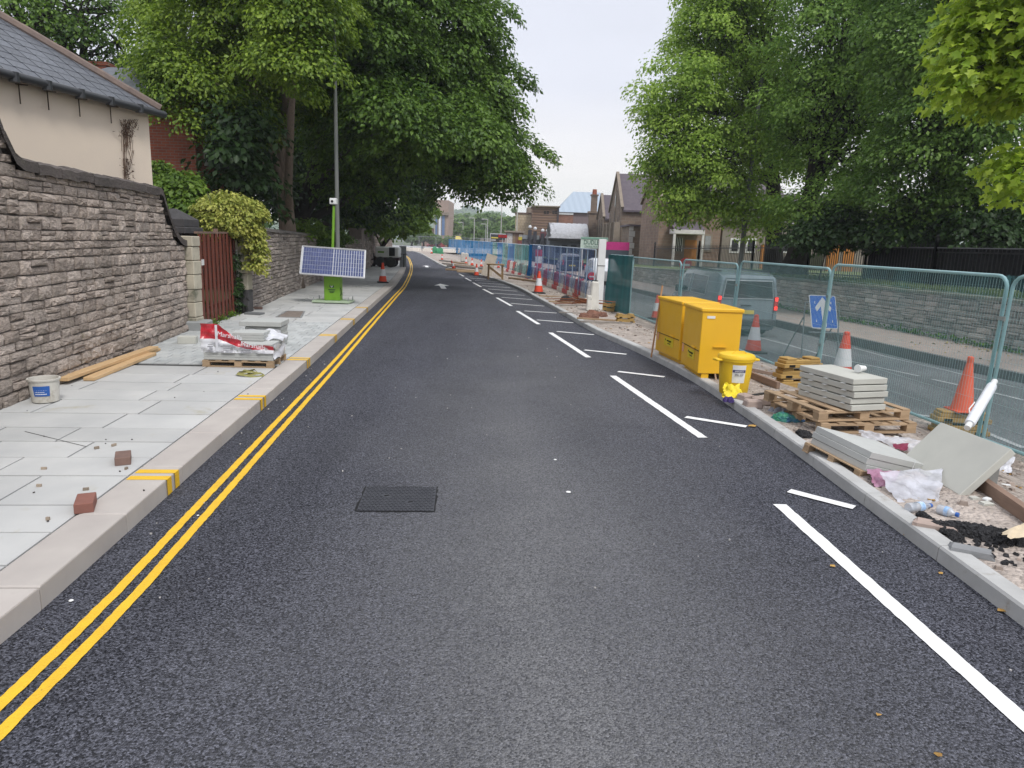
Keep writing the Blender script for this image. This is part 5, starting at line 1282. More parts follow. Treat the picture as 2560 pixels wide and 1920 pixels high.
# ================================================================== cones and sign on the old road
def O(x, y):
    z = -.5
    for _ in range(8): p_ = G(x, y, z); z = zo(p_[1])
    return np.array([p_[0], p_[1], z + .001])
cone('cone behind the fence just right of the yellow chests', O(1882, 882), .2, 1.25)
cone('cone behind the fence left of the yellow chests', O(1640, 798), .2, 1.1)
cone('cone behind the fence at the foot of the blue arrow sign', O(2101, 958), .3, 1.3)
cone('tall cone on the far carriageway left of the van, first of four', O(1620, 703), .1, 1.0)
cone('tall cone on the far carriageway, second of four left of the van', O(1651, 702), .1, 1.0)
cone('cone right behind the second one on the far carriageway', O(1659, 702) + np.array([.02, .5, 0]), .5, 1.0)
cone('cone nearest the van front, last of four on the far carriageway', O(1677, 704), .5, 1.0)
SNDB = mat('pale_sandbag', (.5, .48, .44), (.4, .38, .35), rough=.9)
for i, (x, y) in enumerate(((1614, 708), (1637, 708))):
    p = O(x, y); q = MB(); q.lathe([(.001, 0), (.3, .01), (.32, .12), (.2, .22), (.001, .24)], 12, tuple(p), Matrix.Diagonal((1, .6, 1)).to_3x3()); tag(q.build('sandbag', SNDB, smooth=True, auto=False), ('pale sandbag by the leftmost far cone', 'pale sandbag between the far cones')[i], 'sandbag', 'sandbags on the far carriageway')
# plain orange cone on the fence foot
t = thing('traffic_cone', 'plain faded orange cone without sleeve standing on fence feet', 'traffic cone', (p5[0], p5[1], p5[2] + .295), 0, 'traffic cones')
q = MB(); q.lathe([(.150, 0), (.145, .02), (.125, .06), (.038, .62), (.036, .63), (.04, .64), (.036, .70), (.012, .71)], 24); q.build('body', ORGF, t, local=True, smooth=True); q = MB(); q.box((0, 0, .01), (.3, .3, .02)); q.build('base', ORGF, t, local=True, bevel=.006)
# white tube roll leaning
WR = mat('white_roll', (.74, .76, .80), (.66, .68, .72), s=7, rough=.35)
a = AT(2420, 1066, 6.75); c = AT(2487, 953, 7.35); a = np.array(a); c = np.array(c); dd = (c - a) / np.linalg.norm(c - a); L = np.linalg.norm(c - a)
t = thing('plastic_roll', 'white roll of plastic film leaning against the fence by the orange cone', 'film roll', tuple(a))
q = MB(); q.tube([a + dd * .05, a + dd * (.05 + .04), a + dd * (L - .13), a + dd * (L - .1)], [.045, .05, .05, .045], 14); q.build('film', WR, t, smooth=True); q = MB(); q.tube([a - dd * .03, c], .03, 12); q.build('core', WHP, t, smooth=True); q = MB(); q.tube([a + dd * .25 + np.array([-.06, 0, 0]), a + dd * .3 + np.array([-.085, 0, .02]), a + dd * .42 + np.array([-.065, 0, .03])], .006, 6); q.build('loop', WHP, t)
# blue arrow sign on a frame
SB = mat('sign_blue', (.015, .13, .55), (.013, .11, .5), s=4, rough=.35, spec=.5); SW = mat('sign_white', (.72, .74, .76), rough=.4)
pb = O(2055, 940); Ysg = pb[1] + .25
c4 = [AT(x, y, Ysg + dy) for x, y, dy in ((2022, 736, .1), (2088, 740, .1), (2096, 822, 0), (2029, 821, 0))]
t = thing('road_sign', 'blue road sign with white ahead arrow on a steel frame behind the fence', 'road sign', (pb[0], Ysg, pb[2]))
Cn = sum(c4) / 4; uxx = (c4[1] - c4[0] + c4[2] - c4[3]); wS = np.linalg.norm(uxx) / 2; uxx /= np.linalg.norm(uxx); uyy = (c4[0] - c4[3] + c4[1] - c4[2]); hS = np.linalg.norm(uyy) / 2; uyy /= np.linalg.norm(uyy); nzz = np.cross(uxx, uyy)
def SP(x, y, d=0.): return Cn + uxx * x * wS / 2 + uyy * y * hS / 2 + nzz * d
def rrect(sx, sy, rr, d):
    P = []
    for cx_, cy_, a0 in ((1, 1, 0), (-1, 1, 90), (-1, -1, 180), (1, -1, 270)):
        for a_ in (0, 30, 60, 90):
            an_ = math.radians(a0 + a_); P.append(SP(cx_ * (sx - rr) + rr * math.cos(an_), cy_ * (sy - rr * wS / hS) + rr * wS / hS * math.sin(an_), d))
    return P
q = MB(); q.extr(rrect(1, 1, .13, 0), nzz * -.004); pl = q.build('plate', SW, t)
q = MB(); q.extr(rrect(.94, .95, .1, .0015), nzz * .002); q.build('blue_field', SB, pl)
AR = [(0, .88), (.62, .25), (.5, .02), (.16, .34), (.16, -.88), (-.16, -.88), (-.16, .34), (-.5, .02), (-.62, .25)]
q = MB(); q.extr([SP(x, y, .0045) for x, y in AR], nzz * .002); q.build('arrow', SW, pl)
q = MB()
for x in (-.6, .6):
    for y in (.55, -.55): q.extr([SP(x + a_, y + b_, .0045) for a_, b_ in ((-.03, -.07), (.03, -.07), (.03, .07), (-.03, .07))], nzz * .002)
q.build('fixing', SW, pl)
FRM = mat('frame_steel', (.17, .20, .21), rough=.5, metal=.3)
for sx in (-1.28, 1.28):
    tp_ = SP(sx, .55, -.02); q = MB(); q.tube([tp_, (tp_[0] + .02 * sx, tp_[1] - .22, pb[2])], .014, 8); q.build('front_leg', FRM, t)
    q = MB(); q.tube([tp_ - np.array([0, 0, .3]), (tp_[0] - .2, tp_[1] + .55, pb[2])], .014, 8); q.build('rear_leg', FRM, t)
q = MB(); q.tube([SP(-1.28, .55, -.02), SP(1.28, .55, -.02)], .013, 8); q.build('cross_bar', FRM, t)
q = MB(); q.tube([SP(-1.3, -1.25, .02), SP(1.3, -1.25, .02)], .013, 8); q.build('cross_bar', FRM, t)

# ================================================================== pallets and flags on the verge
def pal(label, px, rz, sc_=(1, 1, 1), dz=0., tilt=(0, 0)):
    p_ = S(*px); return place(proto('pallet', make_pallet), (p_[0], p_[1], p_[2] + dz), rz, label, 'wooden pallets', tilt, sc_), p_
o1 = place(proto('pallet', make_pallet), (3.44, 7.25, site_z(3.44, 7.25) + .115), .22, 'wooden pallet under the pale stacked slabs, upper of two', 'wooden pallets', scale=(.96, 1.02, .8))
o2 = place(proto('pallet', make_pallet), (3.5, 7.2, site_z(3.5, 7.2) + .0), .16, 'wooden pallet lying beneath the other one, lower of two', 'wooden pallets', scale=(.96, 1.02, .8))
pp = np.array([3.44, 7.13, site_z(3.44, 7.25) - .005])
stk = thing('slab_stack', 'stack of five pale buff slabs with spacers on the upper pallet', 'slab stack', (pp[0], pp[1], pp[2] + .12 + .112), .3)
for i in range(5):
    q = MB(); q.box((rnd.uniform(-.01, .01), rnd.uniform(-.014, .014), .03 + i * .066), (.42, .78, .056)); q.build('slab', FLAGW, stk, local=True, bevel=.004)
for i in range(4):
    for x in (-.26, -.02, .22):
        q = MB(); q.box((-.215, x + rnd.uniform(-.02, .02), .062 + i * .066), (.03, .05, .007)); q.build('spacer', WHP, stk, local=True)
# paper cup on the stack
p_ = np.array([pp[0] + .16, pp[1] - .05, pp[2] + .12 + .112 + .33]); t = thing('paper_cup', 'white paper cup lying on top of the pale slab stack', 'cup', (p_[0], p_[1], p_[2]), .5)
Mx = Matrix.Rotation(math.pi / 2, 3, 'Y'); q = MB(); q.lathe([(.038, -.06), (.026, .05), (.001, .05)], 16, (0, 0, .04), Mx, cap=False); q.build('cup_body', WHP, t, local=True, smooth=True); q = MB(); q.lathe([(.04, -.062), (.042, -.055), (.04, -.05)], 16, (0, 0, .042), Mx); q.build('lid', WHP, t, local=True)
# low stack near the kerb
xd = Vector((.66, .2, -.17)); yd = Vector((-.14, .66, .03)); ct = Vector((3.15, 5.80, .225)); Mt = frame_M(ct, xd, yd); zn = Mt.to_3x3() @ Vector((0, 0, 1))
o3 = proto('pallet', make_pallet); o3['label'] = 'wooden pallet at the kerb carrying the three grey flags'; o3['group'] = 'wooden pallets'; o3.matrix_world = frame_M(ct - zn * (.168 + .09), xd, yd) @ Matrix.Diagonal((.72, .72, .62, 1))
fs = thing('flag_stack', 'three large grey flags stacked on a pallet at the kerb', 'slab stack', tuple(ct)); fs.matrix_world = frame_M(ct - zn * .17, xd, yd)
for i in range(3):
    q = MB(); q.box((rnd.uniform(-.008, .008), rnd.uniform(-.008, .008), .026 + i * .056), (.70, .66, .054)); q.build('flag', FLAG, fs, local=True, bevel=.003)
q = MB(); q.box((.12, -.333, .08), (.004, .006, .17)); q.build('band', WHP, fs, local=True)
# big slab leaning
SG_ = mat('grey_block', (.26, .26, .25), (.2, .2, .19), s=6, rough=.9, bump=.3)
g4 = S(2398, 1238); nn_ = np.array([-math.sin(math.radians(48)), 0, math.cos(math.radians(48))]); Q4 = []
for p_ in ((2352, 1055), (2528, 1122), (2398, 1238), (2250, 1150)): d_ = ray(*p_); Q4.append(CP + d_ * (((g4 + np.array([0, 0, .005]) - CP) @ nn_) / (d_ @ nn_)))
cS = sum(Q4) / 4; n4 = np.cross(Q4[1] - Q4[0], Q4[3] - Q4[0]); n4 /= np.linalg.norm(n4); n4 *= 1 if n4[2] > 0 else -1
q = MB(); q.extr([v - n4 * .06 for v in Q4], n4 * .06); tag(q.build('paving_slab', FLAGW, bevel=.005), 'large pale slab tipped up on edge beside the grey flags', 'slab')
pr = (Q4[0] + Q4[1]) / 2; zg_ = site_z(pr[0], pr[1]); hp_ = pr[2] - zg_ - .10; q = MB(); q.box((pr[0] + .05, pr[1], zg_ + hp_ / 2), (.14, .4, hp_)); tag(q.build('concrete_block', SG_, bevel=.006), 'grey concrete block propping the tipped pale slab', 'block')
# crumpled film with purple print
def crumple(name, label, quadpx, Y4, m_, amp, seed, nu=22, nv=16, cat='plastic sheet', print_=None):
    rs_ = np.random.RandomState(seed); Qp = [np.array(AT(x, y, Y)) for (x, y), Y in zip(quadpx, Y4)]; rows = []; ph = rs_.uniform(0, 6, 8)
    for i in range(nu + 1):
        a_ = i / nu; row = []
        for j in range(nv + 1):
            b_ = j / nv; p_ = Qp[0] * (1 - a_) * (1 - b_) + Qp[1] * a_ * (1 - b_) + Qp[2] * a_ * b_ + Qp[3] * (1 - a_) * b_
            w_ = math.sin(a_ * 9 + b_ * 5 + ph[0]) + .7 * math.sin(a_ * 17 - b_ * 13 + ph[1]) + .5 * math.sin(a_ * 31 + b_ * 23 + ph[2]) + .35 * math.sin(b_ * 41 - a_ * 29 + ph[3])
            row.append(p_ + np.array([.3, -.5, .8]) * amp * w_)
        rows.append(row)
    q = MB(); q.grid(rows); o = q.build(name, m_, recalc=False, smooth=True, auto=False); tag(o, label, cat); return rows
film_rows = crumple('plastic_sheet', 'crumpled clear plastic wrapping spilling over the kerb edge', [(2200, 1178), (2355, 1172), (2350, 1255), (2252, 1280)], [5.2, 5.35, 4.85, 4.7], m_film('cloudy_film', (.62, .63, .69), .68), .012, 3)
MAGP = mat('faded_magenta_print', (.30, .12, .20), (.42, .25, .34), s=7, rough=.35, spec=.5)
crumple('printed_wrap', 'purple pink printed plastic wrap under the grey flags', [(2165, 1172), (2250, 1178), (2225, 1232), (2185, 1212)], [5.35, 5.42, 5.1, 5.1], MAGP, .010, 6)
crumple('plastic_sheet', 'clear film with dark red print lying behind the grey flags', [(2140, 1075), (2320, 1105), (2300, 1135), (2160, 1095)], [6.6, 6.15, 5.95, 6.5], FILM, .014, 9)
crumple('printed_wrap', 'dark red scrap of wrapping behind the grey flags', [(2228, 1110), (2272, 1108), (2268, 1128), (2240, 1122)], [6.15, 6.15, 6.0, 6.05], mat('maroon_wrap', (.22, .02, .06), (.16, .015, .04), s=5, rough=.35), .006, 12, 8, 8)
crumple('plastic_bag', 'white crumpled bag by the fence base at the right', [(2490, 1145), (2535, 1142), (2530, 1180), (2480, 1178)], [6.2, 6.2, 5.95, 5.95], FILMW, .02, 15, 10, 10, 'bag')
crumple('paper_sheet', 'cream crumpled paper at the right edge', [(2505, 1330), (2565, 1305), (2575, 1345), (2520, 1345)], [4.1, 4.2, 4.05, 4.0], mat('cream_paper', (.62, .52, .37), (.52, .43, .30), rough=.8), .008, 18, 10, 8, 'paper')
# asphalt lumps
TAR = mat('fresh_asphalt_lump', (.012, .012, .013), (.05, .05, .054), s=60, rough=.75, bump=1., bs=90, bdist=.02)
def heap(label, px, L, W, H, rz, seed, m_=TAR, name='asphalt_lump', cat='asphalt lump', group=None):
    p_ = S(*px); rs_ = np.random.RandomState(seed); q = MB(); rows = []; ph = rs_.uniform(0, 6, 6)
    for i in range(17):
        v_ = i / 16; row = []
        for j in range(54):
            th = 2 * math.pi * j / 54; rr = math.cos(v_ * math.pi / 2) ** .7 * (1 + .16 * math.sin(3 * th + ph[0]) + .1 * math.sin(7 * th + ph[1]) + rs_.uniform(-.08, .08))
            row.append((L / 2 * rr * math.cos(th), W / 2 * rr * math.sin(th), H * math.sin(v_ * math.pi / 2) * (1 + .25 * math.sin(3 * rr * math.cos(th) + ph[2])) + rs_.uniform(-.010, .012) - .01 * (1 - v_)))
        rows.append(row)
    q.grid(rows, closed=True); o = q.build(name, m_, local=True, smooth=False); o.location = tuple(map(float, p_)); o.rotation_euler = (0, 0, rz); return tag(o, label, cat, group)
def crumbs(label, px, L, W, H, rz, seed, n):
    p_ = S(*px); rs_ = np.random.RandomState(seed); q = MB(); c_, s_ = math.cos(rz), math.sin(rz)
    for i in range(n):
        th = rs_.uniform(0, 6.283); r_ = rs_.uniform(0, 1) ** .6; lx = L / 2 * r_ * math.cos(th); ly = W / 2 * r_ * math.sin(th) * (1 + .25 * math.sin(lx * 14)); x = p_[0] + lx * c_ - ly * s_; y = p_[1] + lx * s_ + ly * c_
        if x < KR.X(y) + .15: continue
        d_ = rs_.uniform(.014, .034); hz_ = H * (1 - r_ ** 2) * rs_.uniform(.55, 1.) + rs_.uniform(0, .012)
        q.box((x, y, site_z(x, y) + hz_), (d_ * 1.2, d_, d_), rz=rs_.uniform(0, 3), M=Matrix.Rotation(rs_.uniform(-.6, .6), 3, 'X') @ Matrix.Rotation(rs_.uniform(-.6, .6), 3, 'Y'), taper=rs_.uniform(.55, .9))
    o = q.build('asphalt_crumbs', TAR, kind='stuff'); o['label'] = label
crumbs('long black heap of spilled asphalt on the verge', (2440, 1338), .78, .19, .055, -.30, 1, 900)
crumbs('small black asphalt lump touching the kerb by the bottles', (2292, 1300), .19, .14, .05, -.2, 2, 170)
crumbs('black asphalt crumbs beside the flat stones at the kerb', (2372, 1345), .15, .12, .04, .2, 3, 110)
crumbs('black asphalt lump between the pallets and the kerb', (2000, 1090), .24, .16, .05, .3, 4, 200)
crumbs('scattered asphalt crumbs on the pale gravel near the right edge', (2470, 1380), .7, .35, .0, -.3, 5, 60)
# bottles
BOT = m_film('bottle_plastic', (.62, .66, .72), .6)
def bottle(label, p0, p1):
    a = S(*p0); c = S(*p1); a = a + np.array([0, 0, .038]); c = c + np.array([0, 0, .03]); d_ = (c - a); L = np.linalg.norm(d_); d_ /= L; t = thing('water_bottle', label, 'bottle', tuple(a), group='plastic bottles on the verge')
    q = MB(); q.tube([a, a + d_ * .01, a + d_ * L * .7, a + d_ * L * .86, a + d_ * L], [.028, .034, .034, .016, .014], 14); q.build('body', BOT, t, smooth=True)
    q = MB(); q.tube([a + d_ * L * .40, a + d_ * L * .62], .0352, 14, cap=False); q.build('label', mat('bottle_label', (.62, .70, .80), (.15, .35, .65), s=25, rough=.4), t, smooth=True); q = MB(); q.tube([a + d_ * L * .985, a + d_ * (L + .018)], .016, 10); q.build('cap', BLU, t)
bottle('clear plastic water bottle lying at the kerb, left one', (2268, 1282), (2322, 1274)); bottle('clear plastic water bottle lying on the asphalt heap, right one', (2342, 1284), (2388, 1296))
# flat stones, kerb boards, bits
SG = mat('grey_stone', (.24, .245, .25), (.18, .185, .19), s=6, rough=.85, bump=.4, bs=30, rv=.15); SP_ = mat('pinkish_stone', (.36, .28, .24), (.29, .23, .2), s=6, rough=.9, bump=.4, bs=30, rv=.15)
def rock(label, px, d_, rz, m_, name='stone', tilt=(0, 0), group='stones on the verge', dz=0.):
    p_ = S(*px); q = MB(); q.box((0, 0, d_[2] / 2 - .004), d_, taper=.86); o = q.build(name, m_, local=True, bevel=min(d_) * .16)
    for v_ in o.data.vertices: v_.co += Vector([rnd.uniform(-.07, .07) * x_ for x_ in d_])
    o.location = (p_[0], p_[1], p_[2] + dz); o.rotation_euler = (tilt[0], tilt[1], rz); return tag(o, label, 'stone', group)
rock('pinkish flat stone beside the kerb near the asphalt heap', (2335, 1322), (.26, .12, .05), -.5, SP_)
rock('grey broken slab at the kerb, nearest the camera', (2425, 1385), (.24, .1, .045), -.5, SG)
rock('pale square stone chip by the tipped slab', (2435, 1247), (.07, .05, .02), .2, FLAGW); rock('pale square chip in front of the timber edging', (2465, 1262), (.09, .06, .025), .1, FLAGW); rock('pale chip lying on the square chip by the timber edging', (2466, 1256), (.06, .04, .015), .4, WHP, dz=.024)
rock('white chip on the dark ground near the right edge', (2515, 1213), (.07, .03, .012), -.2, WHP); rock('white chip on the gravel behind the flags', (2240, 1092), (.05, .03, .012), -.1, WHP)
for i, (x, y) in enumerate(((1905, 1010), (1880, 1018), (1862, 1002))): rock(('brown broken stone between bin and pallets', 'flat brown stone by the kerb near the bin', 'brown stone just right of the yellow sack')[i], (x, y), (.26 - .05 * i, .15, .09), .3 * i - .2, SP_)
BRB = mat('brown_board', (.26, .175, .13), (.2, .135, .1), s=5, rough=.9, bump=.3, scale=(1, 5, 5))
def board(label, p0, p1, w_, h_, m_=BRB, name='edging_board', lift=0.):
    a = S(*p0); c = S(*p1); q = MB(); d_ = c - a; L = np.linalg.norm(d_); M2 = frame_M((a + c) / 2 + np.array([0, 0, h_ / 2 + lift]), d_, (-d_[1], d_[0], 0)); q.box((0, 0, 0), (L, w_, h_)); o = q.build(name, m_, local=True, bevel=.003); o.matrix_world = M2; return tag(o, label, 'board', 'boards on the site')
board('brown edging board along the verge at the right edge', (2450, 1222), (2600, 1330), .06, .10)
board('brown edging board on the verge behind the bin', (1852, 935), (1945, 972), .05, .09)
board('dark steel bar lying on the gravel behind the bin', (1838, 996), (1915, 984), .02, .02, RUB, 'steel_bar')
board('second brown edging board behind the ochre feet', (1880, 930), (1965, 945), .05, .05)
# green and navy bag in the gutter of the pallets
GB = mat('green_bag', (.05, .28, .12), (.03, .08, .2), s=9, rough=.5); heap('crumpled green and navy work gloves by the pallet corner', (1965, 1052), .32, .14, .07, -.3, 11, GB, 'work_glove', 'glove'); heap('pale crumpled rag behind the green gloves', (1945, 1030), .22, .12, .06, .2, 12, mat('grey_rag', (.36, .37, .40), (.22, .24, .3), s=9, rough=.8), 'rag', 'rag')
heap('small purple rag under the yellow sack', (1822, 1002), .12, .08, .05, 0, 13, mat('purple_rag', (.08, .05, .2), rough=.6), 'rag', 'rag')
# leaf litter and rubble
q = MB(); rs_ = np.random.RandomState(8); m2 = MB(); m3 = MB()
for i in range(1500):
    Y = 2.2 + 26 * rs_.rand() ** 1.8; xk = KR.X(Y) + .18; xf = FL.X(Y) + .3; x = xk + (xf - xk) * rs_.rand(); z = site_z(x, Y); s_ = rs_.choice([.012, .016, .022, .035]) * rs_.uniform(.7, 1.3)
    (q if i % 5 else m2).box((x, Y, z + s_ * .25), (s_ * 1.5, s_, s_ * .8), rz=rs_.uniform(0, 3), taper=.7)
    if i % 14 == 0: m3.box((x, Y, z + .01), (.05, .02, .006), rz=rs_.uniform(0, 3))
q.build('rubble', mat('rubble_mix', (.34, .275, .235), (.24, .2, .17), s=9, rough=.95, rv=.35), site, kind='stuff'); m2.build('dark_rubble', mat('rubble_dark_mix', (.10, .085, .075), rough=.95, rv=.4), site, kind='stuff'); m3.build('leaf_litter', LEAFD, site, kind='stuff')
n = 260; P = []
for i in range(n):
    Y = rs_.uniform(8.5, 18); x = RK.X(Y) + rs_.choice([rs_.uniform(1.9, 2.5), rs_.uniform(.2, 2.5)], p=[.75, .25]); P.append((x, Y, FWZ + .03))
leaf_mesh('leaf_litter', np.array(P), rs_.normal(size=(n, 3)) * .3 + np.array([0, 0, 1]), rs_.normal(size=(n, 3)), .1, mat('dry_leaf', (.34, .30, .12), (.25, .17, .07), s=20, rough=.9, world=True), foot, rs_, kind='stuff')
n = 900; P = []
for i in range(n):
    Y = rs_.uniform(9, 30); x = RW.X(Y) - .12 - abs(rs_.normal()) * .12; P.append((x, Y, FWZ + .03 + abs(rs_.normal()) * .05))
leaf_mesh('wall_weeds', np.array(P), rs_.normal(size=(n, 3)) * .6 + np.array([0, 0, 1]), rs_.normal(size=(n, 3)) + np.array([0, 0, 1]), .12, LF_CHEST, foot, rs_, kind='stuff')
n = 16000; Yg = rs_.uniform(7, 34, n); xg = np.array([RW.X(y) for y in Yg]) + .1 + rs_.uniform(0, 1, n) ** 1.4 * 1.6; zg = np.array([ztop(y) for y in Yg]) + .03
leaf_mesh('bank_tufts', np.stack([xg, Yg, zg], 1), rs_.normal(size=(n, 3)) + np.array([0, -1, .3]), rs_.normal(size=(n, 3)) * .4 + np.array([0, 0, 1]), .13, m_leaf('grass_blade', (.07, .11, .03), (.16, .19, .07), .3), None, rs_, kind='stuff')
# ================================================================== vehicles
def m_paint(name, c, rough=.25):
    g = NG(name); co = g.coord(); col = g.mix(g.mr(g.noise(co, 2, 4), .4, .7, 0, .5), c, tuple(x * .8 for x in c)); return g.done(g.bsdf(col, rough, .2, .5, Coat_Weight=.5))
GLS = mat('car_glass', (.02, .026, .03), (.03, .036, .04), rough=.06, spec=.8)
def m_lit(name, c, e):
    g = NG(name); b_ = g.bsdf(c, .25, 0, .5); n_ = g.t.nodes; p_ = [x for x in n_ if x.type == 'BSDF_PRINCIPLED'][0]; p_.inputs['Emission Color'].default_value = (*c, 1); p_.inputs['Emission Strength'].default_value = e; return g.done(b_)
BRAKE = m_lit('brake_lamp_lit', (.9, .03, .02), 1.3)
REDL = mat('red_lens', (.5, .02, .02), rough=.2)
WTR = mat('pale_trim', (.5, .53, .55), rough=.4)
def vehicle(name, label, cat, loc, rz, st, w, belt, tum, paint, wheels, wr=.33, side_win=(), rear=None, plate=True, lit=False, group=None):
    """st: [(y, roof z, width factor)] from the rear forwards, +y is the front"""
    t = thing(name, label, cat, loc, rz, group); rows = []
    def ring(y, H, f):
        W_ = w * f; b_ = min(belt, H * .78); P = [(W_ * .90, .22), (W_ * .98, .36), (W_, .6), (W_ * .985, b_), (W_ * (1 - (1 - tum) * .55), b_ + (H - b_) * .55), (W_ * tum, H - .05), (W_ * tum * .86, H), (0, H + .015)]
        return [(x, y, z) for x, z in P] + [(-x, y, z) for x, z in P[::-1][1:]]
    rows = [ring(*s_) for s_ in st]; q = MB(); q.grid(rows); q.add(rows[0], [tuple(range(len(rows[0])))]); q.add(rows[-1], [tuple(range(len(rows[0])))[::-1]]); body = q.build('body', paint, t, local=True, smooth=True)
    L = st[-1][0]
    q = MB(); q.box((0, L / 2, .28), (w * 1.7, L * .94, .2)); q.build('underbody', RUB, t, local=True)
    Hof = lambda y: float(np.interp(y, [s_[0] for s_ in st], [s_[1] for s_ in st]))
    def side(x_s, y, fz, out=.012):
        H = Hof(y); b_ = min(belt, H * .78); z = b_ + (H - b_) * fz; W_ = w * float(np.interp(y, [s_[0] for s_ in st], [s_[2] for s_ in st]))
        xx = np.interp(z, [b_, b_ + (H - b_) * .55, H - .05], [W_ * .985, W_ * (1 - (1 - tum) * .55), W_ * tum]) + out; return (x_s * xx, y, z)
    for y0, y1, y1t in side_win:
        for s_ in (-1, 1):
            q = MB(); n_ = 4; r0 = [side(s_, y0 + (y1 - y0) * i / n_, .08) for i in range(n_ + 1)]; r1 = [side(s_, y0 + (y1t - y0) * i / n_, .78) for i in range(n_ + 1)]; rm = [side(s_, y0 + ((y1 + y1t) / 2 - y0) * i / n_, .5) for i in range(n_ + 1)]
            q.grid([r0, rm, r1]); q.build('side_window', GLS, t, local=True, recalc=False)
            q = MB(); q.tube([side(s_, y0, .08, .016), side(s_, y1, .08, .016), side(s_, y1t, .78, .016), side(s_, y0, .78, .016), side(s_, y0, .08, .016)], .009, 4); q.build('window_trim', WTR, t, local=True)
    if rear:
        z0, z1, wf = rear; q = MB(); y_ = -.012; H = st[0][1]
        q.extr([(-w * wf, y_, z0), (w * wf, y_, z0), (w * wf * .9, y_ + .0, z1), (-w * wf * .9, y_ + .0, z1)], (0, -.006, 0)); q.build('rear_window', GLS, t, local=True)
        q = MB(); q.tube([(-w * wf, y_ - .008, z0), (w * wf, y_ - .008, z0), (w * wf * .9, y_ - .008, z1), (-w * wf * .9, y_ - .008, z1), (-w * wf, y_ - .008, z0)], .012, 4); q.build('window_trim', WTR, t, local=True)
        q = MB(); q.tube([(-w * .84, -.006, .5), (-w * .86, -.006, 1.0), (-w * .76, -.006, z1 + .05), (w * .76, -.006, z1 + .05), (w * .86, -.006, 1.0), (w * .84, -.006, .5)], .006, 4); q.build('tailgate_seam', BLK, t, local=True)
        for s_ in (-1, 1):
            q = MB(); q.box((s_ * w * .9, -.02, belt * .92), (.11, .05, .40)); lens = q.build('tail_lamp', REDL, t, local=True, bevel=.01)
            for dz in ((-.12, .13) if lit else ()):
                q = MB(); q.box((s_ * w * .9, -.05, belt * .92 + dz), (.085, .02, .10)); q.build('lit_lamp', BRAKE, lens, local=True)
        q = MB(); q.box((0, -.04, .42), (w * 1.86, .14, .2)); q.build('bumper', mat('dark_bumper', (.05, .055, .06), rough=.6), t, local=True, bevel=.03)
        if plate:
            q = MB(); q.box((-.05, -.03, belt * .68), (.52, .012, .11)); q.build('number_plate', mat('plate_yellow', (.62, .50, .08), rough=.4), t, local=True)
            q = MB(); q.box((-.05, -.035, belt * .86), (.3, .02, .03)); q.build('tailgate_handle', RUB, t, local=True)
    Mr = Matrix.Rotation(math.pi / 2, 3, 'Y')
    for y in wheels:
        for s_ in (-1, 1):
            q = MB(); q.lathe([(wr * .62, -.1), (wr * .94, -.1), (wr, -.07), (wr, .07), (wr * .94, .1), (wr * .62, .1)], 22, (s_ * (w - .11), y, wr), Mr); ty = q.build('wheel', RUB, t, local=True, smooth=True); q = MB(); q.lathe([(.001, -.105), (wr * .3, -.10), (wr * .62, -.09), (wr * .62, .09), (wr * .3, .10), (.001, .105)], 16, (s_ * (w - .11), y, wr), Mr); q.build('rim', STEEL, ty, local=True)
    return t, side
VAN = [(0, 1.62, .97), (.04, 1.74, .985), (.35, 1.82, 1), (2.4, 1.84, 1), (3.2, 1.80, 1), (3.6, 1.62, .99), (4.0, 1.22, .98), (4.15, 1.08, .97), (4.6, .98, .93), (4.85, .80, .84), (4.9, .60, .78)]
pv = O(1868, 826); v0 = AT(1868, 740, 20.2)
van, sd_ = vehicle('parked_van', 'grey van with lit red tail lamps on the far road behind the fence', 'van', (AT(1868, 760, 19.9)[0], 19.9, zo(20)), .07, VAN, .92, 1.05, .86, m_paint('grey_van_paint', (.20, .245, .27)), (.85, 3.95), .34, ((1.0, 2.35, 2.35), (2.6, 3.65, 3.15)), (1.1, 1.6, .80), lit=True)
for s2_ in (-1, 1):
    q = MB(); q.box((s2_ * 1.02, 3.35, 1.15), (.16, .12, .22)); q.build('door_mirror', RUB, van, local=True, bevel=.03)
    q = MB(); q.tube([(s2_ * .72, .3, 1.84), (s2_ * .72, 3.0, 1.86)], .018, 6); q.build('roof_rail', RUB, van, local=True)
    q = MB(); q.tube([sd_(s2_, 2.47, .05, .004), sd_(s2_, 2.47, .8, .004)], .006, 4); q.build('door_seam', BLK, van, local=True)
CAR = [(0, .95, .93), (.08, 1.1, .96), (.5, 1.42, .98), (1.2, 1.52, 1), (2.2, 1.52, 1), (2.7, 1.4, .99), (3.2, 1.05, .98), (3.7, .95, .95), (4.15, .8, .86), (4.2, .6, .8)]
p = O(1478, 702); vehicle('white_car', 'white car behind the blue net next to the white post', 'car', (p[0] + .3, p[1], p[2]), .08 + math.pi, CAR, .86, .92, .80, m_paint('white_car_paint', (.70, .71, .72)), (.8, 3.35), .32, ((.7, 1.75, 1.75), (1.85, 2.9, 2.4)), (1.0, 1.35, .7))
p = O(1432, 688); vehicle('dark_car', 'dark car seen through the blue net left of the white car', 'car', (p[0] + .2, p[1] + 3, p[2]), .08, CAR, .86, .92, .80, m_paint('dark_car_paint', (.05, .06, .09)), (.8, 3.35), .32, ((.7, 1.75, 1.75), (1.85, 2.9, 2.4)), (1.0, 1.35, .7))
p = AT(1115, 622, 125); vehicle('red_car', 'small red car at the far junction left of the blue netting', 'car', (p[0], 125, -.1), .9, CAR, .86, .92, .80, m_paint('red_car_paint', (.40, .03, .035)), (.8, 3.35), .32, ((.7, 1.75, 1.75), (1.85, 2.9, 2.4)), (1.0, 1.35, .7))

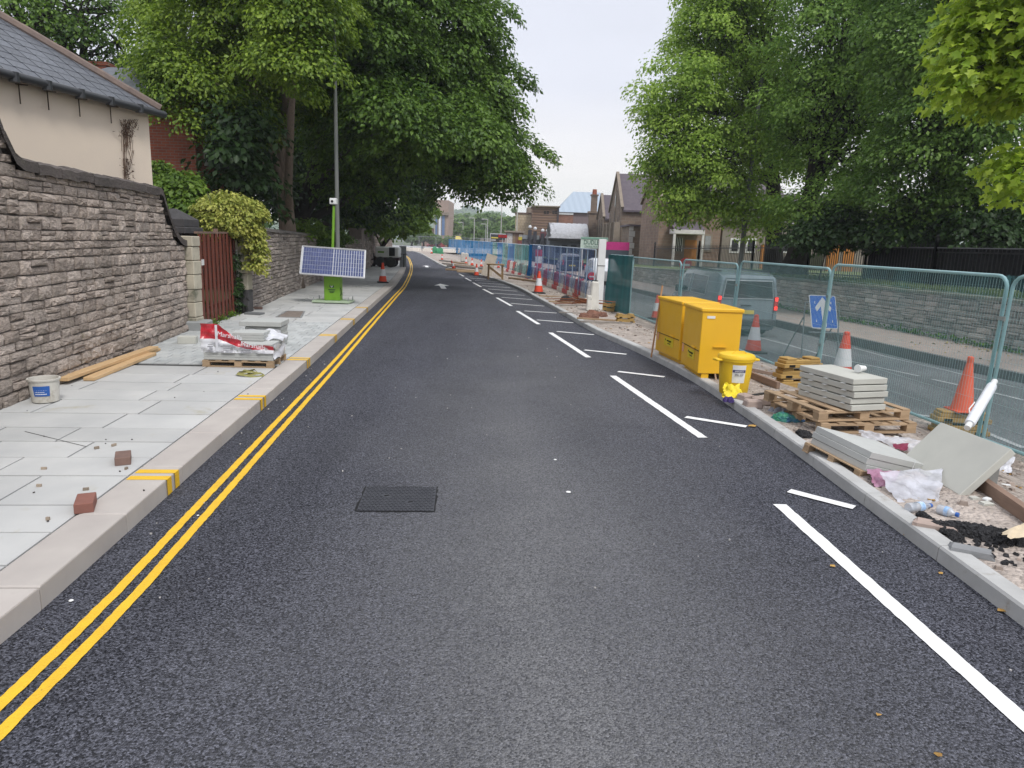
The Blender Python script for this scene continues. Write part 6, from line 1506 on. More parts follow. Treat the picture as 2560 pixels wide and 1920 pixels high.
# ================================================================== plastic barriers with netting
BRD = mat('barrier_red', (.52, .03, .025), (.42, .025, .02), s=3, rough=.5); BWH = mat('barrier_white', (.76, .71, .64), (.64, .59, .52), s=3, rough=.6, dirt=((.32, .25, .18), 5, .56))
def make_barrier(m_, key):
    def fn():
        t = thing('road_barrier', 'b', 'barrier'); q = MB()
        q.box((0, 0, .10), (1.36, .40, .20)); q.box((0, 0, .38), (1.36, .26, .36)); q.box((0, 0, .68), (1.36, .22, .24)); q.box((0, 0, .81), (1.2, .14, .03)); q.build('body', m_, t, local=True, bevel=.015)
        for i in range(5):
            q = MB(); q.box((-.52 + .26 * i, -.17, .28), (.12, .1, .5)); q.build('rib', m_, t, local=True, bevel=.02)
        for x in (-.4, .4):
            q = MB(); q.box((x, 0, .84), (.2, .08, .05)); q.build('filler_lug', m_, t, local=True, bevel=.01)
        return t
    return proto(key, fn)
B_ = Curve([tuple(G(1493, 768, -.48)[:2]), tuple(G(1470, 757, -.48)[:2]), tuple(G(1395, 724, -.48)[:2]), tuple(G(1326, 699, -.46)[:2]), tuple(G(1262, 676, -.42)[:2])], 1.)
ordn = ['nearest', 'second', 'third', 'fourth', 'fifth', 'sixth', 'seventh', 'eighth', 'ninth', 'tenth', 'eleventh', 'twelfth', 'thirteenth', 'fourteenth', 'fifteenth', 'sixteenth', 'seventeenth', 'eighteenth']
s_ = 2.2; i = 0; s_net = B_.sY(42)
while s_ < B_.L and i < 18:
    P_ = B_.at(s_); T_ = B_.tan(s_); red = i % 2 == 1
    place(make_barrier(BRD if red else BWH, 'bar_r' if red else 'bar_w'), (P_[0], P_[1], zf(P_[1]) + .0), math.atan2(T_[1], T_[0]) + math.pi * 0, ('red' if red else 'white') + ' plastic road barrier, ' + ordn[i] + ' of the row from the white post', 'red and white road barriers'); s_ += 1.4; i += 1
def net_bay(label, C, s0, s1, net, z0, z1, off_=.2, posts=True, pm=None, group='netted bays along the barrier row'):
    P0 = C.off(s0, -off_); t = thing('netting_bay', label, 'netting', (*P0, zf(P0[1])), group=group); rows = []; ph = rnd.uniform(0, 6)
    for i_ in range(13):
        u = s0 + (s1 - s0) * i_ / 12; row = []
        for j in range(9):
            f = j / 8; z = z0 + (z1 - z0) * f; o_ = -off_ - (.10 * max(0, 1 - f * 3.0)) + .03 * math.sin(i_ * 1.9 + ph + f * 2); p_ = C.off(u, o_); row.append((*p_, zf(p_[1]) + z))
        rows.append(row)
    q = MB(); q.grid(rows); q.build('net', net, t, recalc=False, smooth=True, auto=False)
    if posts:
        for u in (s0,):
            p_ = C.off(u, -off_ + .05); q = MB(); q.tube([(*p_, zf(p_[1]) + .1), (*p_, zf(p_[1]) + z1)], .024, 8); q.build('post', pm or STEEL, t, smooth=True)
    a_, c_ = C.off(s0, -off_ + .05), C.off(s1, -off_ + .05); q = MB(); q.tube([(*a_, zf(a_[1]) + z1), (*c_, zf(c_[1]) + z1)], .022, 8); q.build('top_rail', pm or STEEL, t)
PBL = mat('pale_blue_steel', (.52, .60, .66), (.44, .52, .58), rough=.45, metal=.2)
ns = int((s_net - .1) / 1.5)
for i in range(ns):
    net_bay('blue grey netted bay over the barriers, ' + ordn[i] + ' from the white post', B_, .1 + i * (s_net - .1) / ns, .1 + (i + 1) * (s_net - .1) / ns, NETS, .42, 2.1, pm=PBL)
net_bay('solid blue sheet hanging at the far end of the barrier row', B_, s_net, s_net + .9, m_net('blue_sheet', (.01, .13, .34), .97, .02), .1, 2.1, posts=False)
FC = Curve([tuple(B_.at(s_net + .9)), tuple(G(1262, 673, -.42)[:2]), (-.95, 57), (-2.9, 69), (-5, 80), (-7.9, 97), (-10.9, 115)], 1.)
k_ = int(FC.L / 3.4); cols = [NETG, NETG, NETB, NETG, NETB, NETG, NETB]
for i in range(k_):
    net = cols[i] if i < len(cols) else NETB
    net_bay(('green' if net is NETG else 'blue') + ' netted fence bay along the site, ' + (ordn[i] if i < 18 else ('nineteenth', 'twentieth', 'twenty-first', 'twenty-second', 'twenty-third', 'twenty-fourth', 'twenty-fifth', 'last')[min(i - 18, 7)]) + ' beyond the blue sheet', FC, i * FC.L / k_, (i + 1) * FC.L / k_, net, .25, 2.05, pm=PBL)
# white post and battered bollard
WPT = mat('white_post_paint', (.74, .75, .74), (.66, .67, .66), s=2, rough=.6, dirt=((.35, .33, .30), 4, .68)); WBT = mat('flaking_white', (.68, .66, .60), (.55, .53, .48), s=5, rough=.9, dirt=((.04, .04, .04), 6, .60))
a = S(1496, 772); t = thing('white_post', 'tall white square post between the barriers and the green fence', 'post', tuple(a)); zt_ = AT(1512, 598, a[1])[2]
q = MB(); q.box((0, 0, (zt_ - a[2]) / 2), (.22, .22, zt_ - a[2])); q.build('shaft', WPT, t, local=True, bevel=.006); q = MB(); q.box((0, -.112, 1.35), (.24, .012, .02)); q.build('cable_tie', RUB, t, local=True)
a = S(1484, 776); hb_ = 72 * a[1] / FPX; t = thing('bollard', 'battered white bollard with flaking paint at the end of the barriers', 'bollard', tuple(a)); q = MB(); q.box((0, 0, hb_ / 2), (.26, .24, hb_), taper=.7); q.build('body', WBT, t, local=True, bevel=.03); q = MB(); q.box((-.14, -.1, hb_ * .26), (.14, .16, hb_ * .52), taper=.8); q.build('stub', WBT, t, local=True, bevel=.02); q = MB(); q.box((.02, 0, hb_ + .01), (.1, .1, .03)); q.build('cap', RUB, t, local=True)
# rusty bars and debris in front of it
RST = mat('rusty_bar', (.26, .09, .035), (.16, .06, .03), s=12, rough=.9, rv=.3); rs_ = np.random.RandomState(3)
c_ = S(1450, 762); t = thing('rebar_bundle', 'tangle of rusty reinforcing bars by the battered bollard', 'steel bars', tuple(c_))
for i in range(12):
    d_ = rs_.normal(size=2) * .5; q = MB(); q.tube([(-d_[0], -d_[1] * .4, .02 + .01 * i), (0, 0, .05 + .012 * i), (d_[0], d_[1] * .5, .04 + rs_.uniform(0, .35 if i > 8 else .04))], .012, 5); q.build('bar', RST, t, local=True)
for i, (x, y, L_, r_) in enumerate(((1430, 765, 1.0, .2), (1405, 757, .8, -.2), (1450, 785, 1.1, .1), (1490, 800, .9, -.1), (1515, 808, 1.2, .15), (1380, 742, .9, .3))):
    p = S(x, y); q = MB(); q.box((0, 0, .02), (L_, .05, .035)); o = q.build('timber_offcut', PAL if i % 2 else mat('grey_timber', (.30, .27, .24), (.22, .2, .18), rough=.9), local=True); o.location = tuple(p); o.rotation_euler = (0, .02, r_); tag(o, 'weathered timber offcut on the gravel, ' + ('left of the rusty bars', 'farther left by the barriers', 'below the battered bollard', 'by the brown rag', 'nearest the ochre blocks', 'under the third red barrier')[i], 'timber')
for i, (x, y, lb_) in enumerate(((1492, 790, 'red brown rag lump on the gravel below the white post'), (1470, 795, 'brown rag left of the red lump below the post'), (1420, 752, 'dark debris heap by the barriers'))):
    heap(lb_, (x, y), .5, .3, .14, .3 * i, 30 + i, mat('brown_rag', (.25, .12, .08), (.15, .08, .06), s=8, rough=.9) if i < 2 else TAR, 'rag', 'rag')
# site cone and others
cone('cone on the gravel in front of the red and white barriers', S(1346, 733), .2, 1.02)
cone('leaning faded cone among the timber on the far site', S(1135, 672), .2, .7, (.1, -.35))
cone('red cone near the trestle on the site', S(1191, 690), .2, .8); cone('red cone at the far bend of the kerb', S(1105, 650), .2, .65); cone('red and white cone at the far end of the site', S(1079, 634), .2, .8)
for i, (x, y) in enumerate(((1165, 661), (1180, 664), (1203, 667), (1227, 668), (1246, 670))): cone('cone in the row under the blue netting, ' + ordn[i] + ' from the far end', S(x, y), .1 * i, .72)
# trestle
p = S(1238, 698); kx = p[1] / FPX; t = thing('trestle_table', 'rough timber trestle table standing on the site near the kerb', 'trestle', tuple(p), .1); w_ = 42 * kx; h_ = 36 * kx
TT = mat('weathered_ply', (.38, .25, .13), (.28, .18, .09), s=5, rough=.85)
q = MB(); q.box((0, 0, h_), (w_, .7, .05)); q.build('top', TT, t, local=True)
for x in (-1, 1):
    for y in (-1, 1): q = MB(); q.bar((x * w_ * .42, y * .3, 0), (x * w_ * .40, y * .28, h_), .07, .05); q.build('leg', TT, t, local=True)
q = MB(); q.bar((-w_ * .42, -.3, h_ * .85), (w_ * .42, -.3, .1), .04, .1); q.build('brace', TT, t, local=True)
p = S(1222, 692); q = MB(); q.box((0, 0, .55), (.5, .04, 1.1), M=Matrix.Rotation(.25, 3, 'Y') @ Matrix.Rotation(-.3, 3, 'X')); o = q.build('board', mat('pale_board', (.48, .42, .35), rough=.85), local=True); o.location = tuple(p); tag(o, 'pale board propped against the trestle', 'board')
for i, (x, y, L_, r_, w2_) in enumerate(((1140, 664, 3.5, 2.2, .25), (1155, 668, 3.2, 2.1, .2), (1165, 674, 3.6, 2.3, .3), (1150, 660, 3.0, 2.0, .2), (1180, 672, 2.6, 2.4, .25), (1168, 682, 2.4, 2.9, .3), (1120, 655, 3.0, 2.1, .25), (1185, 684, 1.8, .2, .4), (1290, 694, 3.0, 2.2, .3), (1310, 703, 2.6, 2.1, .25))):
    p = S(x, y); q = MB(); q.box((0, 0, .07 + .03 * (i % 3)), (L_, w2_ * .8, .09)); o = q.build('timber_baulk', PAL if i % 2 else mat('grey_timber', (.3, .27, .24)), local=True, bevel=.01); o.location = tuple(p); o.rotation_euler = (0, 0, r_); tag(o, 'long weathered timber lying on the site, ' + ('beside the leaning cone', 'second from the leaning cone', 'third from the leaning cone', 'behind the leaning cone', 'under the cone row', 'at the kerb left of the trestle', 'farthest away', 'short one left of the red cone', 'right of the trestle', 'at the foot of the blue sheet')[i], 'timber')
for i, (x, y) in enumerate(((1157, 655), (1166, 656))):
    p = S(x, y); q = MB(); q.box((0, 0, .375), (.4, .35, .75), taper=.8); o = q.build('bulk_sack', SNDB, local=True, bevel=.08); o.location = tuple(p); tag(o, ('white bulk sack by the blue netting, left', 'white bulk sack by the blue netting, right')[i], 'sack', 'bulk sacks')
p = S(1095, 634); heap('green tarpaulin heap at the far end of the site', (1095, 634), 1.3, .9, .8, 0, 44, mat('green_tarp', (.05, .26, .12), rough=.6), 'tarpaulin', 'tarpaulin')
# signs behind the net
def disc_sign(label, x, y, Y, r_, zb):
    P_ = AT(x, y, Y); t = thing('round_sign', label, 'road sign', (P_[0], Y, zb)); Mx_ = Matrix.Rotation(math.pi / 2, 3, 'X')
    q = MB(); q.lathe([(r_, -.01), (r_, .01)], 24, (P_[0], Y, P_[2]), Mx_); d_ = q.build('disc', mat('sign_red', (.62, .03, .03), rough=.4), t); q = MB(); q.box((P_[0], Y - .02, P_[2] - r_ * .15), (r_ * 1.3, .01, r_ * .35)); q.build('white_bar', SW, d_); q = MB(); q.tube([(P_[0], Y + .03, zb), (P_[0], Y + .03, P_[2])], .03, 8); q.build('post', STEEL, t)
disc_sign('round red sign with white bar behind the blue net by the white post', 1479, 690, 30.5, .17, -.5); disc_sign('small round red and white sign beyond the van', 1714, 660, 40, .35, -.5)
P_ = AT(1346, 660, 44); t = thing('marker_post', 'red and white marker post with lamp behind the blue net', 'marker post', (P_[0], 44, -.5))
for i in range(4): q = MB(); q.box((P_[0], 44, -.1 + .42 * i), (.42, .05, .40)); q.build('band', BRD if i % 2 else SW, t)
q = MB(); q.lathe([(.1, 0), (.12, .1), (.001, .22)], 10, (P_[0], 44, 1.4)); q.build('lamp', SW, t)
# crowd barriers across the road end
CB = mat('crowd_barrier_grey', (.36, .38, .41), (.3, .32, .35), rough=.5, metal=.2)
for i in range(9):
    x = -20.5 + i * 2.35; Y = 97 + .25 * abs(i - 4); t = thing('crowd_barrier', 'grey crowd barrier across the road end, ' + ordn[i] + ' from the left', 'barrier', (x, Y, 0), group='crowd barriers at the road end'); q = MB(); q.tube([(.05, 0, 0), (.05, 0, 2.0), (2.25, 0, 2.0), (2.25, 0, 0)], .03, 6); q.tube([(.05, 0, .25), (2.25, 0, .25)], .025, 6); q.build('frame', CB, t, local=True)
    q = MB()
    for j in range(1, 14): q.tube([(.05 + 2.2 * j / 14, 0, .25), (.05 + 2.2 * j / 14, 0, 2.0)], .012, 4, cap=False)
    q.build('infill_bars', CB, t, local=True, kind='stuff')
for i in range(7):
    x = -17 + i * 2.3; t = thing('low_barrier', 'low white plastic barrier in front of the crowd barriers, ' + ordn[i] + ' from the left', 'barrier', (x, 93, 0), group='low white barriers at the road end'); q = MB(); q.box((1.1, 0, .25), (2.1, .4, .5), taper=.9); q.build('body', BWH, t, local=True, bevel=.03); q = MB(); q.box((1.1, 0, .62), (2.0, .1, .12)); q.build('rail', SW, t, local=True)

# ================================================================== buildings on the right and beyond
def W(x, Y): return float(AT(x, 600, Y)[0])
def Z(x, y, Y): return float(AT(x, y, Y)[2])
CHS = m_brick('chapel_stone', (.22, .165, .125), (.165, .122, .095), (.20, .165, .135), .55, .24); CHP = m_brick('pinkish_ashlar', (.27, .19, .145), (.22, .155, .12), (.25, .2, .17), .45, .2)
ROOFP = mat('purple_slate', (.115, .095, .11), (.085, .07, .085), s=3, rough=.7, bump=.3, bs=6, world=True); DRS = mat('dressed_stone', (.27, .225, .18), (.21, .175, .14), s=3, rough=.9, world=True); DKW = mat('dark_window', (.02, .022, .025), rough=.2)
def gable_bld(root, x0, x1, y0, y1, z0, ze, zr, wm, rm, over=.25):
    """ridge along x"""
    ym = (y0 + y1) / 2; q = MB(); q.extr([(x0, y0, z0), (x0, y1, z0), (x0, y1, ze), (x0, ym, zr), (x0, y0, ze)], (x1 - x0, 0, 0)); wl = q.build('wall', wm, root)
    s_ = (zr - ze) / (ym - y0); q = MB()
    for sg in (1, -1):
        ye = y0 - over if sg > 0 else y1 + over; zz = ze - over * s_; q.add([(x0 + .1, ye, zz + .05), (x1 + .2, ye, zz + .05), (x1 + .2, ym, zr + .05), (x0 + .1, ym, zr + .05), (x0 + .1, ye, zz + .2), (x1 + .2, ye, zz + .2), (x1 + .2, ym, zr + .22), (x0 + .1, ym, zr + .22)], [(0, 1, 2, 3), (7, 6, 5, 4), (0, 4, 5, 1), (1, 5, 6, 2), (2, 6, 7, 3), (3, 7, 4, 0)])
    rf = q.build('roof', rm, root)
    q = MB()
    for sg in (1, -1):
        ye = y0 - .15 if sg > 0 else y1 + .15; q.bar((x0, ye, ze - .15 * s_ + .3), (x0, ym, zr + .3), .25, .2)
    q.build('gable_coping', DRS, root); return wl, rf
def lancet(parent, x, y, z, w_, h_, axis):
    """pointed window with dressed surround; axis 'x': on a face of constant x looking to -x, 'y': on a face looking to -y"""
    def out(s2, d, grow):
        P = [(-w_ / 2 - grow, -grow), (w_ / 2 + grow, -grow), (w_ / 2 + grow, h_ * .7), (0, h_ + grow * 1.3), (-w_ / 2 - grow, h_ * .7)]
        return [(x - d, y + a_, z + b_) for a_, b_ in P] if axis == 'x' else [(x + a_, y - d, z + b_) for a_, b_ in P]
    v_ = (-.05, 0, 0) if axis == 'x' else (0, -.05, 0); q = MB(); q.extr(out(1, 0, .16), v_); f = q.build('window', DRS, parent); q = MB(); q.extr(out(1, .055, 0), tuple(c * .3 for c in v_)); q.build('pane', DKW, f)
def win(parent, x0, x1, y0, y1, Y, frame=DRS, pane=DKW, g=.12, name='window'):
    a_, b_ = W(x0, Y), W(x1, Y); xm = (x0 + x1) / 2; zt_, zb_ = Z(xm, y0, Y), Z(xm, y1, Y); q = MB(); q.box(((a_ + b_) / 2, Y - .03, (zt_ + zb_) / 2), (b_ - a_ + 2 * g, .06, zt_ - zb_ + 2 * g)); f = q.build(name, frame, parent); q = MB(); q.box(((a_ + b_) / 2, Y - .07, (zt_ + zb_) / 2), (b_ - a_, .03, zt_ - zb_)); q.build('pane', pane, f); return f
# chapel
x0 = W(1550, 60); ch_ = thing('stone_chapel', 'gabled stone chapel with steep dark slate roof behind the plane tree', 'chapel', (x0 + 4, 64, .2))
ze, zr = Z(1550, 525, 60), Z(1541, 440, 64); gable_bld(ch_, x0, x0 + 14, 60, 68, .0, ze, zr, CHS, ROOFP)
for y in (61.6, 64, 66.4): lancet(ch_, x0, y, 2.2, .7, 2.0 if y != 64 else 2.6, 'x')
lancet(ch_, x0, 64, zr - 2.6, .45, 1.2, 'x')
for y in (60.2, 62.7, 65.3, 67.8): q = MB(); q.box((x0 - .3, y, 1.6), (.6, .55, 4.2), taper=.8); q.build('buttress', DRS, ch_)
x2 = W(1499, 72); q = MB(); gable_bld(ch_, x2, x2 + 5, 69.5, 75, .0, Z(1503, 548, 70), Z(1490, 492, 72.2), CHS, ROOFP, .15)
for y in (70.6, 72.2, 73.8): lancet(ch_, x2, y, 2.0, .5, 2.2, 'x')
tx = W(1480, 76); zt_ = Z(1481, 488, 76); tu = MB(); tu.box((tx, 76, zt_ * .36), (.95, .95, zt_ * .72)); tu.box((tx, 76, zt_ * .74), (1.2, 1.2, .2)); tu.box((tx, 76, zt_ * .86), (.62, .62, zt_ * .26)); tu.box((tx, 76, zt_), (.8, .8, .15)); tur = tu.build('turret', CHS, ch_); q = MB(); q.lathe([(.26, 0), (.22, .6)], 10, (tx, 76, zt_)); q.build('chimney_pot', mat('clay_pot', (.30, .10, .06), rough=.9), tur)
# stone annex
an = thing('stone_annex', 'low flat roofed stone annex with pale quoins in front of the chapel', 'building', (W(1600, 55), 55, .2)); a_, b_ = W(1572, 55), W(1634, 55); zt_ = Z(1600, 566, 55); q = MB(); q.extr([(a_, 55, 0), (b_, 55, 0), (b_, 59, 0), (a_, 59, 0)], (0, 0, zt_)); q.build('wall', CHS, an); q = MB(); q.box(((a_ + b_) / 2, 57, zt_ + .06), (b_ - a_ + .3, 4.3, .14)); q.build('roof', ROOFP, an)
PQ = mat('pale_quoin', (.55, .54, .52), (.46, .45, .43), rough=.85, rv=.1)
for i in range(7): q = MB(); q.box((a_ + (.22 if i % 2 else .15), 55 - .01, .3 + i * zt_ / 7.3 + .15), (.44 if i % 2 else .3, .1, zt_ / 7.8)); q.build('quoin', PQ, an)
win(an, 1603, 1614, 582, 608, 55, PQ); q = MB(); q.tube([(W(1624, 55), 54.9, 0), (W(1626, 55), 54.9, zt_ - .1)], .05, 8); q.build('drain_pipe', BLK, an)
# stone house with the orange door
hs = thing('stone_house', 'stone house with orange wooden door and white porch behind the railings', 'house', (W(1720, 47), 47, .3)); a_, b_ = W(1645, 47), W(1800, 47); zt_ = Z(1700, 505, 47); gable_bld(hs, a_, b_, 47, 54, .0, zt_, zt_ + 1.8, CHP, ROOFP)
ORD = mat('orange_door', (.42, .175, .035), (.34, .14, .03), s=3, rough=.5, scale=(6, 6, .6)); zb = .25
dr0, dr1 = W(1712, 47), W(1742, 47); zd = Z(1728, 600, 47); q = MB(); q.box(((dr0 + dr1) / 2, 46.96, (zd + zb) / 2), (dr1 - dr0 + .2, .08, zd - zb + .1)); df = q.build('door_frame', DRS, hs); q = MB(); q.box(((dr0 + dr1) / 2, 46.9, (zd + zb) / 2), (dr1 - dr0, .06, zd - zb)); dd_ = q.build('door', ORD, hs)
for i in range(2):
    for j in range(3): q = MB(); q.box((dr0 + (dr1 - dr0) * (.28 + .44 * i), 46.865, zb + (zd - zb) * (.2 + .3 * j)), ((dr1 - dr0) * .3, .02, (zd - zb) * .2)); q.build('door_panel', ORD, dd_)
wb_ = win(hs, 1683, 1706, 594, 628, 47, DRS)
for i in range(6): q = MB(); x_ = W(1684 + i * 4.2, 47); q.bar((x_, 46.88, Z(1695, 628, 47)), (x_, 46.88, Z(1695, 594, 47)), .03, .03); q.build('window_bar', WHP, wb_)
win(hs, 1697, 1719, 537, 562, 47, mat('red_brown_frame', (.22, .08, .06), rough=.7)); px0, px1 = W(1679, 46), W(1756, 46); zp = Z(1715, 580, 46); q = MB(); q.box(((px0 + px1) / 2, 46.2, zp), (px1 - px0, 1.4, .3)); q.build('porch_canopy', mat('porch_white', (.66, .64, .62), rough=.6), hs, bevel=.03)
q = MB(); q.add([(px0, 45.5, zp + .15), (px1, 45.5, zp + .15), (px1, 47, zp + .7), (px0, 47, zp + .7)], [(0, 1, 2, 3)]); q.build('porch_roof', ROOFP, hs)
for x_ in (px0 + .08, px1 - .08): q = MB(); q.box((x_, 45.6, (zp + .25) / 2), (.14, .14, zp - .2)); q.build('porch_post', mat('porch_white', (.7, .7, .7)), hs)
win(hs, 1762, 1776, 590, 625, 47, DRS, mat('pale_pane', (.30, .31, .32), rough=.2))
# terrace behind
te = thing('stone_terrace', 'pale low terrace with orange doors seen between the trunks', 'building', (W(1950, 50), 50, .3)); a_, b_ = W(1805, 50), W(2200, 50); zt_ = Z(2000, 560, 50); q = MB(); q.extr([(a_, 50, 0), (b_, 50, 0), (b_, 56, 0), (a_, 56, 0)], (0, 0, zt_)); q.build('wall', mat('pale_stone_wall', (.27, .24, .2), (.21, .185, .16), s=1.2, rough=.9, bump=.3, world=True), te); q = MB(); q.add([(a_ - .3, 49.6, zt_), (b_ + .3, 49.6, zt_), (b_ + .3, 53, zt_ + 2.2), (a_ - .3, 53, zt_ + 2.2)], [(0, 1, 2, 3)]); q.build('roof', ROOFP, te)
for x_, x2_, y_ in ((1905, 1935, 612), (2072, 2100, 612), (2112, 2140, 618)): c0, c1 = W(x_, 50), W(x2_, 50); q = MB(); zz = Z(x_, y_, 50); q.box(((c0 + c1) / 2, 49.95, zz / 2 + .1), (c1 - c0, .1, zz - .2)); q.build('door', ORD, te)
c0, c1 = W(2012, 50), W(2062, 50); q = MB(); zz = Z(2030, 638, 50); q.box(((c0 + c1) / 2, 49.95, zz / 2 + .05), (c1 - c0, .1, zz)); q.build('garage_door', mat('olive_door', (.05, .055, .03), rough=.7), te)
for x_ in (1830, 1870, 1960, 1990): win(te, x_, x_ + 16, 600, 628, 50, WHP, DKW)
# hall with pale blue roof
bh = thing('metal_roofed_hall', 'large hall with pale blue grey metal roof behind the chapel', 'building', (W(1430, 110), 115, -.3)); a_, b_ = W(1391, 108), W(1520, 108); ze, zr = Z(1430, 531, 108), Z(1460, 480, 122); q = MB(); q.extr([(a_, 108, -.5), (b_, 108, -.5), (b_, 136, -.5), (a_, 136, -.5)], (0, 0, ze + .5)); q.build('wall', mat('mauve_cladding', (.20, .155, .16), (.17, .13, .135), rough=.8, world=True), bh)
q = MB(); r0 = W(1427, 122); q.add([(a_ - .3, 107.6, ze), (b_, 107.6, ze), (b_, 122, zr), (r0, 122, zr), (a_ - .3, 136.4, ze), (b_, 136.4, ze)], [(0, 1, 2, 3), (0, 3, 4), (4, 3, 2, 5)])
g = NG('blue_metal_roof'); co = g.coord(True); wv = g.n('ShaderNodeTexWave'); wv.inputs['Scale'].default_value = .32; g.l(co, wv.inputs[0]); MBR = g.done(g.bsdf(g.mix(g.mr(wv.outputs[1], 0, 1, 0, 1), (.31, .38, .45), (.35, .42, .49)), .45, .2, .4)); q.build('roof', MBR, bh)
q = MB(); c0, c1 = W(1394, 107.9), W(1430, 107.9); q.box(((c0 + c1) / 2, 107.9, Z(1410, 548, 108)), (c1 - c0, .1, 1.9)); q.build('brick_panel', m_brick('brown_brick', (.27, .13, .09), (.22, .11, .08), (.2, .15, .12), .5, .2), bh); q = MB(); q.box(((c0 + c1) / 2, 107.8, Z(1410, 534, 108)), (c1 - c0, .12, .3)); q.build('white_fascia', SW, bh)
# brown banded block
bb_ = thing('banded_block', 'brown flat roofed block with horizontal bands left of the blue roof', 'building', (W(1360, 100), 102, -.3)); a_, b_ = W(1328, 100), W(1394, 100); zt_ = Z(1360, 517, 100); q = MB(); q.extr([(a_, 100, -.5), (b_, 100, -.5), (b_, 107, -.5), (a_, 107, -.5)], (0, 0, zt_ + .5)); q.build('wall', mat('brown_cladding', (.28, .18, .13), (.24, .155, .115), s=.6, rough=.8, world=True), bb_)
for i in range(10): q = MB(); q.box(((a_ + b_) / 2, 99.96, zt_ - .35 - i * .37), (b_ - a_, .1, .07)); q.build('band', mat('dark_band', (.14, .09, .07), rough=.8), bb_)
q = MB(); q.box((b_ - .1, 99.9, zt_ / 2), (.22, .2, zt_)); q.build('corner_post', mat('dark_steel', (.06, .05, .06), rough=.6), bb_); q = MB(); q.box(((a_ + b_) / 2, 103, zt_ + .06), (b_ - a_ + .3, 7.2, .15)); q.build('parapet', DRS, bb_)
for x_ in (1357, 1364, 1378, 1384): win(bb_, x_, x_ + 5, 528, 534, 100, mat('dark_band', (.14, .09, .07)), DKW, .04)
# cream tiled block
cb_ = thing('tiled_block', 'cream tiled block left of the brown banded one', 'building', (W(1307, 104), 106, -.3)); a_, b_ = W(1287, 104), W(1330, 104); zt_ = Z(1307, 534, 104); q = MB(); q.extr([(a_, 104, -.5), (b_, 104, -.5), (b_, 110, -.5), (a_, 110, -.5)], (0, 0, zt_ + .5)); q.build('wall', m_brick('cream_tile', (.45, .37, .26), (.42, .34, .24), (.33, .27, .19), .4, .4), cb_); q = MB(); q.box(((a_ + b_) / 2, 107, zt_ + .05), (b_ - a_ + .2, 6.2, .2)); q.build('parapet', mat('dark_band', (.14, .09, .07)), cb_); tx = W(1322, 108); q = MB(); q.lathe([(.55, zt_), (.55, Z(1322, 520, 108)), (.3, Z(1322, 518, 108))], 16, (tx, 108, 0)); q.build('tank', DRS, cb_, smooth=True)
# tin barrel roof hall
th_ = thing('tin_roofed_hall', 'dark hall with crinkled silver barrel roof in front of the chapel', 'building', (W(1420, 74), 76, -.3)); a_, b_ = W(1374, 74), W(1466, 74); ze, zr = Z(1420, 597, 74), Z(1440, 558, 76); rows = []
for i in range(15):
    an_ = math.pi * i / 14; rows.append([(a_ - .2 + (b_ - a_ + .4) * max(j / 22, .0) + (1.6 * math.sin(an_) ** 1 if j == 0 else 0), 78 - 4.3 * math.cos(an_), ze + (zr - ze) * math.sin(an_) + .05 * math.sin(j * 2.1 + i)) for j in range(23)])
q = MB(); q.grid(rows); g = NG('crinkled_foil'); co = g.coord(True); MF = g.done(g.bsdf(g.mix(g.noise(co, 3, 5, .7), (.38, .39, .41), (.72, .73, .76)), .4, .25, .5, g.noise(co, 3.2, 6, .7), .9, .5)); q.build('barrel_roof', MF, th_, smooth=True, auto=False)
SHP = mat('shopfront_grey', (.10, .11, .13), (.08, .09, .105), s=.7, rough=.7, world=True); q = MB(); q.extr([(a_, 74, -.5), (b_, 74, -.5), (b_, 82, -.5), (a_, 82, -.5)], (0, 0, ze + .5)); q.build('wall', SHP, th_); q = MB(); q.box(((a_ + b_) / 2, 73.8, ze - .12), (b_ - a_ + .3, .5, .28)); q.build('fascia', BLK, th_)
for x_ in (1385, 1405, 1428): win(th_, x_, x_ + 14, 612, 632, 74, SHP, DKW)
# dark shops with globe finials
sh_ = thing('dark_shop', 'dark grey shop front with white globe finials', 'shop', (W(1340, 84), 86, -.3)); a_, b_ = W(1306, 84), W(1376, 84); zt_ = Z(1340, 590, 84); q = MB(); q.extr([(a_, 84, -.5), (b_, 84, -.5), (b_, 90, -.5), (a_, 90, -.5)], (0, 0, zt_ + .5)); q.build('wall', SHP, sh_); q = MB(); q.box((W(1327, 83.8), 83.8, Z(1327, 593, 84)), (2.0, .4, .5)); q.build('cornice', mat('grey_fascia', (.22, .24, .26), rough=.6), sh_); win(sh_, 1324, 1342, 600, 612, 84, SHP, mat('grey_pane', (.2, .19, .2), rough=.3)); win(sh_, 1310, 1320, 600, 616, 84, SHP, mat('grey_pane', (.2, .19, .2)))
for x_, y_ in ((1324, 567), (1337, 571), (1356, 576), (1368, 577)): X_ = W(x_, 83.6); zz = Z(x_, y_, 83.6); q = MB(); q.box((X_, 83.6, zz / 2 - .3), (.42, .42, zz - .1)); pi_ = q.build('pillar', mat('black_pillar', (.04, .04, .05), rough=.6), sh_); q = MB(); q.lathe([(.001, -.2), (.16, -.12), (.2, 0), (.16, .12), (.001, .2)], 12, (X_, 83.6, zz)); q.build('globe', SW, pi_, smooth=True)
q = MB(); q.box((W(1357, 83.5), 83.5, Z(1357, 588, 84)), (.7, .1, .7)); q.build('hanging_sign', mat('sign_maroon', (.16, .05, .06), rough=.6), sh_)
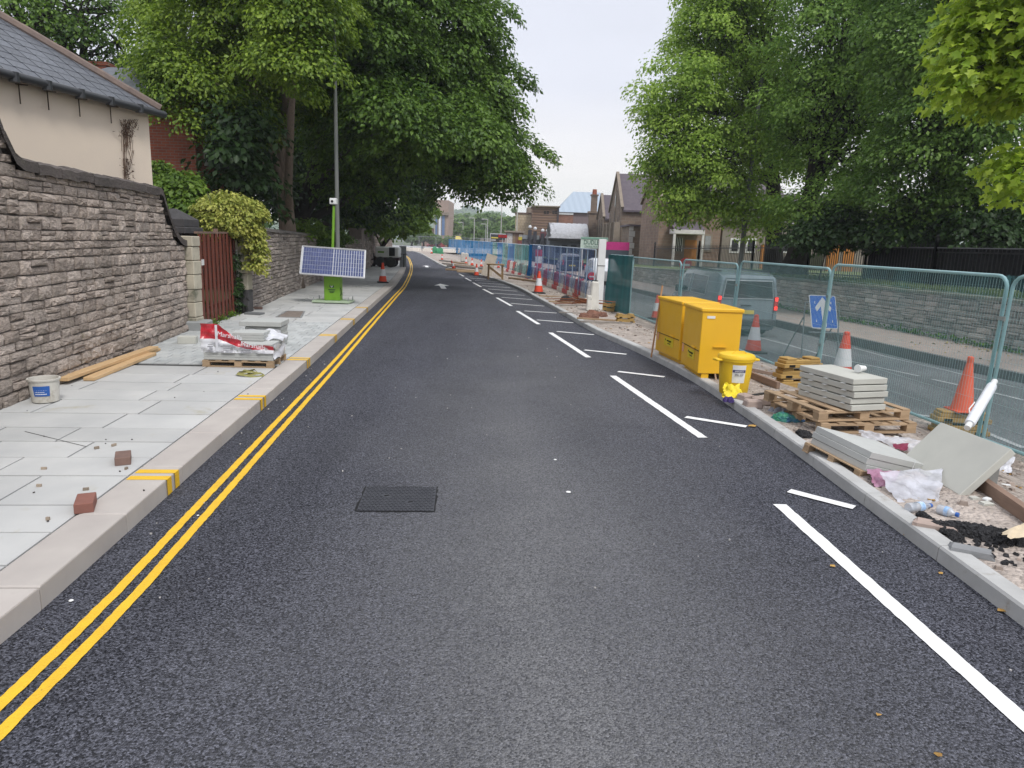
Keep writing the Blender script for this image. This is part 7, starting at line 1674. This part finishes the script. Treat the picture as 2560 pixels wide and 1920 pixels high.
# kiosk, billboard, casino sign
kk_ = thing('brown_kiosk', 'small brown flat roofed kiosk covered with posters', 'kiosk', (W(1290, 92), 93, -.3)); a_, b_ = W(1264, 92), W(1308, 92); zt_ = Z(1290, 581, 92); q = MB(); q.extr([(a_, 92, -.5), (b_, 92, -.5), (b_, 96, -.5), (a_, 96, -.5)], (0, 0, zt_ + .5)); q.build('wall', mat('kiosk_brown', (.22, .12, .08), rough=.8), kk_); q = MB(); q.box(((a_ + b_) / 2, 93.8, zt_ + .08), (b_ - a_ + .4, 4.4, .2)); q.build('roof', DRS, kk_)
for x_, x2_, y_, y2_, c_ in ((1266, 1281, 583, 616, (.55, .52, .5)), (1282, 1288, 585, 617, (.28, .2, .13)), (1297, 1305, 586, 592, (.65, .62, .55)), (1296, 1305, 592, 600, (.65, .52, .05)), (1294, 1305, 601, 616, (.22, .06, .05))):
    c0, c1 = W(x_, 91.9), W(x2_, 91.9); z1, z0 = Z(x_, y_, 92), Z(x_, y2_, 92); q = MB(); q.box(((c0 + c1) / 2, 91.95, (z0 + z1) / 2), (c1 - c0, .06, z1 - z0)); q.build('poster', mat('poster_%d' % x_, c_, tuple(v * .6 for v in c_), s=6, rough=.6), kk_)
bl_ = thing('billboard', 'dark white framed billboard with yellow and red stripes', 'billboard', (W(1246, 88), 88, -.3)); a_, b_ = W(1225, 88), W(1264, 88); z1, z0 = Z(1245, 584, 88), Z(1245, 617, 88); q = MB(); q.box(((a_ + b_) / 2, 88, (z0 + z1) / 2), (b_ - a_, .15, z1 - z0)); q.build('frame', SW, bl_); q = MB(); q.box(((a_ + b_) / 2, 87.9, (z0 + z1) / 2), (b_ - a_ - .16, .08, z1 - z0 - .16)); q.build('board', mat('board_dark', (.05, .055, .06), rough=.5), bl_)
for fx, fz, wx, wz, c_ in ((.3, .68, .45, .1, (.6, .5, .08)), (.22, .5, .3, .08, (.6, .6, .6)), (.22, .2, .35, .08, (.6, .6, .6)), (.78, .45, .35, .06, (.55, .3, .28)), (.78, .32, .35, .06, (.6, .45, .42)), (.55, .15, .2, .2, (.3, .04, .1)), (.78, .2, .3, .05, (.5, .3, .3))): q = MB(); q.box((a_ + (b_ - a_) * fx, 87.85, z0 + (z1 - z0) * fz), ((b_ - a_) * wx, .03, (z1 - z0) * wz)); q.build('stripe', mat('stripe_%d' % int(fx * 100 + fz * 1000), c_, rough=.5), bl_)
for x_ in (a_ + .2, b_ - .2): q = MB(); q.box((x_, 88.1, z0 / 2 - .2), (.12, .12, z0 + .5)); q.build('leg', STEEL, bl_)
cs_ = thing('casino_sign', 'red casino sign with dark surround above the billboard', 'sign', (W(1256, 87), 87, -.3)); a_, b_ = W(1245, 87), W(1268, 87); z1, z0 = Z(1256, 586, 87), Z(1256, 595, 87); q = MB(); q.box(((a_ + b_) / 2, 87, (z0 + z1) / 2), (b_ - a_, .2, z1 - z0)); q.build('box', mat('sign_black', (.03, .01, .012), rough=.5), cs_); q = MB(); q.box(((a_ + b_) / 2, 86.88, (z0 + z1) / 2), ((b_ - a_) * .9, .04, (z1 - z0) * .72)); q.build('face', mat('sign_face_red', (.55, .02, .02), rough=.4), cs_)
p_ = np.array([(a_ + b_) / 2, 86.84, (z0 + z1) / 2]) - np.array(WL[cs_.name]); text_mesh('CASINO', .36, mat('sign_black', (.03, .01, .012)), cs_, frame_M(tuple(p_), (1, 0, 0), (0, 0, 1)), sx=.6)
q = MB(); q.box(((a_ + b_) / 2, 87.1, z0 / 2 - .2), (.12, .12, z0 + .5)); q.build('pole', STEEL, cs_)
# DUDLEY CENTRAL MOSQUE board, pink hoarding
ds = thing('name_board', 'white and green name board on posts behind the white post', 'sign board', (W(1480, 52), 52, -.4)); a_, b_ = W(1452, 52), W(1520, 52); z1, z0 = Z(1480, 593, 52), Z(1480, 621, 52); q = MB(); q.box(((a_ + b_) / 2, 52, (z0 + z1) / 2), (b_ - a_, .08, z1 - z0)); q.build('board', mat('mint_board', (.56, .68, .60), (.52, .63, .56), rough=.5), ds); DG = mat('sign_green', (.03, .12, .08), rough=.5)
q = MB(); q.box(((a_ + b_) / 2, 51.94, z1 - .08), ((b_ - a_) * .98, .04, .12)); q.build('top_stripe', mat('soft_green', (.2, .38, .3), rough=.5), ds); o_ = np.array(WL[ds.name])
for tx_, sz, fz in (('DUDLEY', .46, .52), ('CENTRAL MOSQUE', .2, .14)): text_mesh(tx_, sz, DG, ds, frame_M(tuple(np.array([W(1482.5, 52), 51.93, z0 + (z1 - z0) * fz]) - o_), (1, 0, 0), (0, 0, 1)), sx=.78 if sz > .3 else .7)
for x_ in (a_ + .15, b_ - .15): q = MB(); q.box((x_, 52.06, z0 / 2 - .2), (.1, .1, z0 + .45)); q.build('leg', WHP, ds)
ph_ = thing('hoarding', 'bright pink and dark grey hoarding panel right of the white post', 'hoarding', (W(1540, 50), 50, -.4)); a_, b_ = W(1513, 50), W(1574, 50); z1, zm, z0 = Z(1540, 605, 50), Z(1540, 625, 50), -.4; q = MB(); q.box(((a_ + b_) / 2, 50, (z1 + zm) / 2), (b_ - a_, .1, z1 - zm)); q.build('pink_panel', mat('hot_pink', (.52, .04, .22), rough=.45), ph_); q = MB(); q.box(((a_ + b_) / 2, 50, (zm + z0) / 2), (b_ - a_, .09, zm - z0 - .01)); q.build('grey_panel', mat('hoarding_grey', (.07, .085, .11), rough=.5), ph_)
# far tower with blue windows
tw_ = thing('tower_building', 'far brown stone building with tall blue windows at the junction', 'building', (W(1100, 175), 178, -.5)); a_, b_ = W(1085, 175), W(1120, 175); zt_ = Z(1100, 500, 175); TWS = mat('tower_stone', (.36, .27, .22), (.30, .225, .185), s=.5, rough=.85, world=True); q = MB(); q.extr([(a_, 175, -.6), (b_, 175, -.6), (b_, 190, -.6), (a_, 190, -.6)], (0, 0, zt_ + .6)); q.build('wall', TWS, tw_); a2 = W(1054, 178); q = MB(); q.extr([(a2, 178, -.6), (a_, 178, -.6), (a_, 190, -.6), (a2, 190, -.6)], (0, 0, Z(1070, 570, 178) + .6)); q.build('side_wing', mat('tower_pink', (.34, .22, .18), (.28, .18, .15), rough=.85), tw_)
for x_, x2_ in ((1088, 1093), (1104, 1111)): win(tw_, x_, x2_, 539, 588, 175, DRS, mat('blue_glass', (.10, .18, .34), rough=.15, spec=.7), .25)
q = MB(); c0 = W(1099, 174.6); q.box((c0, 174.7, Z(1099, 565, 175)), (.55, .5, 5.2)); q.build('white_column', SW, tw_); q = MB(); q.box(((a_ + b_) / 2, 174.8, Z(1100, 534, 175)), (b_ - a_ + .3, .8, .7)); q.build('cornice', DRS, tw_)
# awning
aw = thing('market_awning', 'yellow market awning at the far junction', 'awning', (W(1153, 150), 150, -.4)); a_, b_ = W(1138, 150), W(1170, 150); z1 = Z(1153, 591, 150); q = MB(); q.add([(a_, 149, z1 - .6), (b_, 149, z1 - .6), (b_, 151.5, z1), (a_, 151.5, z1)], [(0, 1, 2, 3)]); q.build('canopy', mat('awning_yellow', (.62, .50, .10), rough=.7), aw)
for x_ in (a_ + .1, b_ - .1, (a_ + b_) / 2): q = MB(); q.bar((x_, 149.1, -.4), (x_, 149.1, z1 - .6), .08, .08); q.build('leg', WHP, aw)
wl_ = thing('concrete_wall', 'long grey concrete wall beyond the junction below the woods', 'wall', (W(1140, 200), 200, -.5)); a_, b_ = W(1116, 200), W(1290, 200); z1 = Z(1140, 576, 200); q = MB(); q.extr([(a_, 200, -.6), (b_, 200, -.6), (b_, 201, -.6), (a_, 201, -.6)], (0, 0, z1 + .6)); q.build('wall_face', mat('far_concrete', (.26, .23, .2), (.2, .18, .16), s=.3, rough=.9, world=True), wl_)
# far lamp posts
PAL_ = mat('pale_lamp', (.48, .48, .45), rough=.5)
for i, (x, yt, Y) in enumerate(((1086, 528, 130), (1157, 556, 150), (1185, 545, 125), (1214, 560, 150), (1218, 548, 118), (1252, 488, 105), (1291, 500, 98))):
    zt_ = Z(x, yt, Y); X_ = W(x, Y); t = thing('lamp_post', 'far pale lamp post, ' + ordn[i] + ' from the left along the junction', 'lamp post', (X_, Y, -.4), group='far lamp posts'); q = MB(); q.tube([(X_, Y, -.5), (X_, Y, zt_)], [.09, .06], 8); q.build('pole', PAL_, t); q = MB(); q.box((X_ - .5, Y, zt_), (1.0, .2, .12)); q.build('lantern', PAL_, t)
X_ = AT(1851, 640, 30.8)[0]; zt_ = AT(1908, 188, 30.8)[2]; lr = thing('lamp_post', 'grey lamp post partly hidden in the plane tree foliage', 'lamp post', (X_, 30.8, -.4)); tX = AT(1905, 188, 30.8)[0]; q = MB(); q.tube([(X_, 30.8, -.5), ((X_ + tX) / 2, 30.8, zt_ / 2), (tX, 30.8, zt_)], [.12, .09, .07], 10); q.build('pole', LP, lr, smooth=True); q = MB(); q.box((tX - .1, 30.6, zt_ + .05), (.35, .7, .12)); q.build('lantern', RUB, lr, bevel=.03)

# ================================================================== far trees and hills
fars = [(1180, 583, 135, 22, 18, 'small round tree by the billboard at the junction'), (1135, 570, 190, 20, 16, 'tree right of the far tower'), (1160, 565, 230, 26, 20, 'leafy tree behind the junction lamp posts'), (1200, 560, 215, 24, 20, 'middle tree of the far wood edge'), (1232, 556, 225, 26, 24, 'tree left of the tall pale lamp post'), (1262, 566, 170, 24, 26, 'tree behind the casino sign'), (1280, 548, 200, 20, 22, 'tree touching the cream tiled block'), (1212, 575, 160, 18, 16, 'low tree left of the billboard'), (1245, 578, 150, 18, 15, 'low tree behind the billboard'), (1060, 590, 120, 22, 14, 'shrubby tree at the road end on the left'), (1030, 585, 125, 20, 18, 'shrubby tree left of the road end'), (1090, 597, 125, 14, 9, 'bush at the foot of the far tower'), (1120, 600, 120, 12, 8, 'bush right of the red car'), (1140, 548, 300, 25, 14, 'distant tree on the wooded rise, left'), (1185, 545, 320, 28, 14, 'distant tree on the wooded rise, middle'), (1225, 545, 310, 25, 14, 'distant tree on the wooded rise, right')]
for i, (x, y, Y, rx, ry, lb_) in enumerate(fars):
    c_ = AT(x, y, Y); make_tree('broadleaf_tree', lb_, (c_[0], Y, -.6), [B(x, y, Y, rx, ry), B(x - rx * .4, y + ry * .4, Y, rx * .7, ry * .7), B(x + rx * .4, y + ry * .3, Y, rx * .7, ry * .7)], 2600, .012 * rx * Y / 100 + .25, LF_FAR, BARKD, .25, 100 + i, clump_r=rx * Y / FPX * .22, per=50, group='far trees round the junction', sub=.05)
g = NG('far_hill'); co = g.coord(True); HM = g.done(g.bsdf(g.mix(g.mr(g.noise(co, .012, 5, .6), .42, .58, 0, 1), (.045, .085, .03), (.12, .16, .06)), .95, 0, .1))
b = MB(); rows = []
for i in range(40):
    Y = 420 + 32 * i; row = []
    for j in range(80):
        x = -1400 + 35 * j; u = (Y - 420) / 1250; hgt = 52 * (1 / (1 + math.exp(-(u - .45) * 9))) * (.62 + .38 * math.exp(-((x + 95) / 300) ** 2)) + 3 * math.sin(x * .013 + Y * .007) + 1.5 * math.sin(x * .041 - Y * .02); row.append((x, Y, -4 + hgt * min(1, u * 6)))
    rows.append(row)
b.grid(rows); b.build('hills', HM, kind='structure', smooth=True, auto=False, recalc=False)
rs_ = np.random.RandomState(77); P = []
for (x, y, Y, rx, ry, n) in ((1170, 524, 1250, 12, 8, 900), (1190, 526, 1260, 6, 5, 400), (1150, 535, 1100, 30, 6, 1600), (1230, 540, 1000, 30, 7, 1600), (1180, 548, 800, 60, 6, 2200), (1140, 556, 600, 40, 7, 1600), (1220, 557, 560, 50, 7, 1800)):
    c_ = AT(x, y, Y); k = Y / FPX; d_ = rs_.normal(size=(n, 3)); d_ /= np.linalg.norm(d_, axis=1, keepdims=True); d_ *= rs_.uniform(.4, 1, n)[:, None] ** .5; P.append(c_ + d_ * np.array([rx * k, 12, ry * k]))
P = np.vstack(P); n = len(P); o = leaf_mesh('hill_woods', P, rs_.normal(size=(n, 3)) + np.array([0, -.3, .8]), rs_.normal(size=(n, 3)), 5.0, LF_FAR, None, rs_, kind='stuff'); o['label'] = 'distant woods along the hill ridge'
# air
b = MB(); b.box((0, 800, 34.5), (3600, 1900, 75)); hz = b.build('haze', [], kind='stuff'); g = bpy.data.materials.new('haze_air'); g.use_nodes = True; nt_ = g.node_tree; nt_.nodes.clear(); ou = nt_.nodes.new('ShaderNodeOutputMaterial'); vo = nt_.nodes.new('ShaderNodeVolumePrincipled'); vo.inputs['Color'].default_value = (.86, .92, 1.0, 1); vo.inputs['Density'].default_value = .00050; vo.inputs['Anisotropy'].default_value = .1; nt_.links.new(vo.outputs[0], ou.inputs[1]); hz.data.materials.append(g); hz['label'] = 'pale haze filling the distance'
